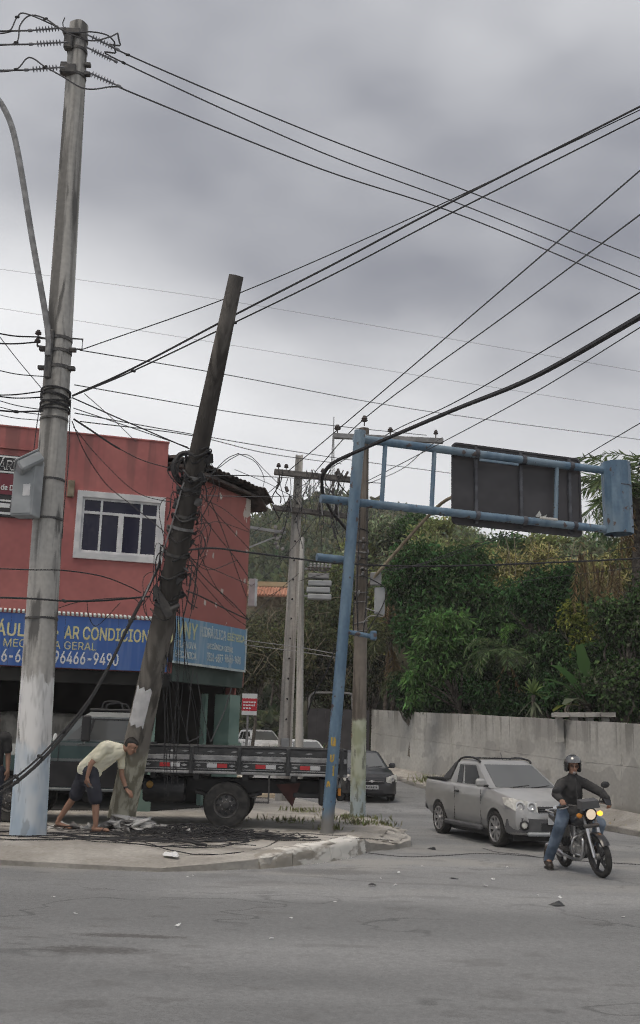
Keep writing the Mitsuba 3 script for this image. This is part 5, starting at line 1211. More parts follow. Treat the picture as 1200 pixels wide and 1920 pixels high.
def wheel(parent, c, r, w, side, spokes=6, rim='alloy', tyre=.26):
    "side: +1 when the outer face looks along +y"
    k = part(parent, 'wheel', MB().lathe([(r * (1 - tyre) - .01, -w / 2 + .01), (r * .93, -w / 2), (r, -w * .36), (r, w * .36), (r * .93, w / 2), (r * (1 - tyre) - .01, w / 2 - .01)], c, (0, side, 0), 28), 'rubber')
    ri = r * (1 - tyre)
    part(k, 'rim_barrel', MB().lathe([(ri, w / 2 - .005), (ri * .94, w / 2 - .012), (ri * .9, w / 2 - .07), (ri * .3, w / 2 - .09), (0, w / 2 - .09)], c, (0, side, 0), 24), 'black_plastic')
    sp = MB()
    c = np.asarray(c, float)
    for i in range(spokes):
        a = i * 2 * np.pi / spokes + .3
        d = np.array([math.cos(a), 0, math.sin(a)])
        e = np.array([-math.sin(a), 0, math.cos(a)])
        o = np.array([0, side, 0])
        sp.hull([c + d * ri * t + e * s * ri * wd + o * y for t, wd, y0 in ((.12, .10, w / 2 - .02), (.95, .12, w / 2 - .008)) for s in (-1, 1) for y in (y0, y0 - .03)])
    sp.lathe([(ri, w / 2 - .012), (ri, w / 2), (ri * .93, w / 2), (ri * .91, w / 2 - .03)], c, (0, side, 0), 28)
    part(k, 'rim', sp, rim, smooth=30)
    part(k, 'hub', MB().lathe([(ri * .2, w / 2 - .04), (ri * .2, w / 2 + .0), (ri * .12, w / 2 + .012), (0, w / 2 + .014)], c, (0, side, 0), 12), rim)
    return k


def car(key, p):
    "a road car from its parameters; x forwards, origin on the ground between the axles"
    paint = p['paint']
    fx, rx, r = p['fx'], p['rx'], p['r']
    b = loft_body(p['stations'])
    for x in (fx, rx):
        for s in (-1, 1):
            b -= m3.Manifold.cylinder(.5, r * 1.17, r * 1.17, 32).rotate([90, 0, 0]).translate([x, s * p['w'] + (.27 if s < 0 else .23), r * 1.02]) if s < 0 else m3.Manifold.cylinder(.5, r * 1.17, r * 1.17, 32).rotate([90, 0, 0]).translate([x, p['w'] + .23, r * 1.02])
    if 'bed' in p:
        x0, x1, z0, w_ = p['bed']
        b -= m3.Manifold.cube([x1 - x0, 2 * w_, 1]).translate([x0, -w_, z0])
    body = part(key, 'body', b.refine_to_length(.12), paint, smooth=28)
    # greenhouse
    (xf0, xr0, w0, z0), (xf1, xr1, w1, z1), (xf2, xr2, w2, z2) = p['cabin']
    def outline(xf, xr, w, z, c=.09):
        return [(xf - c, s * w, z) for s in (-1, 1)] + [(xf, s * (w - c), z) for s in (-1, 1)] + [(xr + c, s * w, z) for s in (-1, 1)] + [(xr, s * (w - c), z) for s in (-1, 1)]
    def bow(xf, xr, w, z):
        return [(xf + .03, 0, z), (xr - .02, 0, z)]
    pts = outline(xf0, xr0, w0, z0) + outline(xf1, xr1, w1, z1) + outline(xf2, xr2, w2, z2) + [((xf2 + xr2) / 2, 0, z2 + .02)] + [((xf2 + xr2) / 2, s * w2 * .7, z2 + .012) for s in (-1, 1)]
    part(key, 'cabin', m3.Manifold.hull_points(np.array(pts, float)).refine_to_length(.2), paint, smooth=20)
    c = .09
    ws = [(xf0, -(w0 - c), z0), (xf0, w0 - c, z0), (xf1, w1 - c, z1), (xf1, -(w1 - c), z1)]
    part(key, 'windshield', pane(ws, (.01, .01), (.99, .99), .05, .98), p['glass'], smooth=False)
    rw = [(xr0, w0 - c, z0), (xr0, -(w0 - c), z0), (xr1, -(w1 - c), z1), (xr1, w1 - c, z1)]
    part(key, 'rear_window', pane(rw, (.04, .04), (.96, .96), .2, .93), p['glass2'], smooth=False)
    for s in (1, -1):
        P = [(xf0 - c, s * w0, z0), (xr0 + c, s * w0, z0), (xr1 + c, s * w1, z1), (xf1 - c, s * w1, z1)]
        if s < 0:
            P = [P[1], P[0], P[3], P[2]]
        for a0, a1, c0, c1 in p['windows']:
            u = ((a0, c0), (a1, c1)) if s > 0 else ((1 - a1, 1 - c1), (1 - a0, 1 - c0))
            part(key, 'side_window', pane(P, u[0], u[1], .1, .93), p['glass2'], smooth=False)
        mx, mz = xf0 - .22, z0 + .1
        mr = part(key, 'mirror', MB().cbox((mx, s * (w0 + .13), mz), (.12, .2, .15), .04), p.get('mirror', paint))
        part(mr, 'arm', MB().cbox((mx + .02, s * (w0 + .02), mz - .06), (.06, .12, .04), .01), 'black_plastic')
        for x in p['handles']:
            part(key, 'door_handle', MB().cbox((x, s * (p['w'] - .005), z0 - .12), (.17, .045, .035), .012), 'black_plastic')
        for x in p['seams']:
            part(key, 'door_seam', MB().bar((x, s * (p['w'] - .004), z0 - .04), (x - .01, s * (p['w'] - .012), p['sill']), .008, .012), 'ink', smooth=False)
        wheel(key, (fx, s * p['track'], r), r, p['tw'], s, p['spokes'])
        wheel(key, (rx, s * p['track'], r), r, p['tw'], s, p['spokes'])
    part(key, 'underbody', MB().bb(rx - .6, fx + .5, -p['w'] + .16, p['w'] - .16, .15, .42), 'black_plastic', smooth=False)  # plain box, set low to deepen the shade under the car
    return body


# --- silver pickup
pk = thing('pickup_truck', 'silver extended cab pickup with roof rails turning out behind the motorcycle', 'pickup')
hd = math.atan2(-.960, .279)
with frame((3.90, 22.08, 0), hd):
    st = [(2.20, .40, .62, .40, .50, .40), (2.17, .30, .74, .55, .62, .52), (2.08, .26, .86, .68, .76, .66), (1.9, .25, .92, .76, .82, .72), (1.6, .25, .975, .80, .845, .765), (1.2, .27, 1.03, .80, .85, .775), (.8, .27, 1.07, .79, .85, .78), (0, .27, 1.08, .79, .85, .79),
          (-.8, .28, 1.09, .79, .85, .80), (-1.4, .30, 1.115, .79, .85, .81), (-1.9, .34, 1.13, .78, .845, .81), (-2.14, .40, 1.13, .74, .82, .79), (-2.17, .48, 1.11, .70, .78, .75)]
    car(pk, dict(paint='silver_paint', glass='car_glass_pale', glass2='car_glass', fx=1.36, rx=-1.36, r=.325, w=.85, stations=st, track=.735, tw=.2, spokes=9, bed=(-2.08, -1.02, .62, .70), sill=.36,
                 cabin=((1.08, -1.06, .755, 1.05), (.26, -.86, .625, 1.49), (.10, -.78, .545, 1.565)), windows=((.17, .585, .10, .62), (.65, .80, .68, .86)), handles=(-.38,), seams=(.78, -.5)))
    part(pk, 'bed_rim', MB().bb(-2.12, -1.06, -.80, -.71, 1.118, 1.15).bb(-2.12, -1.06, .71, .80, 1.118, 1.15).bb(-2.15, -2.06, -.70, .70, 1.118, 1.15), 'black_plastic', smooth=False)
    for s in (-1, 1):
        part(pk, 'sport_bar', MB().hull([(-1.08, s * .70, 1.14), (-1.42, s * .72, 1.14), (-1.08, s * .60, 1.14), (-1.42, s * .64, 1.14), (-.86, s * .60, 1.53), (-.98, s * .60, 1.50), (-.86, s * .54, 1.53), (-.98, s * .54, 1.50)]), 'cladding', smooth=False)
        part(pk, 'roof_rail', MB().tube(curve([(.18, s * .57, 1.53), (.05, s * .57, 1.585), (-.4, s * .56, 1.615), (-.75, s * .56, 1.585), (-.9, s * .57, 1.52)], 5), .022, 6), 'black_plastic')
        part(pk, 'side_step', MB().cbox((0, s * .87, .30), (1.75, .1, .1), .03), 'cladding')
    part(pk, 'cross_bar', MB().cbox((-.1, 0, 1.605), (.1, 1.08, .03), .01), 'black_plastic')
    fb = part(pk, 'front_bumper', m3.Manifold.hull_points(np.array([(2.25, s * .36, z) for s in (-1, 1) for z in (.34, .56)] + [(2.15, s * .66, z) for s in (-1, 1) for z in (.32, .58)] + [(1.86, s * .835, z) for s in (-1, 1) for z in (.30, .54)] + [(1.8, s * .835, .4) for s in (-1, 1)])), 'cladding', smooth=25)
    part(fb, 'bull_bar', MB().cbox((2.25, 0, .30), (.1, 1.2, .07), .025), 'galvanised')
    part(fb, 'air_intake', MB().bb(2.235, 2.262, -.32, .32, .36, .50), 'ink', smooth=False)
    for s in (-1, 1):
        fl = part(fb, 'fog_lamp', MB().lathe([(.085, 0), (.09, .02), (.065, .03), (.06, .015), (0, .02)], (2.17, s * .62, .45), (.85, s * .5, 0), 16), 'black_plastic')
        part(fb, 'fog_lens', MB().lathe([(.058, .0), (.05, .02), (0, .026)], (2.178, s * .625, .45), (.85, s * .5, 0), 14), 'lamp_glass')
        hl = part(pk, 'headlight', m3.Manifold.hull_points(np.array([(2.20, s * .36, .69), (2.15, s * .36, .85), (2.10, s * .55, .88), (1.88, s * .80, .925), (1.70, s * .84, .925), (1.82, s * .86, .80), (2.07, s * .76, .70), (2.17, s * .5, .66)])), 'lamp_glass', smooth=30)
        for x, y in ((2.165, .47), (2.075, .66)):
            part(hl, 'reflector_bowl', MB().lathe([(.078, 0), (.082, .02), (.06, .022), (.03, .0), (0, .0)], (x, s * y, .785), (.9, s * .4, .12), 14), 'chrome')
    gr = part(pk, 'grille', MB().cbox((2.165, 0, .72), (.06, .72, .13), .02), 'ink')
    for z in (.685, .72, .755):
        part(gr, 'slat', MB().cbox((2.20, 0, z), (.02, .66, .014), .004), 'cladding')
    part(gr, 'emblem', MB().lathe([(0, 0), (.05, 0), (.05, .015), (0, .02)], (2.195, 0, .765), (1, 0, .2), 16), 'chrome')
    part(pk, 'plate', MB().cbox((2.275, 0, .53), (.012, .40, .12), .004), 'plate_white')
    for y in (-.35, .1):
        part(pk, 'wiper', MB().bar((1.08, y, 1.075), (.98, y + .45, 1.115), .016, .012), 'ink', smooth=False)
    part(pk, 'aerial', MB().cyl((.05, 0, 1.58), (-.06, 0, 1.72), .006, sides=5), 'ink')
    part(pk, 'rear_bumper', MB().cbox((-2.2, 0, .55), (.16, 1.55, .2), .04), 'cladding')

# --- black sedan coming down the side street
sd = thing('parked_car', 'black sedan facing the camera behind the green painted pole', 'car')
hs_ = math.atan2(-.99, .12)
SED = [(2.12, .32, .56, .42, .52, .42), (2.09, .24, .70, .56, .64, .55), (2.0, .22, .80, .68, .76, .66), (1.8, .22, .87, .77, .82, .72), (1.4, .22, .93, .80, .845, .76), (.9, .23, .97, .80, .85, .78), (0, .23, .98, .80, .85, .79), (-.9, .24, 1.0, .80, .85, .79), (-1.5, .27, 1.02, .79, .84, .77), (-2.0, .35, 1.03, .74, .80, .72), (-2.12, .45, .98, .66, .72, .64)]
SEDP = dict(paint='black_paint', glass='car_glass_pale', glass2='car_glass', fx=1.28, rx=-1.27, r=.30, w=.85, stations=SED, track=.745, tw=.18, spokes=7, sill=.33, mirror='black_paint',
            cabin=((.98, -1.45, .76, .95), (.15, -.95, .60, 1.40), (-.02, -.8, .52, 1.47)), windows=((.14, .44, .12, .46), (.48, .80, .50, .86)), handles=(-.25, -1.1), seams=(.75, -.28))


def front(key, p, chev=True):
    for s in (-1, 1):
        hl = part(key, 'headlight', m3.Manifold.hull_points(np.array([(2.15, s * .44, .59), (2.13, s * .44, .72), (2.02, s * .64, .79), (1.76, s * .81, .82), (1.72, s * .845, .74), (1.97, s * .79, .60), (2.10, s * .62, .56)])), 'lamp_glass', smooth=30)
        part(hl, 'reflector_bowl', MB().lathe([(.06, 0), (.064, .02), (.05, .022), (.03, .0), (0, .0)], (2.075, s * .64, .67), (.9, s * .4, .12), 14), 'chrome')
    gr = part(key, 'grille', MB().cbox((2.135, 0, .59), (.03, .78, .11), .012), 'ink')
    part(gr, 'bar', MB().cbox((2.152, 0, .60), (.012, .76, .02), .004), 'steel')
    if chev:
        part(gr, 'emblem', MB().ext([(-.09, -.012), (-.035, -.012), (-.03, -.034), (.03, -.034), (.035, -.012), (.09, -.012), (.075, .012), (.035, .012), (.03, .034), (-.03, .034), (-.035, .012), (-.075, .012)], .012, (2.157, 0, .61), (0, 1, 0), (0, 0, 1)), 'paper', smooth=False)
    fb = part(key, 'front_bumper', m3.Manifold.hull_points(np.array([(2.16, s * .4, z) for s in (-1, 1) for z in (.27, .50)] + [(2.06, s * .68, z) for s in (-1, 1) for z in (.25, .50)] + [(1.78, s * .82, z) for s in (-1, 1) for z in (.24, .46)])), p['paint'], smooth=25)
    part(fb, 'air_intake', MB().bb(2.15, 2.166, -.36, .36, .27, .36), 'ink', smooth=False)
    pl_ = part(key, 'plate', MB().cbox((2.172, 0, .44), (.014, .42, .12), .004), 'plate_white')
    m = MB()
    for k in range(7):
        m.bb(2.1795, 2.1815, -.17 + k * .05, -.135 + k * .05, .41, .465)
    part(pl_, 'characters', m, 'cladding', smooth=False)
    for y in (-.35, .1):
        part(key, 'wiper', MB().bar((.99, y, .985), (.88, y + .45, 1.03), .016, .012), 'ink', smooth=False)


with frame((1.50, 34.05, .1), hs_):
    car(sd, SEDP)
    front(sd, SEDP)
# --- two white cars farther up the street
WAG = [(a, b, c + .06, d, e, g) for a, b, c, d, e, g in SED[:-1]] + [(-2.08, .42, 1.08, .70, .76, .68)]
WP = dict(SEDP, paint='white_paint', mirror='white_paint', stations=WAG, cabin=((.98, -2.0, .76, 1.02), (.25, -1.75, .62, 1.48), (.1, -1.6, .54, 1.55)), windows=((.12, .36, .10, .38), (.40, .64, .41, .64), (.68, .86, .67, .86)))
wc = thing('parked_car', 'white estate car with roof rails showing over the truck bed beside the green pillar', 'car')
with frame((-2.75, 55.6, .72), math.atan2(-.93, .36)):
    car(wc, WP)
    front(wc, WP, False)
    for s in (-1, 1):
        part(wc, 'roof_rail', MB().tube(curve([(.1, s * .55, 1.54), (0, s * .55, 1.6), (-1.4, s * .55, 1.61), (-1.6, s * .55, 1.54)], 4), .02, 6), 'black_plastic')
wc2 = thing('parked_car', 'white car whose roof shows over the truck bed left of the blue post', 'car')
with frame((-.38, 41.2, .38), math.atan2(-.97, .26)):
    WP2 = dict(SEDP, paint='white_paint', mirror='white_paint')
    car(wc2, WP2)
    front(wc2, WP2, False)

# --- the flatbed truck under the leaning pole
tk = thing('flatbed_truck', 'old dark teal truck with a wooden stake bed parked under the leaning charred pole', 'truck')
with frame((0, 19.72, .25)):
    bed = part(tk, 'bed_floor', MB().bb(-3.22, .58, .03, 2.2, .985, 1.04), 'bed_dark', smooth=False)
    posts = [-3.17, -2.24, -1.36, -.46, .53]
    for y0 in (0, 2.18):
        s = -1 if y0 == 0 else 1
        sb_ = part(tk, 'bed_side', MB().bb(-3.25, .62, y0, y0 + .035, 1.02, 1.20), 'bed_dark', smooth=False)
        part(sb_, 'plank', MB().cbox((-1.315, y0 + .016, 1.25), (3.87, .04, .085), .01), 'bed_grey', label='pale weathered middle plank of the bed side')
        part(sb_, 'plank', MB().cbox((-1.315, y0 + .016, 1.368), (3.87, .035, .125), .01), 'bed_dark')
        part(sb_, 'plank', MB().cbox((-1.315, y0 + .014, 1.452), (3.90, .06, .035), .012), 'bed_dark')
        part(sb_, 'lower_rail', MB().cbox((-1.315, y0 + .014, .99), (3.90, .07, .05), .012), 'bed_grey' if s < 0 else 'bed_dark')
        for x in posts:
            part(sb_, 'stake', MB().cbox((x, y0 + s * .03, 1.21), (.075, .035, .49), .01), 'bed_dark')
    X = lambda px: -3.21 + (px - 258) * .009744
    for a, m_, c in ((298, 'red', 'white'), (387, 'white', 'red'), (479, 'red', 'white'), (563, 'red', 'white')):
        part(sb_.replace('bed_side_001', 'bed_side'), 'reflector', MB().cbox((X(a + 9.5), -.006, 1.115), (.185, .008, .075), .003), 'reflector_' + m_)
        part(sb_.replace('bed_side_001', 'bed_side'), 'reflector', MB().cbox((X(a + 29), -.006, 1.115), (.185, .008, .075), .003), 'reflector_' + c)
    nb0 = sb_.replace('bed_side_001', 'bed_side')
    for a, c in zip(posts[:-1], posts[1:]):
        part(nb0, 'board_frame', MB().bb(a + .07, c - .07, -.008, -.001, 1.165, 1.178).bb(a + .07, c - .07, -.008, -.001, 1.045, 1.058), 'bed_grey', smooth=False)
        for x in (a + .13, c - .13):
            part(nb0, 'carving', MB().hull([(x - .06, -.008, 1.115), (x + .06, -.008, 1.115), (x, -.012, 1.14), (x, -.012, 1.09), (x - .06, .0, 1.115), (x + .06, 0, 1.115)]), 'bed_grey', smooth=False)
        for k in range(4):
            x = a + (c - a) * (k + .5 + RND.uniform(-.15, .15)) / 4
            part(nb0, 'carving', MB().hull([(x - .075, -.004, 1.365), (x + .075, -.004, 1.37), (x, -.009, 1.385), (x, -.009, 1.35), (x - .075, .01, 1.365), (x + .075, .01, 1.37)]), 'bed_grey' if RND.random() < .7 else 'bed_dark', smooth=False)
    part(tk, 'tail_board', MB().bb(.60, .635, .04, 2.17, 1.0, 1.46), 'bed_dark', smooth=False)
    part(tk, 'head_board', MB().bb(-3.26, -3.22, .04, 2.17, 1.0, 1.5), 'bed_dark', smooth=False)
    for y in (.65, 1.5):
        part(tk, 'chassis_rail', MB().bb(-6.3, .45, y, y + .1, .62, .86), 'truck_black', smooth=False)
    for x in (-3.0, -2.2, -1.3, -.4, .35):
        part(tk, 'cross_member', MB().bb(x, x + .1, .1, 2.1, .86, .984), 'truck_black', smooth=False)
    for y, s in ((.14, -1), (2.06, 1)):
        for wx, wy, tw in ((-1.57, y, .25), (-5.55, y + (.06 if s < 0 else -.06), .22)):
            k = part(tk, 'wheel', MB().lathe([(.225, -tw / 2 + .01), (.385, -tw / 2), (.415, -tw * .36), (.418, 0), (.415, tw * .36), (.385, tw / 2), (.30, tw / 2 + .006), (.225, tw / 2 - .01)], (wx, wy, .415), (0, s, 0), 32), 'rubber')
            part(k, 'rim', MB().lathe([(.232, tw / 2 - .012), (.225, tw / 2 + .002), (.205, tw / 2 - .01), (.19, tw / 2 - .06), (.10, tw / 2 - .035), (.085, tw / 2 - .03), (0, tw / 2 - .03)], (wx, wy, .415), (0, s, 0), 28), 'dark_steel')
            part(k, 'hub', MB().lathe([(.075, tw / 2 - .03), (.07, tw / 2 + .03), (.05, tw / 2 + .045), (0, tw / 2 + .045)], (wx, wy, .415), (0, s, 0), 16), 'dark_steel')
            for q_ in range(8):
                ca, sa = math.cos(q_ * math.pi / 4), math.sin(q_ * math.pi / 4)
                part(k, 'hand_hole', MB().lathe([(0, -.004), (.030, -.004), (.026, .004), (0, .004)], (wx + .15 * ca, wy + s * (tw / 2 - .045), .415 + .15 * sa), (0, s, 0), 12), 'ink')
                part(k, 'wheel_nut', MB().lathe([(.012, 0), (.012, .022), (0, .024)], (wx + .098 * ca, wy + s * (tw / 2 - .035), .415 + .098 * sa), (0, s, 0), 6), 'steel')
    for y in (.44, 1.76):
        part(tk, 'inner_tyre', MB().lathe([(.2, -.12), (.39, -.12), (.415, -.08), (.415, .08), (.39, .12), (.2, .12)], (-1.57, y, .415), (0, 1, 0), 24), 'rubber')
    part(tk, 'axle', MB().cyl((-1.57, .3, .415), (-1.57, 1.9, .415), .07).ball((-1.57, 1.1, .42), .2), 'truck_black')
    part(tk, 'leaf_spring', MB().tube(curve([(-2.2, .6, .62), (-1.57, .6, .5), (-.95, .6, .62)], 6), .04, 6), 'dark_steel')
    part(tk, 'mud_flap', MB().hull([(-.68, .25, .80), (-.22, .25, .84), (-.36, .25, .40), (-.68, .27, .80), (-.22, .27, .84), (-.36, .27, .40)]), 'rust_red', smooth=False)
    part(tk, 'spare_rack', MB().bar((-.80, .1, .98), (-.80, .1, .46), .03, .03).bar((-.80, .1, .48), (-1.06, .1, .48), .03, .03).bar((-1.06, .1, .48), (-1.02, .1, .62), .025, .025).bar((-1.1, .1, .56), (-.8, .1, .56), .02, .02), 'dark_steel', smooth=False)
    part(tk, 'under_guard', MB().cbox((.28, .5, .70), (.32, .9, .5), .03), 'truck_black')
    part(tk, 'under_guard', MB().cbox((-.05, .2, .62), (.6, .05, .09), .015), 'truck_black')
    part(tk, 'bumper', MB().cbox((.52, 1.1, .62), (.12, 1.9, .16), .02), 'truck_black')
    part(tk, 'tail_lamp', MB().cbox((.50, .10, .70), (.06, .03, .14), .01), 'amber')
    part(tk, 'fuel_tank', MB().lathe([(0, 0), (.22, .02), (.24, .06), (.24, .74), (.22, .78), (0, .8)], (-3.15, .35, .66), (1, 0, 0), 20), 'truck_black')
    part(tk, 'filler_cap', MB().lathe([(0, 0), (.065, 0), (.065, .03), (.045, .045), (0, .05)], (-3.0, .13, .74), (.1, -1, .3), 16), 'timber_yellow', label='yellow cap under the front of the bed')
    # cab and bonnet
    cabp = []
    for z, xf, xr, w in ((.64, -4.92, -3.36, .98), (1.2, -4.95, -3.34, 1.0), (1.48, -4.93, -3.34, .98)):
        cabp += [(xf, 1.06 + s * w, z) for s in (-1, 1)] + [(xr, 1.06 + s * w, z) for s in (-1, 1)]
    cab_ = part(tk, 'cab', m3.Manifold.hull_points(np.array(cabp, float)).refine_to_length(.3), 'truck_teal', smooth=25)
    up = []
    for z, xf, xr, w in ((1.46, -4.86, -3.34, .95), (1.94, -4.34, -3.40, .84), (2.03, -4.22, -3.48, .76)):
        up += [(xf, 1.06 + s * w, z) for s in (-1, 1)] + [(xr, 1.06 + s * w, z) for s in (-1, 1)]
    ro = part(tk, 'cab_roof', m3.Manifold.hull_points(np.array(up, float)).refine_to_length(.3), 'truck_grey', smooth=25)
    P = [(-3.34, .11, 1.46), (-4.86, .11, 1.46), (-4.34, .22, 1.94), (-3.40, .22, 1.94)][::-1]
    P = [(-4.86, .11, 1.46), (-3.34, .11, 1.46), (-3.40, .22, 1.94), (-4.34, .22, 1.94)]
    part(cab_, 'side_window', pane(P, (.43, .30), (.90, .88), .12, .86), 'car_glass_pale', smooth=False)
    part(cab_, 'vent_window', pane(P, (.13, .17), (.38, .24), .12, .80), 'car_glass_pale', smooth=False)
    part(cab_, 'window_frame', pane(P, (.385, .245), (.425, .295), .08, .9, .012), 'truck_black', smooth=False)
    part(cab_, 'window_frame', pane(P, (.1, .1), (.94, .92), .88, .93, .014), 'truck_black', smooth=False)
    part(cab_, 'window_frame', pane(P, (.1, .1), (.94, .94), .06, .1, .014), 'truck_grey', smooth=False)
    W = [(-4.86, 2.01, 1.46), (-4.86, .11, 1.46), (-4.34, .22, 1.94), (-4.34, 1.9, 1.94)]
    part(cab_, 'windshield', pane(W, (.05, .05), (.95, .95), .08, .92), 'car_glass', smooth=False)
    part(cab_, 'stripe', MB().bb(-4.94, -3.35, .058, .066, 1.12, 1.17).bb(-4.94, -3.35, .07, .08, 1.40, 1.46), 'truck_grey', smooth=False)
    part(cab_, 'lower_panel', MB().bb(-4.93, -3.36, .045, .056, .66, 1.115), 'truck_black', smooth=False)
    part(cab_, 'door_seam', MB().bb(-4.72, -4.708, .05, .062, .68, 1.44).bb(-3.46, -3.448, .05, .062, .68, 1.44), 'ink', smooth=False)
    part(cab_, 'step', MB().cbox((-4.1, .0, .62), (1.5, .14, .05), .012), 'truck_grey')
    part(cab_, 'door_handle', MB().cbox((-3.6, .03, 1.25), (.16, .04, .035), .01), 'chrome')
    mr = part(tk, 'mirror', MB().cbox((-4.20, -.10, 1.72), (.17, .06, .48), .03), 'black_plastic')
    part(mr, 'arm', MB().tube([(-4.35, .12, 1.93), (-4.22, -.08, 1.93), (-4.22, -.08, 1.45), (-4.4, .1, 1.42)], .014, 6), 'chrome')
    hood = m3.Manifold.hull_points(np.array([(x, 1.06 + s * w, z) for s in (-1, 1) for x, w, z in ((-4.93, .80, 1.46), (-4.93, .92, 1.25), (-4.93, .92, .95), (-6.45, .72, 1.34), (-6.52, .82, 1.15), (-6.5, .82, .85))])).refine_to_length(.3)
    part(tk, 'bonnet', hood, 'truck_grey', smooth=25)
    fd = m3.Manifold.hull_points(np.array([(x, y, z) for y in (.03, .5) for x, z in ((-4.95, .66), (-4.95, 1.2), (-6.2, 1.2), (-6.45, 1.0), (-6.45, .8))])) - m3.Manifold.cylinder(2, .52, .52, 32).rotate([90, 0, 0]).translate([-5.55, 1.5, .42])
    part(tk, 'fender', fd, 'truck_teal', smooth=25)
    part(tk, 'front_bumper', MB().cbox((-6.62, 1.06, .62), (.14, 2.0, .2), .03), 'truck_grey')
    rk = part(tk, 'roof_rack', MB().cbox((-3.85, .9, 2.07), (.8, 1.2, .05), .015), 'black_plastic')
    part(rk, 'rail', MB().tube(curve([(-4.02, .35, 2.08), (-3.98, .35, 2.22), (-3.7, .35, 2.22), (-3.62, .35, 2.08)], 4), .018, 6), 'black_plastic')
    part(rk, 'rail', MB().tube(curve([(-4.05, .9, 2.08), (-4.0, .9, 2.2), (-3.68, .9, 2.2), (-3.6, .9, 2.08)], 4), .018, 6), 'black_plastic')
    for k in range(3):
        part(tk, 'dash_bottle', MB().lathe([(0, 0), (.04, 0), (.045, .1), (.02, .15), (0, .16)], (-4.9 - .1 * k, .5, 1.46 - .04 * k), (0, 0, 1), 8), 'letter_white')

# ================================================================ people
mat('skin', mottled((0.33, 0.185, 0.125), (0.38, 0.215, 0.15), 8), 0.55)
mat('skin_dark', mottled((0.26, 0.145, 0.10), (0.31, 0.175, 0.12), 8), 0.55)
mat('hair_dark', (0.018, 0.015, 0.013), 0.6)
mat('hair_grey', (0.35, 0.34, 0.33), 0.7)
mat('cream_cotton', mottled((0.82, 0.79, 0.60), (0.86, 0.84, 0.68), 5), 0.85, bump=(lambda p, n, uv: fbm(p.x * 11, p.y * 11, p.z * 16, 3), 0.05, 0.01))
mat('navy_cloth', mottled((0.030, 0.032, 0.045), (0.05, 0.053, 0.07), 6), 0.85, bump=(lambda p, n, uv: fbm(p.x * 11, p.y * 11, p.z * 16, 3), 0.05, 0.01))
mat('black_cloth', mottled((0.026, 0.026, 0.027), (0.045, 0.044, 0.044), 6), 0.8, bump=(lambda p, n, uv: fbm(p.x * 12, p.y * 12, p.z * 14, 3), 0.04, 0.01))
mat('denim', mottled((0.055, 0.085, 0.13), (0.17, 0.22, 0.29), 4.5), 0.85, bump=(lambda p, n, uv: fbm(p.x * 12, p.y * 12, p.z * 14, 3), 0.03, 0.01))
mat('leather', (0.03, 0.024, 0.02), 0.55)
mat('helmet_black', (0.018, 0.018, 0.02), 0.15, clearcoat=1.0)
mat('visor', (0.20, 0.205, 0.21), 0.12, metallic=0.5)
mat('eye_dark', (0.02, 0.015, 0.012), 0.3)
mat('lip', (0.28, 0.10, 0.085), 0.5)
mat('flipflop', (0.05, 0.03, 0.025), 0.7)


def bones(segs, refine=.03, it=10):
    "one smooth surface round capsules (p0, r0, p1, r1)"
    ms = []
    for p0, r0, p1, r1 in segs:
        s0 = m3.Manifold.sphere(r0, 18).translate(list(map(float, p0)))
        s1 = m3.Manifold.sphere(r1, 18).translate(list(map(float, p1)))
        ms.append(m3.Manifold.batch_hull([s0, s1]))
    u = m3.Manifold.batch_boolean(ms, m3.OpType.Add)
    m = trimesh.Trimesh(*arr(u.refine_to_length(refine)))
    m.merge_vertices()
    trimesh.smoothing.filter_taubin(m, lamb=.5, nu=.52, iterations=it)
    return m


def hand_bones(w, d, n, side=1, curl=.5, s=1.0):
    "palm and five fingers: w wrist, d along the hand, n out of the back of the hand, side where the thumb leaves"
    w, d, n = np.asarray(w, float), unit(d), np.asarray(n, float)
    n = unit(n - d * (n @ d))
    t = np.cross(d, n) * side
    out = [(w, .026 * s, w + d * .045 * s, .024 * s)]
    for k, (o, l) in enumerate(((.030, .070), (.011, .078), (-.009, .073), (-.028, .058))):
        kn = w + d * .088 * s + t * o * s
        out.append((w + d * .03 * s + t * o * .6 * s, .018 * s, kn, .0115 * s))
        c1, c2 = curl * (.55 + .1 * k), curl * (1.5 + .1 * k)
        a = kn + (d * math.cos(c1) - n * math.sin(c1)) * l * .5 * s
        out.append((kn, .0105 * s, a, .0095 * s))
        out.append((a, .0095 * s, a + (d * math.cos(c2) - n * math.sin(c2)) * l * .5 * s, .008 * s))
    th = w + d * .03 * s + t * .03 * s
    a = th + (d * .6 + t * .7 - n * .25 * curl) * .035 * s
    out += [(w + d * .015 * s + t * .01 * s, .018 * s, th, .014 * s), (th, .0135 * s, a, .011 * s), (a, .011 * s, a + (d * .9 + t * .2 - n * .4 * curl) * .032 * s, .009 * s)]
    return out


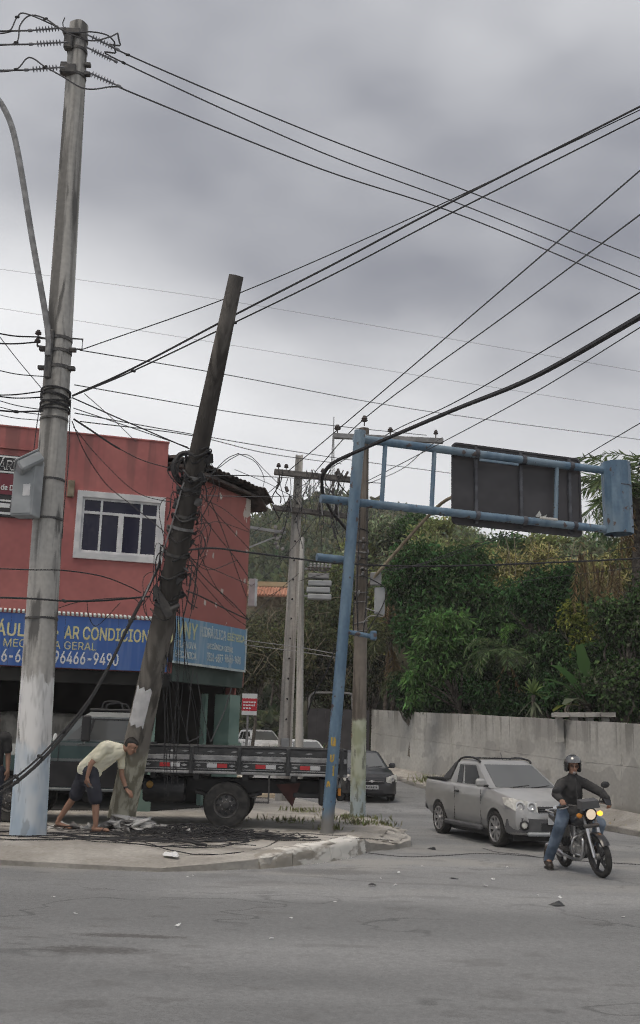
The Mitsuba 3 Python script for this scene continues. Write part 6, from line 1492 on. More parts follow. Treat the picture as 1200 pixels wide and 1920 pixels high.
def head_mesh(key, c, fwd, up, skin, hair=None, s=1.0, glasses=False):
    "bones of the head and neck base plus facial parts; returns the head bones"
    f = unit(fwd)
    u = np.asarray(up, float)
    u = unit(u - f * (u @ f))
    l = np.cross(u, f)
    P = lambda a, b, e: np.asarray(c, float) + (f * a + l * b + u * e) * s
    out = [(P(-.025, 0, .035), .088 * s, P(.02, 0, .03), .082 * s), (P(.03, 0, -.03), .062 * s, P(.055, 0, -.085), .040 * s), (P(.0, 0, .0), .078 * s, P(.04, 0, -.06), .055 * s),
           (P(.088, 0, .012), .010 * s, P(.112, 0, -.028), .014 * s), (P(.085, 0, -.065), .016 * s, P(.08, 0, -.07), .016 * s), (P(.083, .03, .03), .012 * s, P(.083, -.03, .03), .012 * s)]
    for b in (-1, 1):
        out.append((P(-.005, b * .083, .012), .018 * s, P(-.012, b * .088, -.018), .013 * s))
        out.append((P(.07, b * .04, -.02), .022 * s, P(.06, b * .03, -.05), .02 * s))
        part(key, 'eye', MB().ball(P(.088, b * .032, .012), np.array([.009, .012, .008]) * s, 1), 'eye_dark')
        part(key, 'eyebrow', MB().tube([P(.096, b * .018, .034), P(.094, b * .034, .038), P(.084, b * .052, .032)], .005 * s, 5), 'hair_dark')
    part(key, 'mouth', MB().tube([P(.084, .024, -.058), P(.099, 0, -.056), P(.084, -.024, -.058)], .006 * s, 5), 'lip')
    if glasses:
        g = MB()
        for b in (-1, 1):
            g.tube([P(.102 + .0 * k, b * .034 + .022 * math.cos(k), .012 + .016 * math.sin(k)) for k in np.linspace(0, 6.28, 13)], .0035 * s, 4, cap=False)
            g.tube([P(.1, b * .055, .016), P(.0, b * .088, .02)], .0035 * s, 4)
        part(key, 'glasses', g, 'ink')
    if hair:
        hb = [(P(-.035, 0, .055), .090 * s, P(.025, 0, .068), .064 * s), (P(-.05, 0, .01), .080 * s, P(-.045, 0, .05), .085 * s)]
        part(key, 'hair', bones(hb, .02, 4), hair)
    return out


# --- the man bending at the foot of the charred pole
mn = thing('person', 'man in a cream T-shirt and dark shorts bending over the rubble at the charred pole', 'person')
Ym = 18.55
A3 = lambda x, z, y=0.0: np.array([x, Ym + y, z])
pel, che, nec, hed = A3(-3.88, 1.27, .05), A3(-3.58, 1.55, .03), A3(-3.33, 1.63, .02), A3(-3.165, 1.68, -.02)
sh = [A3(-3.60, 1.645, -.20), A3(-3.34, 1.53, .22)]
el = [A3(-3.79, 1.37, -.27), A3(-3.33, 1.18, .20)]
wr = [A3(-3.84, 1.15, -.26), A3(-3.22, .95, .12)]
hip = [A3(-3.95, 1.24, .13), A3(-3.82, 1.23, -.09)]
kne = [A3(-4.10, .84, .16), A3(-3.70, .80, -.11)]
ank = [A3(-4.36, .43, .18), A3(-3.665, .37, -.11)]
toe = [A3(-4.17, .29, .17), A3(-3.46, .29, -.13)]
hee = [A3(-4.39, .35, .18), A3(-3.70, .30, -.11)]
hb = head_mesh(mn, hed, (.80, -.22, -.52), (.45, 0, .85), 'skin', 'hair_dark', 1.06)
seg = hb + [(pel, .14, che, .15), (che, .15, nec, .08), (nec, .062, hed + np.array([-.04, 0, -.02]), .06), (sh[0], .07, sh[1], .07)]
for i in (0, 1):
    seg += [(sh[i], .062, el[i], .045), (el[i], .044, wr[i], .030), (hip[i], .095, kne[i], .068), (kne[i], .064, kne[i] * .6 + ank[i] * .4, .062), (kne[i] * .6 + ank[i] * .4, .062, ank[i], .040), (ank[i], .042, hee[i], .036), (hee[i], .034, toe[i], .030)]
    for k in range(5):
        b_ = toe[i] + np.array([-.01, (k - 2) * .017, 0])
        seg.append((b_, .016, b_ + np.array([.045 - abs(k - 1.5) * .008, 0, -.008]), .012))
seg += hand_bones(wr[0], (.25, -.05, -1), (-.5, -1, .1), 1, .55, 1.08) + hand_bones(wr[1], (.75, -.25, -.65), (.4, -.5, .75), -1, .5, 1.08)
part(mn, 'body', bones(seg, .018, 5), 'skin', smooth=True)
tsh = bones([(A3(-3.90, 1.27, .04), .185, che + [0, 0, .01], .215), (che + [0, 0, .01], .21, A3(-3.37, 1.615, .02), .115), (sh[0] + [.02, .02, 0], .105, sh[1] + [0, -.02, .01], .105), (sh[0], .105, sh[0] * .45 + el[0] * .55, .092), (sh[1], .098, sh[1] * .5 + el[1] * .5, .085), (A3(-3.80, 1.30, -.04), .13, A3(-3.72, 1.22, -.02), .08)], .03, 8)
cut = m3.Manifold.cube([1, 1, 1], True)
part(mn, 't_shirt', tsh, 'cream_cotton', smooth=True)
shorts = [(A3(-3.92, 1.22, .05), .165, A3(-3.86, 1.12, .02), .16)]
for i in (0, 1):
    shorts += [(hip[i], .14, kne[i] + np.array([0, 0, .0]), .118)]
part(mn, 'shorts', bones(shorts, .03, 8), 'navy_cloth', smooth=True)
for i in (0, 1):
    d = unit((toe[i] - hee[i]) * [1, 1, 0])
    fl = part(mn, 'flip_flop', MB().hull([hee[i] + a * d + b * np.array([-d[1], d[0], 0]) + [0, 0, z] for a, w_ in ((-.05, .03), (0, .042), (.2, .05), (.27, .03)) for b in (-w_, w_) for z in (-.055, -.035)]), 'flipflop')
    part(fl, 'strap', MB().tube(curve([toe[i] - d * .09 + [d[1] * .05, -d[0] * .05, -.02], toe[i] - d * .05 + [0, 0, .035], toe[i] - d * .09 + [-d[1] * .05, d[0] * .05, -.02]], 4), .009, 5), 'flipflop')
wv = unit(wr[1] - el[1])
part(mn, 'watch', MB().lathe([(.030, -.014), (.040, -.014), (.040, .014), (.030, .014)], wr[1] - wv * .03, wv, 14), 'ink')
part(mn, 'held_tool', MB().bar(wr[0] + [.03, -.04, -.10], wr[0] + [.12, -.05, -.17], .02, .02), 'steel', smooth=False)

# --- the man half out of the picture at the left edge
ml = thing('person', 'man in dark clothes cut off by the left edge with only his arm showing', 'person')
B3 = lambda x, y, z: np.array([-5.36 + x * 1.12, 17.85 + y * 1.12, .25 + z * 1.12])
hb = head_mesh(ml, B3(-.02, 0, 1.62), (.1, -1, -.1), (0, 0, 1), 'skin_dark', 'hair_dark', 1.08)
seg = hb + [(B3(0, 0, .95), .15, B3(0, 0, 1.25), .16), (B3(0, 0, 1.25), .15, B3(0, 0, 1.45), .07), (B3(0, 0, 1.42), .062, B3(0, 0, 1.58), .06), (B3(-.18, 0, 1.38), .07, B3(.18, 0, 1.38), .07)]
for s in (-1, 1):
    e, w_ = B3(s * .235, .02, 1.13), B3(s * .27, -.05, .90)
    seg += [(B3(s * .19, 0, 1.38), .06, e, .046), (e, .045, w_, .031), (B3(s * .1, 0, .92), .1, B3(s * .12, 0, .5), .07), (B3(s * .12, 0, .5), .066, B3(s * .13, .03, .09), .045), (B3(s * .13, .03, .06), .045, B3(s * .14, -.15, .04), .035)]
    seg += hand_bones(w_, (s * .12, -.15, -1), (s, -.3, 0), s, .5, 1.12)
part(ml, 'body', bones(seg, .022, 5), 'skin_dark', smooth=True)
sg_ = [(B3(0, 0, .88), .19, B3(0, 0, 1.25), .20), (B3(0, 0, 1.25), .19, B3(0, 0, 1.42), .12), (B3(-.18, 0, 1.36), .105, B3(.18, 0, 1.36), .105)]
for s in (-1, 1):
    sg_.append((B3(s * .19, 0, 1.36), .09, B3(s * .225, .01, 1.19), .076))
part(ml, 't_shirt', bones(sg_, .03, 8), 'black_cloth', smooth=True)
part(ml, 'trousers', bones([(B3(0, 0, .92), .18, B3(0, 0, .88), .17)] + [(B3(s * .1, 0, .88), .125, B3(s * .13, .02, .12), .085) for s in (-1, 1)], .03, 8), 'navy_cloth', smooth=True)
for s in (-1, 1):
    part(ml, 'shoe', bones([(B3(s * .13, .06, .05), .05, B3(s * .14, -.16, .04), .045)], .02, 3), 'leather')

# ================================================================ motorcycle and its rider
scene['mat_headlamp'] = {'type': 'twosided', 'bsdf': {'type': 'diffuse', 'reflectance': {'type': 'rgb', 'value': [.22, .21, .19]}}}
LEAN = np.eye(4)
LEAN[:3, :3] = rotm([1, 0, 0], 7)
bike_h = math.atan2(-.983, .18)
mc = thing('motorcycle', 'black motorcycle with lit headlight and amber indicator stopped ahead of the silver pickup', 'motorcycle')
with frame((4.22, 16.85, 0), bike_h, LEAN):
    for x, yaw in ((.66, 5), (-.66, 0)):
        R = rotm([0, 0, 1], yaw)
        ax = R @ np.array([0, 1, 0])
        c = np.array([x, 0, .305])
        wk = part(mc, 'wheel', MB().lathe([(.235, -.036), (.26, -.042), (.29, -.034), (.305, 0), (.29, .034), (.26, .042), (.235, .036)], c, ax, 32), 'rubber')
        rim = MB().lathe([(.238, -.034), (.238, .034), (.218, .028), (.212, 0), (.218, -.028), (.238, -.034)], c, ax, 32)
        part(wk, 'rim', rim, 'black_plastic')
        sp = MB()
        for k in range(5):
            a = k * 2 * np.pi / 5 + .4
            d = R @ np.array([math.cos(a), 0, math.sin(a)])
            e = np.cross(ax, d)
            sp.hull([c + d * t + e * (w_ * s) + ax * y for t, w_ in ((.04, .026), (.215, .013)) for s in (-1, 1) for y in (-.014, .014)])
        part(wk, 'spokes', sp, 'black_plastic', smooth=False)
        part(wk, 'hub', MB().lathe([(0, -.06), (.04, -.06), (.05, -.03), (.05, .03), (.04, .06), (0, .06)], c, ax, 16), 'engine_metal')
        part(wk, 'brake_disc', MB().lathe([(.06, .050 if x > 0 else -.05), (.12, .050 if x > 0 else -.05), (.12, .054 if x > 0 else -.054), (.06, .054 if x > 0 else -.054)], c, ax, 24), 'steel')
    for s in (-1, 1):
        fk_ = part(mc, 'fork', MB().cyl((.68, s * .085, .30), (.54, s * .085, .70), .027, sides=12), 'chrome', label='bright fork leg')
        part(fk_, 'stanchion', MB().cyl((.54, s * .085, .68), (.44, s * .085, 1.0), .020, sides=12), 'steel')
    part(mc, 'front_fender', MB().add(*[np.array(x_) for x_ in (lambda V, Q: (V, Q))([(.66 + r_ * math.cos(a), y, .305 + r_ * math.sin(a)) for a in np.linspace(.55, 2.15, 12) for r_, y in ((.335, -.062), (.35, -.03), (.352, .03), (.335, .062))], [[i * 4 + j, i * 4 + j + 1, (i + 1) * 4 + j + 1, (i + 1) * 4 + j] for i in range(11) for j in range(3)])]), 'tank_black')
    part(mc, 'rear_fender', MB().add(*[np.array(x_) for x_ in (lambda V, Q: (V, Q))([(-.66 + r_ * math.cos(a), y, .305 + r_ * math.sin(a)) for a in np.linspace(.9, 3.0, 12) for r_, y in ((.34, -.075), (.36, -.03), (.36, .03), (.34, .075))], [[i * 4 + j, i * 4 + j + 1, (i + 1) * 4 + j + 1, (i + 1) * 4 + j] for i in range(11) for j in range(3)])]), 'tank_black')
    part(mc, 'triple_clamp', MB().cbox((.46, 0, .93), (.09, .24, .05), .015).cbox((.52, 0, .74), (.09, .24, .05), .015), 'dark_steel')
    hlp = part(mc, 'headlight', MB().lathe([(0, -.12), (.06, -.11), (.095, -.04), (.10, 0), (.092, .012)], (.56, 0, .905), (1, 0, -.08), 20), 'tank_black')
    part(hlp, 'lens', MB().lathe([(.078, .0), (.055, .016), (0, .022)], (.567, 0, .905), (1, 0, -.08), 20), 'mat_headlamp', emitter={'type': 'area', 'radiance': {'type': 'rgb', 'value': [.17, .135, .10]}}, label='lit round headlight lens')
    part(mc, 'instrument_cowl', m3.Manifold.hull_points(np.array([(.60, s * .15, .99) for s in (-1, 1)] + [(.60, s * .13, 1.10) for s in (-1, 1)] + [(.46, s * .16, 1.0) for s in (-1, 1)] + [(.44, s * .14, 1.13) for s in (-1, 1)])), 'cladding')
    for s in (-1, 1):
        ind = part(mc, 'indicator', MB().lathe([(0, -.03), (.03, -.02), (.04, .02), (.034, .045), (0, .055)], (.50, s * .17, .90), (1, 0, 0), 14).cyl((.48, s * .08, .90), (.48, s * .15, .90), .012), 'amber')
        if s > 0:
            scene[ind]['emitter'] = {'type': 'area', 'radiance': {'type': 'rgb', 'value': [.75, .26, .025]}}
            labels[ind] = {'label': 'lit amber indicator beside the headlight'}
        else:
            labels[ind] = {'label': 'unlit orange indicator'}
        mr = part(mc, 'mirror', MB().ball((.34, s * .40, 1.29), (.02, .075, .05), 2), 'black_plastic')
        part(mr, 'stem', MB().tube([(.36, s * .26, 1.06), (.36, s * .33, 1.2), (.345, s * .39, 1.27)], .008, 6), 'black_plastic')
        part(mc, 'grip', MB().cyl((.33, s * .28, 1.045), (.28, s * .41, 1.03), .019, sides=10), 'rubber')
        part(mc, 'lever', MB().tube([(.37, s * .26, 1.03), (.40, s * .32, 1.02), (.37, s * .41, 1.01)], .008, 5), 'steel')
        part(mc, 'footpeg', MB().cyl((-.05, s * .12, .33), (-.05, s * .26, .33), .016, sides=8), 'rubber')
        part(mc, 'shock', MB().cyl((-.55, s * .12, .38), (-.42, s * .12, .70), .03, sides=10), 'chrome')
        part(mc, 'swingarm', MB().bar((-.05, s * .11, .36), (-.68, s * .11, .31), .03, .05), 'dark_steel')
        part(mc, 'side_panel', m3.Manifold.hull_points(np.array([(.02, s * .13, .70), (-.4, s * .12, .74), (-.3, s * .13, .52), (0, s * .14, .55), (-.1, s * .10, .6)])), 'tank_black')
    part(mc, 'handguard', MB().hull([(.42, .30, 1.10), (.40, .43, 1.06), (.44, .32, 1.0), (.42, .42, .98), (.36, .30, 1.08), (.36, .43, 1.03)]), 'tank_black')
    part(mc, 'handlebar', MB().tube(curve([(.28, -.41, 1.03), (.35, -.24, 1.05), (.43, -.1, 1.02), (.43, .1, 1.02), (.35, .24, 1.05), (.28, .41, 1.03)], 4), .012, 8), 'dark_steel')
    part(mc, 'tank', bones([((.30, 0, .80), .125, (.02, 0, .78), .10), ((.26, .06, .79), .085, (.05, .05, .77), .07), ((.26, -.06, .79), .085, (.05, -.05, .77), .07)], .04, 6), 'tank_black', smooth=True)
    part(mc, 'seat', bones([((-.02, 0, .77), .085, (-.45, 0, .79), .09), ((-.45, 0, .79), .09, (-.72, 0, .83), .06)], .04, 6), 'leather', smooth=True)
    part(mc, 'tail', m3.Manifold.hull_points(np.array([(-.5, s * .11, z) for s in (-1, 1) for z in (.66, .76)] + [(-.95, s * .06, z) for s in (-1, 1) for z in (.76, .82)])), 'tank_black')
    part(mc, 'luggage_rack', MB().tube([(-.55, .12, .86), (-.9, .12, .88), (-.9, -.12, .88), (-.55, -.12, .86)], .012, 6), 'chrome')
    eng = part(mc, 'engine', MB().cbox((.06, 0, .36), (.34, .24, .22), .05).cbox((.16, 0, .55), (.14, .14, .24), .02, rotm([0, 1, 0], 15)), 'engine_metal')
    for k in range(6):
        part(eng, 'fin', MB().cbox((.14 + k * .012, 0, .46 + k * .035), (.19, .19, .010), .003, rotm([0, 1, 0], 15)), 'engine_metal')
    part(eng, 'clutch_cover', MB().lathe([(0, .03), (.07, .025), (.085, 0), (.085, -.03)], (.02, -.13, .36), (0, -1, 0), 18), 'steel')
    part(eng, 'clutch_cover', MB().lathe([(0, .03), (.07, .025), (.085, 0), (.085, -.03)], (.02, .13, .36), (0, 1, 0), 18), 'steel')
    part(mc, 'down_tube', MB().tube(curve([(.42, 0, .86), (.34, 0, .6), (.26, 0, .28), (-.2, 0, .22)], 5), .022, 8), 'dark_steel')
    part(mc, 'exhaust', MB().tube(curve([(.22, -.06, .58), (.32, -.08, .48), (.27, -.11, .26), (0, -.14, .22), (-.3, -.15, .25)], 6), .024, 10), 'chrome')
    part(mc, 'muffler', MB().lathe([(0, 0), (.03, 0), (.052, .06), (.055, .5), (.045, .54), (.02, .54), (.02, .5)], (-.28, -.16, .25), (-1, -.08, .17), 16), 'chrome')
    part(mc, 'crash_bar', MB().tube(curve([(.30, -.03, .62), (.34, -.24, .55), (.30, -.25, .36), (.2, -.05, .26)], 5), .013, 6), 'chrome')

rd = thing('person', 'motorcyclist in black jacket, jeans and open black helmet, one boot on the road', 'person')
with frame((4.22, 16.85, 0), bike_h):
    R3 = lambda x, y, z: np.array([x, y, z], float)
    hd_ = R3(-.09, -.09, 1.585)
    hb = head_mesh(rd, hd_, (.97, -.18, -.10), (.1, 0, 1), 'skin', None, .98, True)
    pel, che, nec = R3(-.30, -.06, .90), R3(-.19, -.08, 1.20), R3(-.12, -.085, 1.42)
    shr, shl = R3(-.15, -.27, 1.31), R3(-.12, .10, 1.33)
    elr, ell = R3(.03, -.44, 1.16), R3(.12, .28, 1.20)
    wrr, wrl = R3(.22, -.44, 1.09), R3(.22, .335, 1.10)
    hr, hl_ = R3(-.30, -.15, .90), R3(-.29, .05, .90)
    kr, kl = R3(.02, -.37, .70), R3(.16, .22, .74)
    ar, al = R3(-.40, -.40, .17), R3(-.06, .20, .40)
    tr, tl2 = R3(-.24, -.44, .055), R3(.10, .22, .34)
    seg = hb + [(pel, .14, che, .15), (che, .14, nec, .07), (nec, .06, hd_ + [0, 0, -.05], .058), (shr, .065, shl, .065), (shr, .062, elr, .046), (elr, .045, wrr, .031), (shl, .062, ell, .046), (ell, .045, wrl, .031),
                (hr, .09, kr, .062), (kr, .06, ar, .042), (hl_, .09, kl, .062), (kl, .06, al, .042), (ar, .045, tr, .035), (al, .045, tl2, .035)]
    seg += hand_bones(wrr, (.55, .1, -.55), (.6, -.2, .6), -1, .9) + hand_bones(wrl, (.55, -.05, -.55), (.6, .2, .6), 1, .9)
    part(rd, 'body', bones(seg, .018, 5), 'skin', smooth=True)
    part(rd, 'jacket', bones([(R3(-.30, -.06, .88), .165, R3(-.2, -.08, 1.15), .18), (che, .172, R3(-.13, -.085, 1.36), .105), (shr, .082, shl, .082), (shr, .075, R3(-.125, -.085, 1.41), .075), (shl, .075, R3(-.125, -.085, 1.41), .075), (shr, .082, elr, .068), (elr, .068, wrr + (elr - wrr) * .12, .055), (shl, .082, ell, .068), (ell, .068, wrl + (ell - wrl) * .12, .055), (R3(-.25, -.06, .86), .16, R3(-.16, -.06, .88), .14), (R3(-.125, -.085, 1.40), .085, R3(-.115, -.085, 1.45), .075)], .03, 7), 'black_cloth', smooth=True)
    part(rd, 'zip', MB().tube(curve([(-.02, -.08, 1.40), (.005, -.08, 1.25), (.0, -.07, 1.05)], 4), .008, 5), 'dark_steel')
    part(rd, 'jeans', bones([(pel + [0, 0, -.02], .15, R3(-.28, -.06, .86), .15), (hr, .125, kr, .092), (kr, .095, ar + [.0, 0, -.03], .074), (hl_, .125, kl, .092), (kl, .095, al + [0, 0, -.03], .074)], .03, 7), 'denim', smooth=True)
    for a, t, s in ((ar, tr, -1), (al, tl2, 1)):
        bt = part(rd, 'boot', bones([(a + [0, 0, .12], .066, a + [-.02, 0, -.06], .070), (a + [-.02, 0, -.06], .066, t, .055)], .02, 4), 'leather', smooth=True)
        part(bt, 'sole', MB().hull([(a[0] - .08, a[1] - .04, t[2] - .05), (a[0] - .08, a[1] + .04, t[2] - .05), (t[0] + .05, t[1] - .045, t[2] - .05), (t[0] + .05, t[1] + .045, t[2] - .05), (a[0] - .08, a[1] - .04, t[2] - .02), (a[0] - .08, a[1] + .04, t[2] - .02), (t[0] + .04, t[1] - .04, t[2] - .02), (t[0] + .04, t[1] + .04, t[2] - .02)]), 'rubber', smooth=False)
    # helmet: a shell with the face cut open, a lifted visor
    hc = hd_ + np.array([-.012, 0, .035])
    shell = m3.Manifold.sphere(1, 40).scale([.150, .132, .148]) + m3.Manifold.hull(m3.Manifold.batch_boolean([m3.Manifold.sphere(.05, 16).translate([-.08, s * .07, -.11]) for s in (-1, 1)] + [m3.Manifold.sphere(.05, 16).translate([.03, s * .085, -.10]) for s in (-1, 1)], m3.OpType.Add)) if False else m3.Manifold.sphere(1, 40).scale([.150, .132, .150])
    shell = shell + m3.Manifold.batch_hull([m3.Manifold.sphere(.03, 14).translate([x, s * y, z]) for s in (-1, 1) for x, y, z in ((.04, .098, -.09), (-.09, .085, -.10), (-.1, .09, .0), (.05, .1, .0))])
    shell -= m3.Manifold.sphere(1, 32).scale([.125, .108, .125])
    shell -= m3.Manifold.cube([.3, .19, .23]).translate([.03, -.095, -.175])
    shell -= m3.Manifold.cube([.5, .5, .3]).translate([-.25, -.25, -.42])
    shell -= m3.Manifold.cube([.16, .17, .2]).translate([-.09, -.085, -.25])
    m = trimesh.Trimesh(*arr(shell))
    Rh = rotm([0, 0, 1], -10) @ rotm([0, 1, 0], 4)
    hm = part(rd, 'helmet', MB().mesh(m, Rh, hc), 'helmet_black', smooth=35)
    vz = m3.Manifold.sphere(1, 36).scale([.162, .140, .160]) - m3.Manifold.sphere(1, 36).scale([.158, .137, .156]) - m3.Manifold.cube([1, 1, 1]).translate([-.95, -.5, -.5]) - m3.Manifold.cube([1, 1, 1]).translate([-.5, -.5, -.97]) - m3.Manifold.cube([1, 1, 1]).translate([-.5, -.5, .125])
    part(hm, 'visor', MB().mesh(trimesh.Trimesh(*arr(vz)), Rh, hc), 'visor', smooth=40)
    part(rd, 'beard', bones([(hd_ + [.075, -.01, -.095], .022, hd_ + [.06, -.012, -.10], .025)], .01, 2), 'hair_grey')

# ================================================================ rubble, burnt cables, litter
mat('rubble_pale', mottled((0.40, 0.395, 0.38), (0.62, 0.61, 0.59), 9), 0.95)
mat('rubble_grey', mottled((0.12, 0.115, 0.11), (0.26, 0.25, 0.24), 9), 0.95)
mat('litter_white', (0.68, 0.69, 0.69), 0.7)


def chunk(r):
    n = RND.randint(8, 13)
    return m3.Manifold.hull_points(np.array([[RND.gauss(0, r), RND.gauss(0, r), abs(RND.gauss(0, r * .6))] for _ in range(n)]))


for k in range(170):
    u = RND.random()
    if u < .62:
        x, y = RND.gauss(-3.15, .38), RND.gauss(18.95, .22)
    else:
        x, y = RND.uniform(-4.75, -1.9), RND.uniform(18.85, 19.3)
    if abs(x + 3.65) < .14 and y < 18.75:
        continue
    z = .25 + max(0, .20 * (1 - ((x + 3.2) / .6) ** 2 - ((y - 19.0) / .35) ** 2)) * RND.uniform(.5, 1.0)
    r = RND.choice([.025, .035, .045, .06, .075]) * (1.15 if u < .62 else 1)
    solo('concrete_chunk', MB().mesh(chunk(r), None, (x, y, z - .01)), 'rubble_pale' if RND.random() < .72 else 'rubble_grey', 'broken concrete chunk in the rubble at the foot of the charred pole', 'rubble', 'concrete chunks round the snapped pole', smooth=False)
db = MB()
for k in range(900):
    x, y = (RND.gauss(-2.9, .6), RND.gauss(18.9, .33)) if k % 3 else (RND.uniform(-4.7, -.6), RND.uniform(17.9, 19.8))
    db.mesh(chunk(RND.uniform(.006, .018)), None, (x, y, .25))
solo('debris', db, 'rubble_grey', 'fine concrete crumbs scattered over the pavement round the snapped pole', kind='stuff', smooth=False)
# heap of burnt cables
hp = MB()
for k in range(125):
    cx, cy = RND.gauss(-1.9, .65), RND.gauss(18.2, .45)
    P, a = [], RND.uniform(0, 6.28)
    x, y = cx, cy
    for j in range(7):
        a += RND.uniform(-1.1, 1.1)
        x += .20 * math.cos(a)
        y += .12 * math.sin(a)
        d = math.exp(-((x + 1.9) / .9) ** 2 - ((y - 18.4) / .55) ** 2)
        P.append((x, y, .262 + RND.uniform(0, .20) * d))
    hp.tube(curve(P, 4), RND.choice([.0045, .006, .009]), 5)
solo('cable_heap', hp, 'cable_black', 'tangled heap of burnt black cables on the pavement beside the truck wheel', kind='stuff')
sc = MB()
for k in range(700):
    x, y = RND.gauss(-1.75, .62), RND.gauss(18.55, .38)
    sc.mesh(chunk(RND.uniform(.008, .028)), None, (x, y, .25))
solo('cinders', sc, 'bed_dark', 'black cinders and ash spread under the cable heap', kind='stuff', smooth=False)


def ground_z(x, y):
    "height of the corner pavement and its ramp"
    ey = np.interp(x, [-30, -12, -7, -4.46, -3.3, -2.12, -1.25, -.6, -.28], [18.5, 16.4, 15.95, 15.73, 15.56, 15.46, 15.84, 16.25, 16.65])
    return .06 + .19 * min(1, max(0, (y - ey) / 1.3))


loops = [([(-5.6, 17.4), (-4.4, 17.1), (-3.4, 17.0), (-2.4, 16.85), (-1.7, 17.1), (-1.2, 17.6)], .011), ([(-5.6, 17.05), (-4.2, 16.85), (-3.0, 17.2), (-2.2, 17.5), (-1.4, 17.3), (-.8, 17.9)], .010), ([(-4.2, 17.7), (-3.6, 17.2), (-2.8, 16.7), (-2.0, 16.55), (-1.3, 16.9), (-1.0, 17.6), (-1.5, 18.1)], .010),
         ([(-3.3, 18.0), (-2.7, 17.0), (-2.1, 16.35), (-1.5, 16.3), (-.9, 16.8), (-.55, 17.6), (-.6, 18.6)], .009), ([(-2.35, 17.9), (-2.2, 17.2), (-1.95, 16.9), (-1.6, 16.75)], .022), ([(-4.6, 17.1), (-3.9, 17.5), (-3.0, 17.3), (-2.5, 17.8)], .009), ([(-3.8, 17.0), (-3.1, 16.75), (-2.5, 17.0), (-3.1, 17.4), (-3.7, 17.2)], .008), ([(-2.6, 17.2), (-1.9, 17.1), (-1.3, 17.5), (-1.1, 18.2), (-.9, 18.8)], .012),
         ([(-5.2, 17.8), (-4.5, 17.9), (-3.9, 17.75), (-3.2, 17.9), (-2.6, 17.6)], .010), ([(-2.2, 16.6), (-1.6, 16.8), (-1.0, 17.3), (-.8, 18.0)], .008)]
for P, r in loops:
    Q = curve([(x, y) for x, y in P], 7)
    solo('wire', MB().tube([(x, y, ground_z(x, y) + r + .004 + .012 * abs(math.sin(i * .7))) for i, (x, y) in enumerate(Q)], r, 5), 'cable_black', 'loose black wire looping over the pavement in front of the rubble', 'wire', 'wires lying on the pavement')
bag = trimesh.Trimesh(*wob(m3.Manifold.hull_points(np.array([[RND.uniform(-.15, .15), RND.uniform(-.10, .10), RND.uniform(0, .07)] for _ in range(16)])).refine_to_length(.03), .03, 14, 3))
solo('plastic_bag', MB().mesh(bag, None, (-2.03, 16.05, .15)), 'litter_white', 'crumpled white plastic bag on the ramp below the cable heap', 'bag', smooth=False)
LIT = [(-1.68, 15.05), (-1.6, 15.1), (-.95, 16.45), (3.1, 17.2), (2.6, 15.6), (2.95, 14.2), (3.2, 14.0), (3.6, 12.6), (4.6, 14.4), (.3, 13.1), (-.2, 11.9), (-2.5, 11.8), (1.3, 16.1), (1.15, 14.7), (2.4, 14.9), (1.75, 17.0), (-1.3, 11.2), (-.35, 10.7), (-3.0, 12.9), (1.0, 15.4)]
for x, y in LIT:
    solo('litter_scrap', MB().mesh(chunk(RND.uniform(.010, .022)), None, (x, y, .002)), 'litter_white', 'small white scrap of litter lying on the asphalt', 'litter', 'white scraps on the road', smooth=False)
for x, y in ((2.05, 15.6), (3.0, 13.3), (2.2, 19.6), (.85, 14.6), (4.3, 13.5)):
    solo('stone', MB().mesh(chunk(RND.uniform(.025, .04)), None, (x, y, 0)), 'bed_dark', 'small dark stone lying on the asphalt', 'stone', 'dark stones on the road', smooth=False)

# broken slabs and lumps along the crumbled edge of the corner
for k in range(26):
    t = RND.random()
    ex, ey = float(np.interp(t, [0, .3, .55, 1], [1.0, 1.8, 1.88, 1.6])), float(np.interp(t, [0, .3, .55, 1], [19.0, 20.0, 21.2, 24.5]))
    x, y = ex - RND.uniform(-.03, .55), ey + RND.uniform(-.1, .2)
    r = RND.uniform(.03, .085)
    solo('pavement_lump', trimesh.Trimesh(*wob(chunk(r).refine_to_length(.05), .01, 9, k)).apply_translation([x, y, .07 + .10 * min(1, max(0, ex - x) / .5)]), 'pavement', 'loose lump of concrete on the crumbled corner pavement right of the white kerb', 'rubble', 'lumps on the crumbled corner', smooth=False)

# ================================================================ vegetation
scene['leaf'] = {'type': 'principledthin', 'base_color': {'type': 'mesh_attribute', 'name': 'vertex_color'}, 'roughness': 0.5, 'diff_trans': 0.6, 'spec_trans': 0.0}
mat('bark', mottled((0.07, 0.06, 0.05), (0.17, 0.15, 0.125), 7), 0.9)
mat('palm_bark', mottled((0.05, 0.042, 0.035), (0.13, 0.11, 0.09), 9), 0.9)
LEAFDARK, LEAFMID, LEAFOLIVE, LEAFBRIGHT, LEAFTAN, LEAFYEL, LEAFGREY = (.022, .038, .020), (.036, .060, .028), (.115, .125, .060), (.060, .135, .032), (.20, .18, .10), (.15, .155, .055), (.105, .118, .082)


VEG = np.array([2.35, 2.45, 2.2])


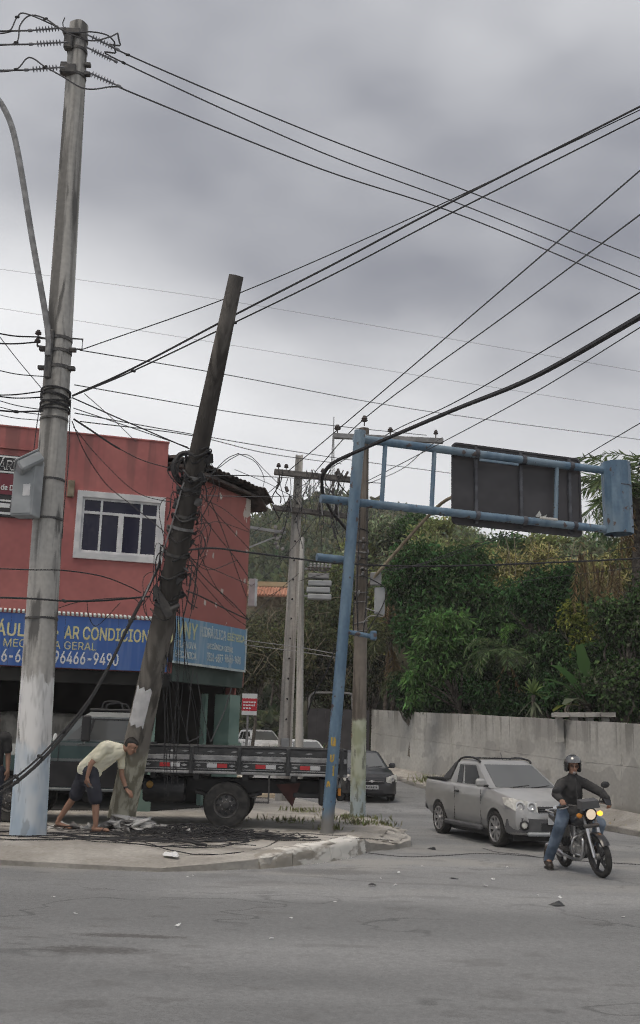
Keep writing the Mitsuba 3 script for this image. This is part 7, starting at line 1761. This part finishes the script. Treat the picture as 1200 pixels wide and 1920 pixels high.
def leaves(c, d, L, W, col, rng, fold=.25, up=None):
    "n leaves at c pointing along d; two triangles each, folded on the midrib"
    n = len(c)
    d = d / (np.linalg.norm(d, axis=1, keepdims=True) + 1e-9)
    r = rng.normal(size=(n, 3)) if up is None else up + rng.normal(size=(n, 3)) * .35
    s = np.cross(d, r)
    s /= np.linalg.norm(s, axis=1, keepdims=True) + 1e-9
    nn = np.cross(s, d)
    L, W = np.broadcast_to(L, (n,))[:, None], np.broadcast_to(W, (n,))[:, None]
    m = c + d * L * .45 - nn * L * .05
    tip = c + d * L - nn * L * .22
    v = np.stack([c, m + s * W * .5 + nn * W * fold, tip, m - s * W * .5 + nn * W * fold], 1).reshape(-1, 3)
    i = np.arange(n) * 4
    f = np.vstack([np.stack([i, i + 1, i + 2], 1), np.stack([i, i + 2, i + 3], 1)])
    return v, f, np.repeat(col, 4, 0)


def tint(base, n, rng, var=.25, alt=None, share=0.0):
    c = np.tile(np.array(base), (n, 1)) * (1 + rng.normal(size=(n, 1)) * var).clip(.4, 1.9)
    c *= 1 + rng.normal(size=(n, 3)) * .06
    c *= VEG
    if alt is not None:
        m = rng.random(n) < share
        c[m] = np.array(alt) * (1 + rng.normal(size=(m.sum(), 1)) * var).clip(.5, 1.7)
    return c.clip(.004, .8)


def crown(blobs, n, k, L, W, base, rng, droop=.5, alt=None, share=.1, var=.28, spread=.10, lo=.45):
    "clusters of k leaves through the outer part of ellipsoid blobs (cx, cy, cz, rx, ry, rz)"
    B = np.array(blobs, float)
    w = B[:, 3] * B[:, 4] * B[:, 5]
    b = B[rng.choice(len(B), n, p=w / w.sum())]
    u = rng.normal(size=(n, 3))
    u /= np.linalg.norm(u, axis=1, keepdims=True)
    rad = lo + (1.08 - lo) * rng.random((n, 1)) ** .7
    c = b[:, :3] + u * b[:, 3:] * rad
    keep = meshkit.noise(c * (1.6 / max(.4, np.mean(B[:, 3])) * 1.2), 5) > .34
    c, u = c[keep], u[keep]
    n = len(c)
    tone = 1 + rng.normal(size=(n, 1)) * .22
    C = np.repeat(c, k, 0) + rng.normal(size=(n * k, 3)) * spread
    D = np.repeat(u, k, 0) * .6 + rng.normal(size=(n * k, 3)) * .7 + np.array([0, 0, -droop])
    col = tint(base, n * k, rng, var, alt, share) * np.repeat(tone, k, 0).clip(.5, 1.6)
    return leaves(C, D, L * rng.uniform(.7, 1.2, n * k), W * rng.uniform(.7, 1.2, n * k), col.clip(.004, .8), rng)


def limbs(base, tips, r0, rng, bend=.25):
    m = MB()
    base = np.asarray(base, float)
    for t in tips:
        t = np.asarray(t, float)
        mid = base * .45 + t * .55 + rng.normal(size=3) * bend * np.array([1, 1, .3])
        mid[2] = base[2] + (t[2] - base[2]) * .55
        P = curve([base, mid, t], 5)
        m.tube(P, np.linspace(r0, r0 * .25, len(P)), 6)
    return m


def tree(name, label, base, blobs, n, k, L, W, col, seed, trunk=.12, group=None, cat='tree', **kw):
    rng = np.random.default_rng(seed)
    key = thing(name, label, cat, group)
    B = np.array(blobs, float)
    fork = np.array(base, float)
    fork[2] += max(.3, .45 * (B[:, 2].min() - base[2]))
    fork[:2] += rng.normal(size=2) * .1
    m = MB().tube([np.asarray(base, float) - [0, 0, .4], (np.asarray(base) + fork) / 2 + [.05, 0, 0], fork], [trunk * 1.15, trunk, trunk * .85], 8)
    part(key, 'trunk', m, 'bark')
    for b in B[:7]:
        part(key, 'limb', limbs(fork, [b[:3], b[:3] + rng.normal(size=3) * b[3:] * .5], trunk * .6, rng), 'bark')
    v, f, c = crown(blobs, n, k, L, W, col, rng, **kw)
    part(key, 'crown', (v, f), 'leaf', smooth=False, color=c)
    return key


def blobset(c, r, n, rng, flat=.8):
    "n overlapping lobes filling an ellipsoid of centre c, radii r"
    out = []
    for _ in range(n):
        u = rng.normal(size=3)
        u = u / np.linalg.norm(u) * rng.random() ** .5 * .7
        s = rng.uniform(.34, .52)
        out.append((c[0] + u[0] * r[0], c[1] + u[1] * r[1], c[2] + u[2] * r[2], r[0] * s, r[1] * s, r[2] * s * flat))
    return out


def frond(key, base, direction, length, droop, col, rng, n=26, wid=.055, leaflet=.5, name='frond', stiff=.4, label=None):
    "a feather palm frond: one rachis with leaflets on both sides"
    d = unit(direction)
    h = unit([d[0], d[1], 0]) if abs(d[0]) + abs(d[1]) > 1e-3 else np.array([1.0, 0, 0])
    P = [np.asarray(base, float)]
    ang = math.asin(np.clip(d[2], -1, 1))
    for i in range(12):
        ang -= droop / 12 * (.5 + i / 9)
        P.append(P[-1] + (h * math.cos(ang) + np.array([0, 0, math.sin(ang)])) * length / 12)
    P = np.array(P)
    m = MB().tube(P, np.linspace(.028, .006, 13), 5)
    rv, rf = m.arrays()
    t = np.linspace(.12, .98, n)
    idx = t * 12
    pos = np.stack([np.interp(idx, np.arange(13), P[:, k]) for k in range(3)], 1)
    tan = np.gradient(P, axis=0)
    tn = np.stack([np.interp(idx, np.arange(13), tan[:, k]) for k in range(3)], 1)
    tn /= np.linalg.norm(tn, axis=1, keepdims=True)
    side = np.cross(tn, [0, 0, 1.0])
    side /= np.linalg.norm(side, axis=1, keepdims=True) + 1e-9
    C, D, LL = [], [], []
    for s in (-1, 1):
        dd = tn * .55 + side * s * .8 + np.array([0, 0, -1 + stiff]) * rng.uniform(.3, .9, (n, 1)) + rng.normal(size=(n, 3)) * .12
        C.append(pos)
        D.append(dd)
        LL.append(leaflet * np.sin(np.pi * (.12 + .80 * t)) * rng.uniform(.75, 1.1, n))
    v, f, c = leaves(np.vstack(C), np.vstack(D), np.concatenate(LL), wid * rng.uniform(.8, 1.2, 2 * n), tint(col, 2 * n, rng, .22), rng, .15)
    col_r = np.tile(np.array(col) * 1.1, (len(rv), 1))
    return part(key, name, (np.vstack([rv, v]), np.vstack([rf, f + len(rv)])), 'leaf', smooth=False, color=np.vstack([col_r, c]), label=label)


rg = np.random.default_rng(3)
# --- the wood on the far mountain: one mass
cv, cf, cc, at_ = [], [], [], 0
mx, my = rg.uniform(-75, 75, 5200), rg.uniform(76, 205, 5200)
mz = mountain(mx, my)
for i in range(len(mx)):
    if abs(mx[i] - 0) > 12 + my[i] * .26:
        continue
    r = rg.uniform(1.0, 2.1) * (.75 + my[i] / 330)
    n = 44
    u = rg.normal(size=(n, 3))
    u /= np.linalg.norm(u, axis=1, keepdims=True)
    c = np.array([mx[i], my[i], mz[i] + r * .6]) + u * r * np.array([1, 1, .9]) * rg.uniform(.6, 1, (n, 1))
    base = np.array([(.050, .058, .040), (.060, .066, .042), (.042, .050, .038), (.078, .076, .05)][rg.integers(4)])
    v, f, col = leaves(c, u + rg.normal(size=(n, 3)) * .5 + [0, 0, .3], r * .5, r * .36, tint(base, n, rg, .14), rg)
    cv.append(v)
    cf.append(f + at_)
    cc.append(col)
    at_ += len(v)
solo('distant_wood', (np.vstack(cv), np.vstack(cf)), 'leaf', 'dull green wood covering the distant mountain', kind='stuff', smooth=False, color=np.vstack(cc))

# --- ridge trees and the olive scrub below them
RIDGE = [(2.6, 66, 14.2, 1.7), (4.0, 65, 15.0, 1.8), (5.6, 64, 15.4, 1.9), (7.3, 63, 15.1, 1.9), (8.8, 60, 13.6, 1.8), (10.6, 58, 13.0, 1.9), (12.6, 57, 13.2, 2.0), (1.6, 62, 12.4, 1.6), (15, 56, 12.6, 2.2), (17.5, 55, 12.8, 2.2)]
for i, (x, y, z, r) in enumerate(RIDGE):
    rng = np.random.default_rng(100 + i)
    tree('ridge_tree', 'small grey green tree on the skyline of the bank', (x, y, z - 3.2), blobset((x, y, z - .6), (r, r, 1.3), 6, rng), 420, 6, .34, .17, [LEAFOLIVE, LEAFGREY, LEAFMID][i % 3], 100 + i, .09, 'trees along the skyline', droop=.1, spread=.22)
SCRUB = [(3.0, 58, 11.4), (4.4, 57, 12.3), (5.9, 57, 13.0), (7.4, 55, 12.2), (3.1, 53, 9.6), (4.6, 52, 10.4), (6.2, 52, 11.3), (7.8, 51, 10.6), (9.4, 53, 12.0), (11.0, 51, 11.0), (2.0, 56, 9.4), (1.2, 59, 10.9), (2.6, 50.5, 7.6), (12.6, 49, 11.0), (14.0, 47, 10.6), (9.0, 57, 12.6)]
for i, (x, y, z) in enumerate(SCRUB):
    rng = np.random.default_rng(200 + i)
    tree('scrub_tree', 'pale olive scrub tree in the middle of the overgrown bank', (x, y, z - 3.0), blobset((x, y, z - .9), (1.35, 1.2, 1.5), 6, rng), 480, 6, .27, .13, [LEAFOLIVE, LEAFGREY, (.13, .14, .075), (.085, .10, .05)][i % 4], 200 + i, .06, 'olive scrub trees on the bank', droop=.2, alt=LEAFTAN, share=.14, spread=.2)
# --- tan and yellowish creeper covered thicket under the signboard
TAN = [(7.6, 47, 10.3), (8.7, 46.5, 10.6), (9.8, 46, 10.4), (10.9, 45, 10.0), (8.3, 45, 8.9), (9.5, 44, 8.8), (10.6, 43, 8.6), (11.6, 43, 9.2), (9.9, 41.5, 7.3), (10.8, 41, 7.2), (12.4, 43, 9.6)]
for i, (x, y, z) in enumerate(TAN):
    rng = np.random.default_rng(300 + i)
    key = tree('creeper_thicket', 'dry tan thicket draped with creepers below the dark signboard', (x, y, z - 3.2), blobset((x, y, z - .8), (.95, .9, 1.5), 6, rng), 600, 6, .24, .075, (.215, .19, .10), 300 + i, .05, 'dry tan thickets', droop=.9, alt=LEAFYEL, share=.35, spread=.18)
    for k in range(4):
        a = np.array([x + rng.uniform(-.9, .9), y - .9, z + rng.uniform(-.5, .6)])
        part(key, 'stem', MB().tube(curve([a - [0, 0, 2.6], a - [rng.uniform(-.3, .3), 0, 1.2], a], 4), .016, 5), 'timber')

# --- dark big leaved tree in the middle, and a bright one before it
rng = np.random.default_rng(41)
tree('broadleaf_tree', 'tall dark glossy tree filling the middle of the bank', (5.8, 44, 2.6), blobset((5.5, 44, 8.5), (2.5, 1.8, 2.1), 14, rng) + [(6.6, 43.6, 6.3, 1.4, 1.0, 1.0), (4.6, 43.6, 6.6, 1.2, 1, 1.0), (7.4, 43.4, 7.6, 1.1, 1, .9)], 2300, 7, .34, .13, (.028, .058, .024), 41, .13, droop=.7, alt=(.075, .115, .05), share=.3, spread=.16)  # the brighter share of leaves paints highlights into the crown
rng = np.random.default_rng(42)
tree('broadleaf_tree', 'bright green young tree with drooping compound leaves and a pale slim trunk', (5.5, 40.2, 2.6), [(4.7, 39.9, 6.35, .75, .7, .45), (5.3, 39.8, 6.5, .6, .6, .35), (4.4, 39.8, 5.7, .65, .6, .45), (5.0, 39.7, 5.6, .7, .6, .5), (4.2, 39.8, 4.95, .55, .5, .45), (4.75, 39.7, 4.8, .65, .55, .45), (3.75, 39.8, 4.25, .4, .4, .35), (5.2, 39.8, 4.9, .5, .5, .4), (6.0, 39.8, 6.0, .5, .5, .3), (3.7, 39.8, 3.7, .35, .35, .4), (6.3, 39.8, 5.2, .4, .4, .3)],
     430, 9, .34, .11, (.052, .098, .036), 42, .075, droop=1.0, alt=(.085, .15, .055), share=.35, spread=.09, lo=.3)
for i, (x, y, z, r) in enumerate([(6.9, 41, 4.6, 1.0), (7.2, 40, 6.0, .9), (6.6, 39, 3.5, .8), (3.9, 43.5, 3.9, .9), (7.6, 38.5, 4.2, .8), (5.9, 42, 4.2, 1.0), (6.9, 38, 3.2, .7), (4.9, 42, 3.7, .8), (8.1, 39.5, 7.3, 1.2), (8.9, 39, 6.7, 1.3), (8.8, 37.8, 5.0, 1.1), (9.7, 39.5, 7.6, 1.1), (8.3, 36.5, 3.8, .9), (9.4, 35.5, 4.6, 1.0), (8.1, 34.6, 3.3, .7), (8.7, 33.2, 3.3, .8)]):
    rng = np.random.default_rng(400 + i)
    tree('understorey_tree', 'small dark drooping tree in the shade above the concrete wall', (x, y, max(1.6, z - 2.2)), blobset((x, y, z), (r, r * .9, r), 6, rng), 420, 7, .26, .10, [(.020, .040, .018), (.030, .055, .024), (.024, .050, .022)][i % 3], 400 + i, .05, 'small dark trees behind the wall', droop=.9, alt=LEAFMID, share=.25, spread=.12)
for i, (x, y, z) in enumerate([(9.2, 37, 6.2), (9.5, 36.6, 5.2), (9.0, 36.4, 4.6)]):
    rng = np.random.default_rng(440 + i)
    tree('yellow_shrub', 'yellowish climbing shrub hanging beside the dry palm fronds', (x, y, z - 1.6), blobset((x, y, z), (.55, .5, .8), 5, rng), 420, 6, .16, .075, (.115, .125, .032), 440 + i, .03, 'yellowish shrubs right of the dark trees', 'shrub', droop=.6, alt=LEAFMID, share=.3)

# --- the big vine covered trees at the right edge
for i, (x, y, z, r, lab) in enumerate([(9.3, 31, 5.3, 1.5, 'upper part'), (8.7, 30.2, 3.8, 1.0, 'low'), (10.6, 30.5, 5.6, 1.7, 'outer'), (9.8, 29.8, 3.9, 1.2, 'near'), (8.0, 31.4, 3.3, .6, 'small')]):
    rng = np.random.default_rng(500 + i)
    tree('vine_tree', {'upper part': 'tall vine smothered tree at the right edge', 'low': 'low vine covered shrub above the wall left of the right edge', 'outer': 'vine covered tree mostly outside the right edge', 'near': 'near vine covered shrub above the wall at the right edge', 'small': 'small leafy vine clump beside the banana plant'}[lab], (x, y, max(1.8, z - 2.8)), blobset((x, y, z), (r * .75, r * .7, r), 10, rng), int(900 * r), 7, .17, .095, (.035, .055, .026), 500 + i, .09, droop=.8, alt=(.11, .12, .085), share=.22, spread=.13)

# --- palms
def palm(name, label, base, top, n, length, droop, col, seed, el=(.1, 1.0), trunk=.13, az=None, leaflet=.5, dead=0, wid=.055, nl=26):
    rng = np.random.default_rng(seed)
    key = thing(name, label, 'palm')
    part(key, 'trunk', MB().tube(curve([base, (np.asarray(base) * .5 + np.asarray(top) * .5) + [.08, 0, 0], top], 6), np.linspace(trunk * 1.25, trunk, 13), 10), 'palm_bark')
    for i in range(n):
        a = (i / n * 2 * np.pi + rng.uniform(-.25, .25)) if az is None else rng.uniform(*az)
        e = rng.uniform(*el)
        frond(key, np.asarray(top) + [0, 0, .05], (math.cos(a) * math.cos(e), math.sin(a) * math.cos(e), math.sin(e)), length * rng.uniform(.8, 1.1), droop * rng.uniform(.8, 1.25), col, rng, nl, wid, leaflet)
    for i in range(dead):
        a = rng.uniform(0, 6.28)
        frond(key, np.asarray(top) - [0, 0, .15], (math.cos(a) * .5, math.sin(a) * .5, -.7), length * rng.uniform(.55, .9), .9, (.12, .085, .05), rng, 22, wid, leaflet * .7, 'dry_frond', .1)
    return key


palm('coconut_palm', 'tall coconut palm with wind blown fronds at the right edge behind the blue drum', (10.2, 34, 2.0), (10.62, 34, 10.1), 22, 3.0, 1.5, (.075, .095, .055), 61, (-.1, 1.25), .16, None, .75, 9, .06, 34)
palm('feather_palm', 'dark feather palm with drooping brownish fronds behind the left end of the wall', (3.4, 46.5, 1.5), (3.3, 46.5, 6.2), 13, 2.2, 1.9, (.060, .066, .040), 62, (.2, 1.2), .08, None, .6, 4, .05, 26)
palm('feather_palm', 'low feather palm with grey hanging fronds just right of the brown pole', (4.0, 45.5, 1.5), (3.95, 45.5, 4.3), 10, 1.7, 2.2, (.050, .058, .034), 63, (.2, 1.2), .06, None, .5, 4, .05, 24)
palm('feather_palm', 'graceful palm with long arching fronds above the spiky rosette plant', (7.0, 38.2, 2.0), (7.0, 38.2, 5.0), 14, 2.3, 2.3, (.060, .085, .045), 64, (.3, 1.3), .07, None, .55, 3, .05, 30)
palm('feather_palm', 'small palm with fresh light green fronds right of the dark tree', (7.4, 40.4, 3.0), (7.35, 40.2, 6.2), 9, 1.5, 1.6, (.075, .14, .045), 65, (.2, 1.0), .05, None, .4, 1, .045, 24)
palm('feather_palm', 'feather palm seen through the wires high on the left of the bank', (3.3, 49.8, 3.0), (3.35, 49.8, 9.0), 12, 2.0, 1.7, (.09, .11, .07), 66, (.1, 1.1), .08, None, .5, 2, .05, 24)
palm('feather_palm', 'second coconut palm cut off by the right edge', (12.2, 35, 2.0), (12.0, 35, 10.9), 16, 3.1, 1.4, (.075, .095, .055), 67, (0, 1.2), .15, None, .7, 5, .06, 28)
# hanging dry sheaths left of the coconut palm
for i, (x, y, z) in enumerate([(8.95, 34.5, 8.2), (9.35, 34.2, 7.7), (9.75, 33.8, 7.8)]):
    rng = np.random.default_rng(70 + i)
    key = thing('dry_frond_bunch', 'bunch of brown dead fronds hanging below the coconut palm', 'frond', 'brown dead fronds under the coconut palm')
    for k in range(5):
        frond(key, (x + rng.uniform(-.2, .2), y + rng.uniform(-.2, .2), z), (rng.uniform(-.3, .3), rng.uniform(-.3, .1), -.8), rng.uniform(1.4, 2.2), .35, (.115, .085, .052), rng, 22, .04, .34, 'dry_frond', .05)

# --- spiky rosette plant on the wall
rng = np.random.default_rng(80)
key = thing('rosette_plant', 'spiky rosette plant with light green sword leaves standing behind the wall', 'plant')
part(key, 'stem', MB().tube([(7.0, 33.7, 1.9), (6.98, 33.7, 3.45)], .06, 8), 'bark')
for i in range(46):
    a, e = i * 2.4, rng.uniform(-.2, 1.3) if i < 28 else rng.uniform(-1.2, -.4)
    z = 3.5 if i < 28 else rng.uniform(2.6, 3.35)
    d = np.array([math.cos(a) * math.cos(e), math.sin(a) * math.cos(e), math.sin(e)])
    L = rng.uniform(.5, .75)
    c0 = np.array([6.98, 33.7, z])
    side = unit(np.cross(d, [0, 0, 1.0])) * .05
    P = [c0 + d * L * t - np.array([0, 0, .22 * L * t * t]) for t in (0, .35, .7, 1)]
    v = np.array([P[0] - side * .5, P[0] + side * .5, P[1] - side, P[1] + side, P[2] - side * .8, P[2] + side * .8, P[3], P[3] + side * .05])
    f = np.array([[0, 1, 3], [0, 3, 2], [2, 3, 5], [2, 5, 4], [4, 5, 7], [4, 7, 6]])
    base = (.21, .30, .11) if i < 28 else (.19, .22, .15)
    part(key, 'leaf', (v, f), 'leaf', smooth=False, color=np.tile(np.array(base) * rng.uniform(.7, 1.3), (8, 1)).clip(0, .8))

# --- banana plant with broad torn leaves
rng = np.random.default_rng(81)
key = thing('banana_plant', 'broad leaved banana plant behind the wall left of the vine covered trees', 'plant')
part(key, 'stem', MB().tube([(8.0, 30.8, 1.9), (8.02, 30.8, 3.1)], [.10, .06], 10), 'palm_bark')
for a, e, L, dr_, cl in ((2.5, 1.1, 1.9, .7, (.07, .15, .05)), (1.9, 1.35, 2.1, .5, (.09, .17, .06)), (3.3, .8, 1.5, 1.2, (.045, .095, .04)), (2.9, .5, 1.2, 1.1, (.15, .17, .04)), (.3, 1.0, 1.4, 1.0, (.05, .10, .04)), (4.6, .9, 1.2, 1.1, (.04, .09, .038)), (3.0, 1.0, 1.7, .9, (.08, .15, .06)), (2.2, .75, 1.3, 1.3, (.11, .13, .09))):
    h = np.array([math.cos(a), -abs(math.sin(a)) * .6, 0])
    h = unit(h)
    P, ang = [np.array([8.02, 30.8, 2.9])], e
    for i in range(10):
        ang -= dr_ / 10 * (.4 + i / 6)
        P.append(P[-1] + (h * math.cos(ang) + np.array([0, 0, math.sin(ang)])) * L / 10)
    P = np.array(P)
    sd = unit(np.cross(h, [0, 0, 1.0]))
    w_ = .18 * np.sin(np.pi * np.clip((np.arange(11) - 2.2) / 8.8, 0, 1)) ** .6 + .012
    V, F = [], []
    for i in range(11):
        V += [P[i] - sd * w_[i] * rng.uniform(.8, 1.05) + [0, 0, .05 - .06 * rng.random()], P[i], P[i] + sd * w_[i] * rng.uniform(.8, 1.05) + [0, 0, .05 - .06 * rng.random()]]
    for i in range(10):
        for j in (0, 1):
            F.append([i * 3 + j, i * 3 + j + 1, (i + 1) * 3 + j + 1, (i + 1) * 3 + j])
    part(key, 'leaf', (np.array(V), np.array(F)), 'leaf', smooth=True, color=np.tile(np.array(cl) * 1.35, (33, 1)))
    part(key, 'leaf_stalk', MB().tube(P[:6], np.linspace(.03, .015, 6), 6), 'palm_bark')

# --- thicket, bank and grass at the left of the side street
LEFT = [(-4.0, 47, 4.6, 1.6, (.040, .043, .030)), (-2.7, 47, 5.4, 1.5, (.050, .052, .034)), (-1.6, 50, 5.9, 1.6, (.062, .064, .036)), (-.3, 52, 6.6, 1.7, (.050, .055, .032)), (-3.6, 55, 7.0, 1.8, (.066, .068, .044)), (-2.4, 58, 7.6, 1.7, (.060, .062, .044)), (-.6, 58, 8.4, 1.8, (.060, .062, .040)), (.9, 56, 9.6, 1.8, (.050, .058, .034)), (1.7, 54, 8.4, 1.7, (.042, .05, .03)), (.6, 52.5, 5.2, 1.5, (.036, .042, .026)),
        (2.0, 52, 6.6, 1.5, (.050, .06, .032)), (1.4, 51.3, 4.4, 1.1, (.045, .05, .03)), (-5.6, 50, 6.6, 1.8, (.05, .052, .036)), (-5.0, 60, 8.2, 2.0, (.064, .066, .046)), (2.9, 51, 5.2, 1.1, (.036, .04, .026)), (-7.2, 48, 5.4, 1.8, (.05, .054, .036))]
for i, (x, y, z, r, cl) in enumerate(LEFT):
    rng = np.random.default_rng(600 + i)
    key = tree('thicket_tree', 'brownish olive thicket tree with bare twigs between the building and the blue post', (x, y, max(float(gz(y)), z - 3.6)), blobset((x, y, z - .2), (r, r * .8, r * .95), 8, rng), int(430 * r), 6, .22, .10, cl, 600 + i, .07, 'olive thicket trees at the end of the street', droop=.4, alt=(.12, .115, .06), share=.2, spread=.2)
    for k in range(7):
        a = np.array([x + rng.uniform(-r, r), y - r * .8, z + rng.uniform(-r * .6, r * .5)])
        part(key, 'twig', MB().tube(curve([a, a + [rng.uniform(-.5, .5), -.1, rng.uniform(.3, .9)], a + [rng.uniform(-.9, .9), -.1, rng.uniform(.7, 1.5)]], 4), .012, 4), 'timber')


def tufts(spots, n, h, w, col, seed, alt=None):
    rng = np.random.default_rng(seed)
    c = np.array([(x + rng.normal() * s, y + rng.normal() * s * .8, z) for x, y, z, s in spots for _ in range(n)])
    if callable(h):
        h = h(len(c))
    d = rng.normal(size=(len(c), 3)) * .45 + [0, 0, 1.1]
    return leaves(c, d, h * rng.uniform(.5, 1.2, len(c)), w * rng.uniform(.7, 1.2, len(c)), tint(col, len(c), rng, .25, alt, .35), rng)


sp_ = []
for k in range(240):
    y = RND.uniform(38, 66)
    x = -1.0 - (y - 30) * .28 - RND.random() ** 1.4 * 6.5
    sp_.append((x, y, float(gz(y) + .12 + np.clip(-x - 4 - (y - 30) * .28, 0, 9) * .16), .28))
v, f, c = tufts(sp_, 34, .62, .05, (.075, .095, .035), 91, (.13, .125, .06))
solo('verge_grass', (v, f), 'leaf', 'long yellowish green grass on the verge behind the white cars', kind='stuff', smooth=False, color=c)
WEEDS = [(1.15, 23.5, .2, .20, 'weeds round the foot of the green painted pole'), (.62, 22.6, .26, .18, 'weeds between the blue post and the green painted pole'), (-.15, 24.6, .26, .22, 'weeds behind the tail of the truck bed'), (.95, 21.6, .24, .15, 'weeds along the broken pavement edge'), (1.45, 22.4, .16, .12, 'low weeds at the edge of the corner pavement'), (-.5, 21.6, .26, .24, 'dry weeds on the pavement behind the truck wheel'), (4.1, 37.5, .5, .30, 'weeds at the far foot of the wall'), (4.45, 36.4, .46, .25, 'dry weeds at the foot of the wall above the pickup bed'), (8.0, 24.4, .14, .22, 'weeds at the foot of the wall by the right edge'), (7.7, 25.6, .14, .2, 'low weeds at the wall behind the motorcyclist'), (-.25, 43.8, .9, .35, 'fresh green grass tuft beside the slim pole'), (.35, 20.1, .25, .10, 'small weeds right of the blue post foot')]
for i, (x, y, z, s, lab) in enumerate(WEEDS):
    v, f, c = tufts([(x, y, z, s * 1.3)], 75, .15 if i not in (6, 7, 10) else (.9 if i == 10 else .35), .028 if i != 10 else .05, (.095, .10, .05) if i != 10 else (.08, .16, .05), 700 + i, (.16, .15, .085))
    solo('weed_tuft', (v, f), 'leaf', lab, kind='stuff', smooth=False, color=c)
# dry leaf litter along the far kerb and the corner
v, f, c = tufts([(float(np.interp(t, [0, 1], [7.3, 4.3])), float(np.interp(t, [0, 1], [24.6, 37.5])), .14 + .3 * max(0, (t - .45)), .16) for t in np.linspace(0, 1, 26)], 16, .07, .04, (.12, .10, .055), 93)
solo('leaf_litter', (v, f), 'leaf', 'dry leaves and dirt strewn along the foot of the concrete wall', kind='stuff', smooth=False, color=c)

# ruined ledge behind the wall at the right, and a house on the hill
lg = thing('ruined_ledge', 'broken pale concrete ledge on the top of the wall at the right', 'ledge')
for i in range(4):
    a, c = np.array([6.72, 29.6, 2.80]) + np.array([.36, -.27, .004]) * i, np.array([6.72, 29.6, 2.80]) + np.array([.36, -.27, .004]) * (i + .94)
    part(lg, 'slab', trimesh.Trimesh(*wob(m3.Manifold.hull_points(np.array([[*(q + [0, w_, z])] for q in (a, c) for w_ in (0, .4) for z in (-.12, 0)], float)).refine_to_length(.12), .02, 8, i)), 'wall_concrete')
    part(lg, 'stone', MB().hull(np.array([a + [.08, .1, -.8], a + [.28, .1, -.8], a + [.08, .35, -.8], a + [.28, .35, -.8], a + [.1, .1, -.1], a + [.25, .1, -.1], a + [.1, .35, -.1], a + [.25, .35, -.1]])), 'wall_concrete', smooth=False)
hs2 = thing('hillside_house', 'ochre house with an orange tiled roof showing above the thicket', 'house')
part(hs2, 'wall', MB().bb(-6.2, -2.1, 78, 83, 9, 13.1), 'timber', smooth=False)
part(hs2, 'fascia', MB().bb(-6.3, -1.95, 77.6, 77.8, 13.0, 13.35), 'ochre', smooth=False)
rf2 = part(hs2, 'roof', MB().hull([(-5.2, 75.2, 11.9), (-1.6, 75.2, 11.9), (-5.2, 77.6, 12.8), (-1.7, 77.6, 12.8), (-5.2, 75.2, 12.0), (-1.6, 75.2, 12.0), (-5.2, 77.6, 12.9), (-1.7, 77.6, 12.9)]), 'orange_roof', smooth=False)
for i in range(16):
    x = -5.1 + i * .22
    part(rf2, 'tile_row', MB().tube([(x, 75.15, 12.02), (x, 77.6, 12.92)], .07, 6), 'orange_roof')

# ================================================================ air, and labels that tell alike things apart by their place
air = thing('haze', 'thin grey air over the street', kind='stuff')
scene['air'] = {'type': 'homogeneous', 'albedo': {'type': 'rgb', 'value': [.95, .95, .95]}, 'sigma_t': 0.0006}
scene[air] = {'type': 'cube', 'to_world': T4().translate([0, 150, 29]).scale([1000, 1100, 31]), 'bsdf': {'type': 'null'}, 'interior': {'type': 'ref', 'id': 'air'}}
scene['camera']['medium'] = {'type': 'ref', 'id': 'air'}


def spot(key):
    "picture position of a thing, for ordering"
    pts = [meshkit.WRITTEN[scene[k]['filename']][0] for k in scene if (k == key or k.startswith(key + '__')) and isinstance(scene[k], dict) and scene[k].get('type') == 'ply']
    p = np.vstack(pts).mean(0) - cam_p
    r_ = np.cross(cam_f, cam_u)
    return p @ r_ / (p @ cam_f), -(p @ cam_u) / (p @ cam_f)


ORD = ['first', 'second', 'third', 'fourth', 'fifth', 'sixth', 'seventh', 'eighth', 'ninth', 'tenth', 'eleventh', 'twelfth', 'thirteenth', 'fourteenth', 'fifteenth', 'sixteenth', 'seventeenth']
for grp, text, axis in (('trees along the skyline', 'grey green tree on the skyline of the bank, {} from the left', 0), ('olive scrub trees on the bank', 'olive scrub tree on the middle of the bank, {} from the left', 0), ('dry tan thickets', 'dry tan creeper thicket under the signboard, {} from the left', 0),
                        ('small dark trees behind the wall', 'small dark tree behind the concrete wall, {} from the left', 0), ('olive thicket trees at the end of the street', 'olive thicket tree at the end of the street, {} from the left', 0),
                        ('yellowish shrubs right of the dark trees', 'yellowish climbing shrub by the dry fronds, {} from the top', 1), ('brown dead fronds under the coconut palm', 'bunch of brown dead fronds under the coconut palm, {} from the left', 0),
                        ('loose wires fanning over the red side wall', 'loose wire fanning over the red side wall, {} from the top', 1), ('torn wires hanging from the charred pole to the ground', 'torn wire hanging from the charred pole past the truck, {} from the left', 0),
                        ('wires through the far crossarms', 'loose wire strung to the far crossarms, {} from the left', 0), ('wires lying on the pavement', 'loose black wire lying on the pavement, {} from the left', 0)):
    ks = sorted((k for k in labels if labels[k].get('group') == grp), key=lambda k: spot(k)[axis])
    for i, k in enumerate(ks):
        labels[k]['label'] = text.format(ORD[i])
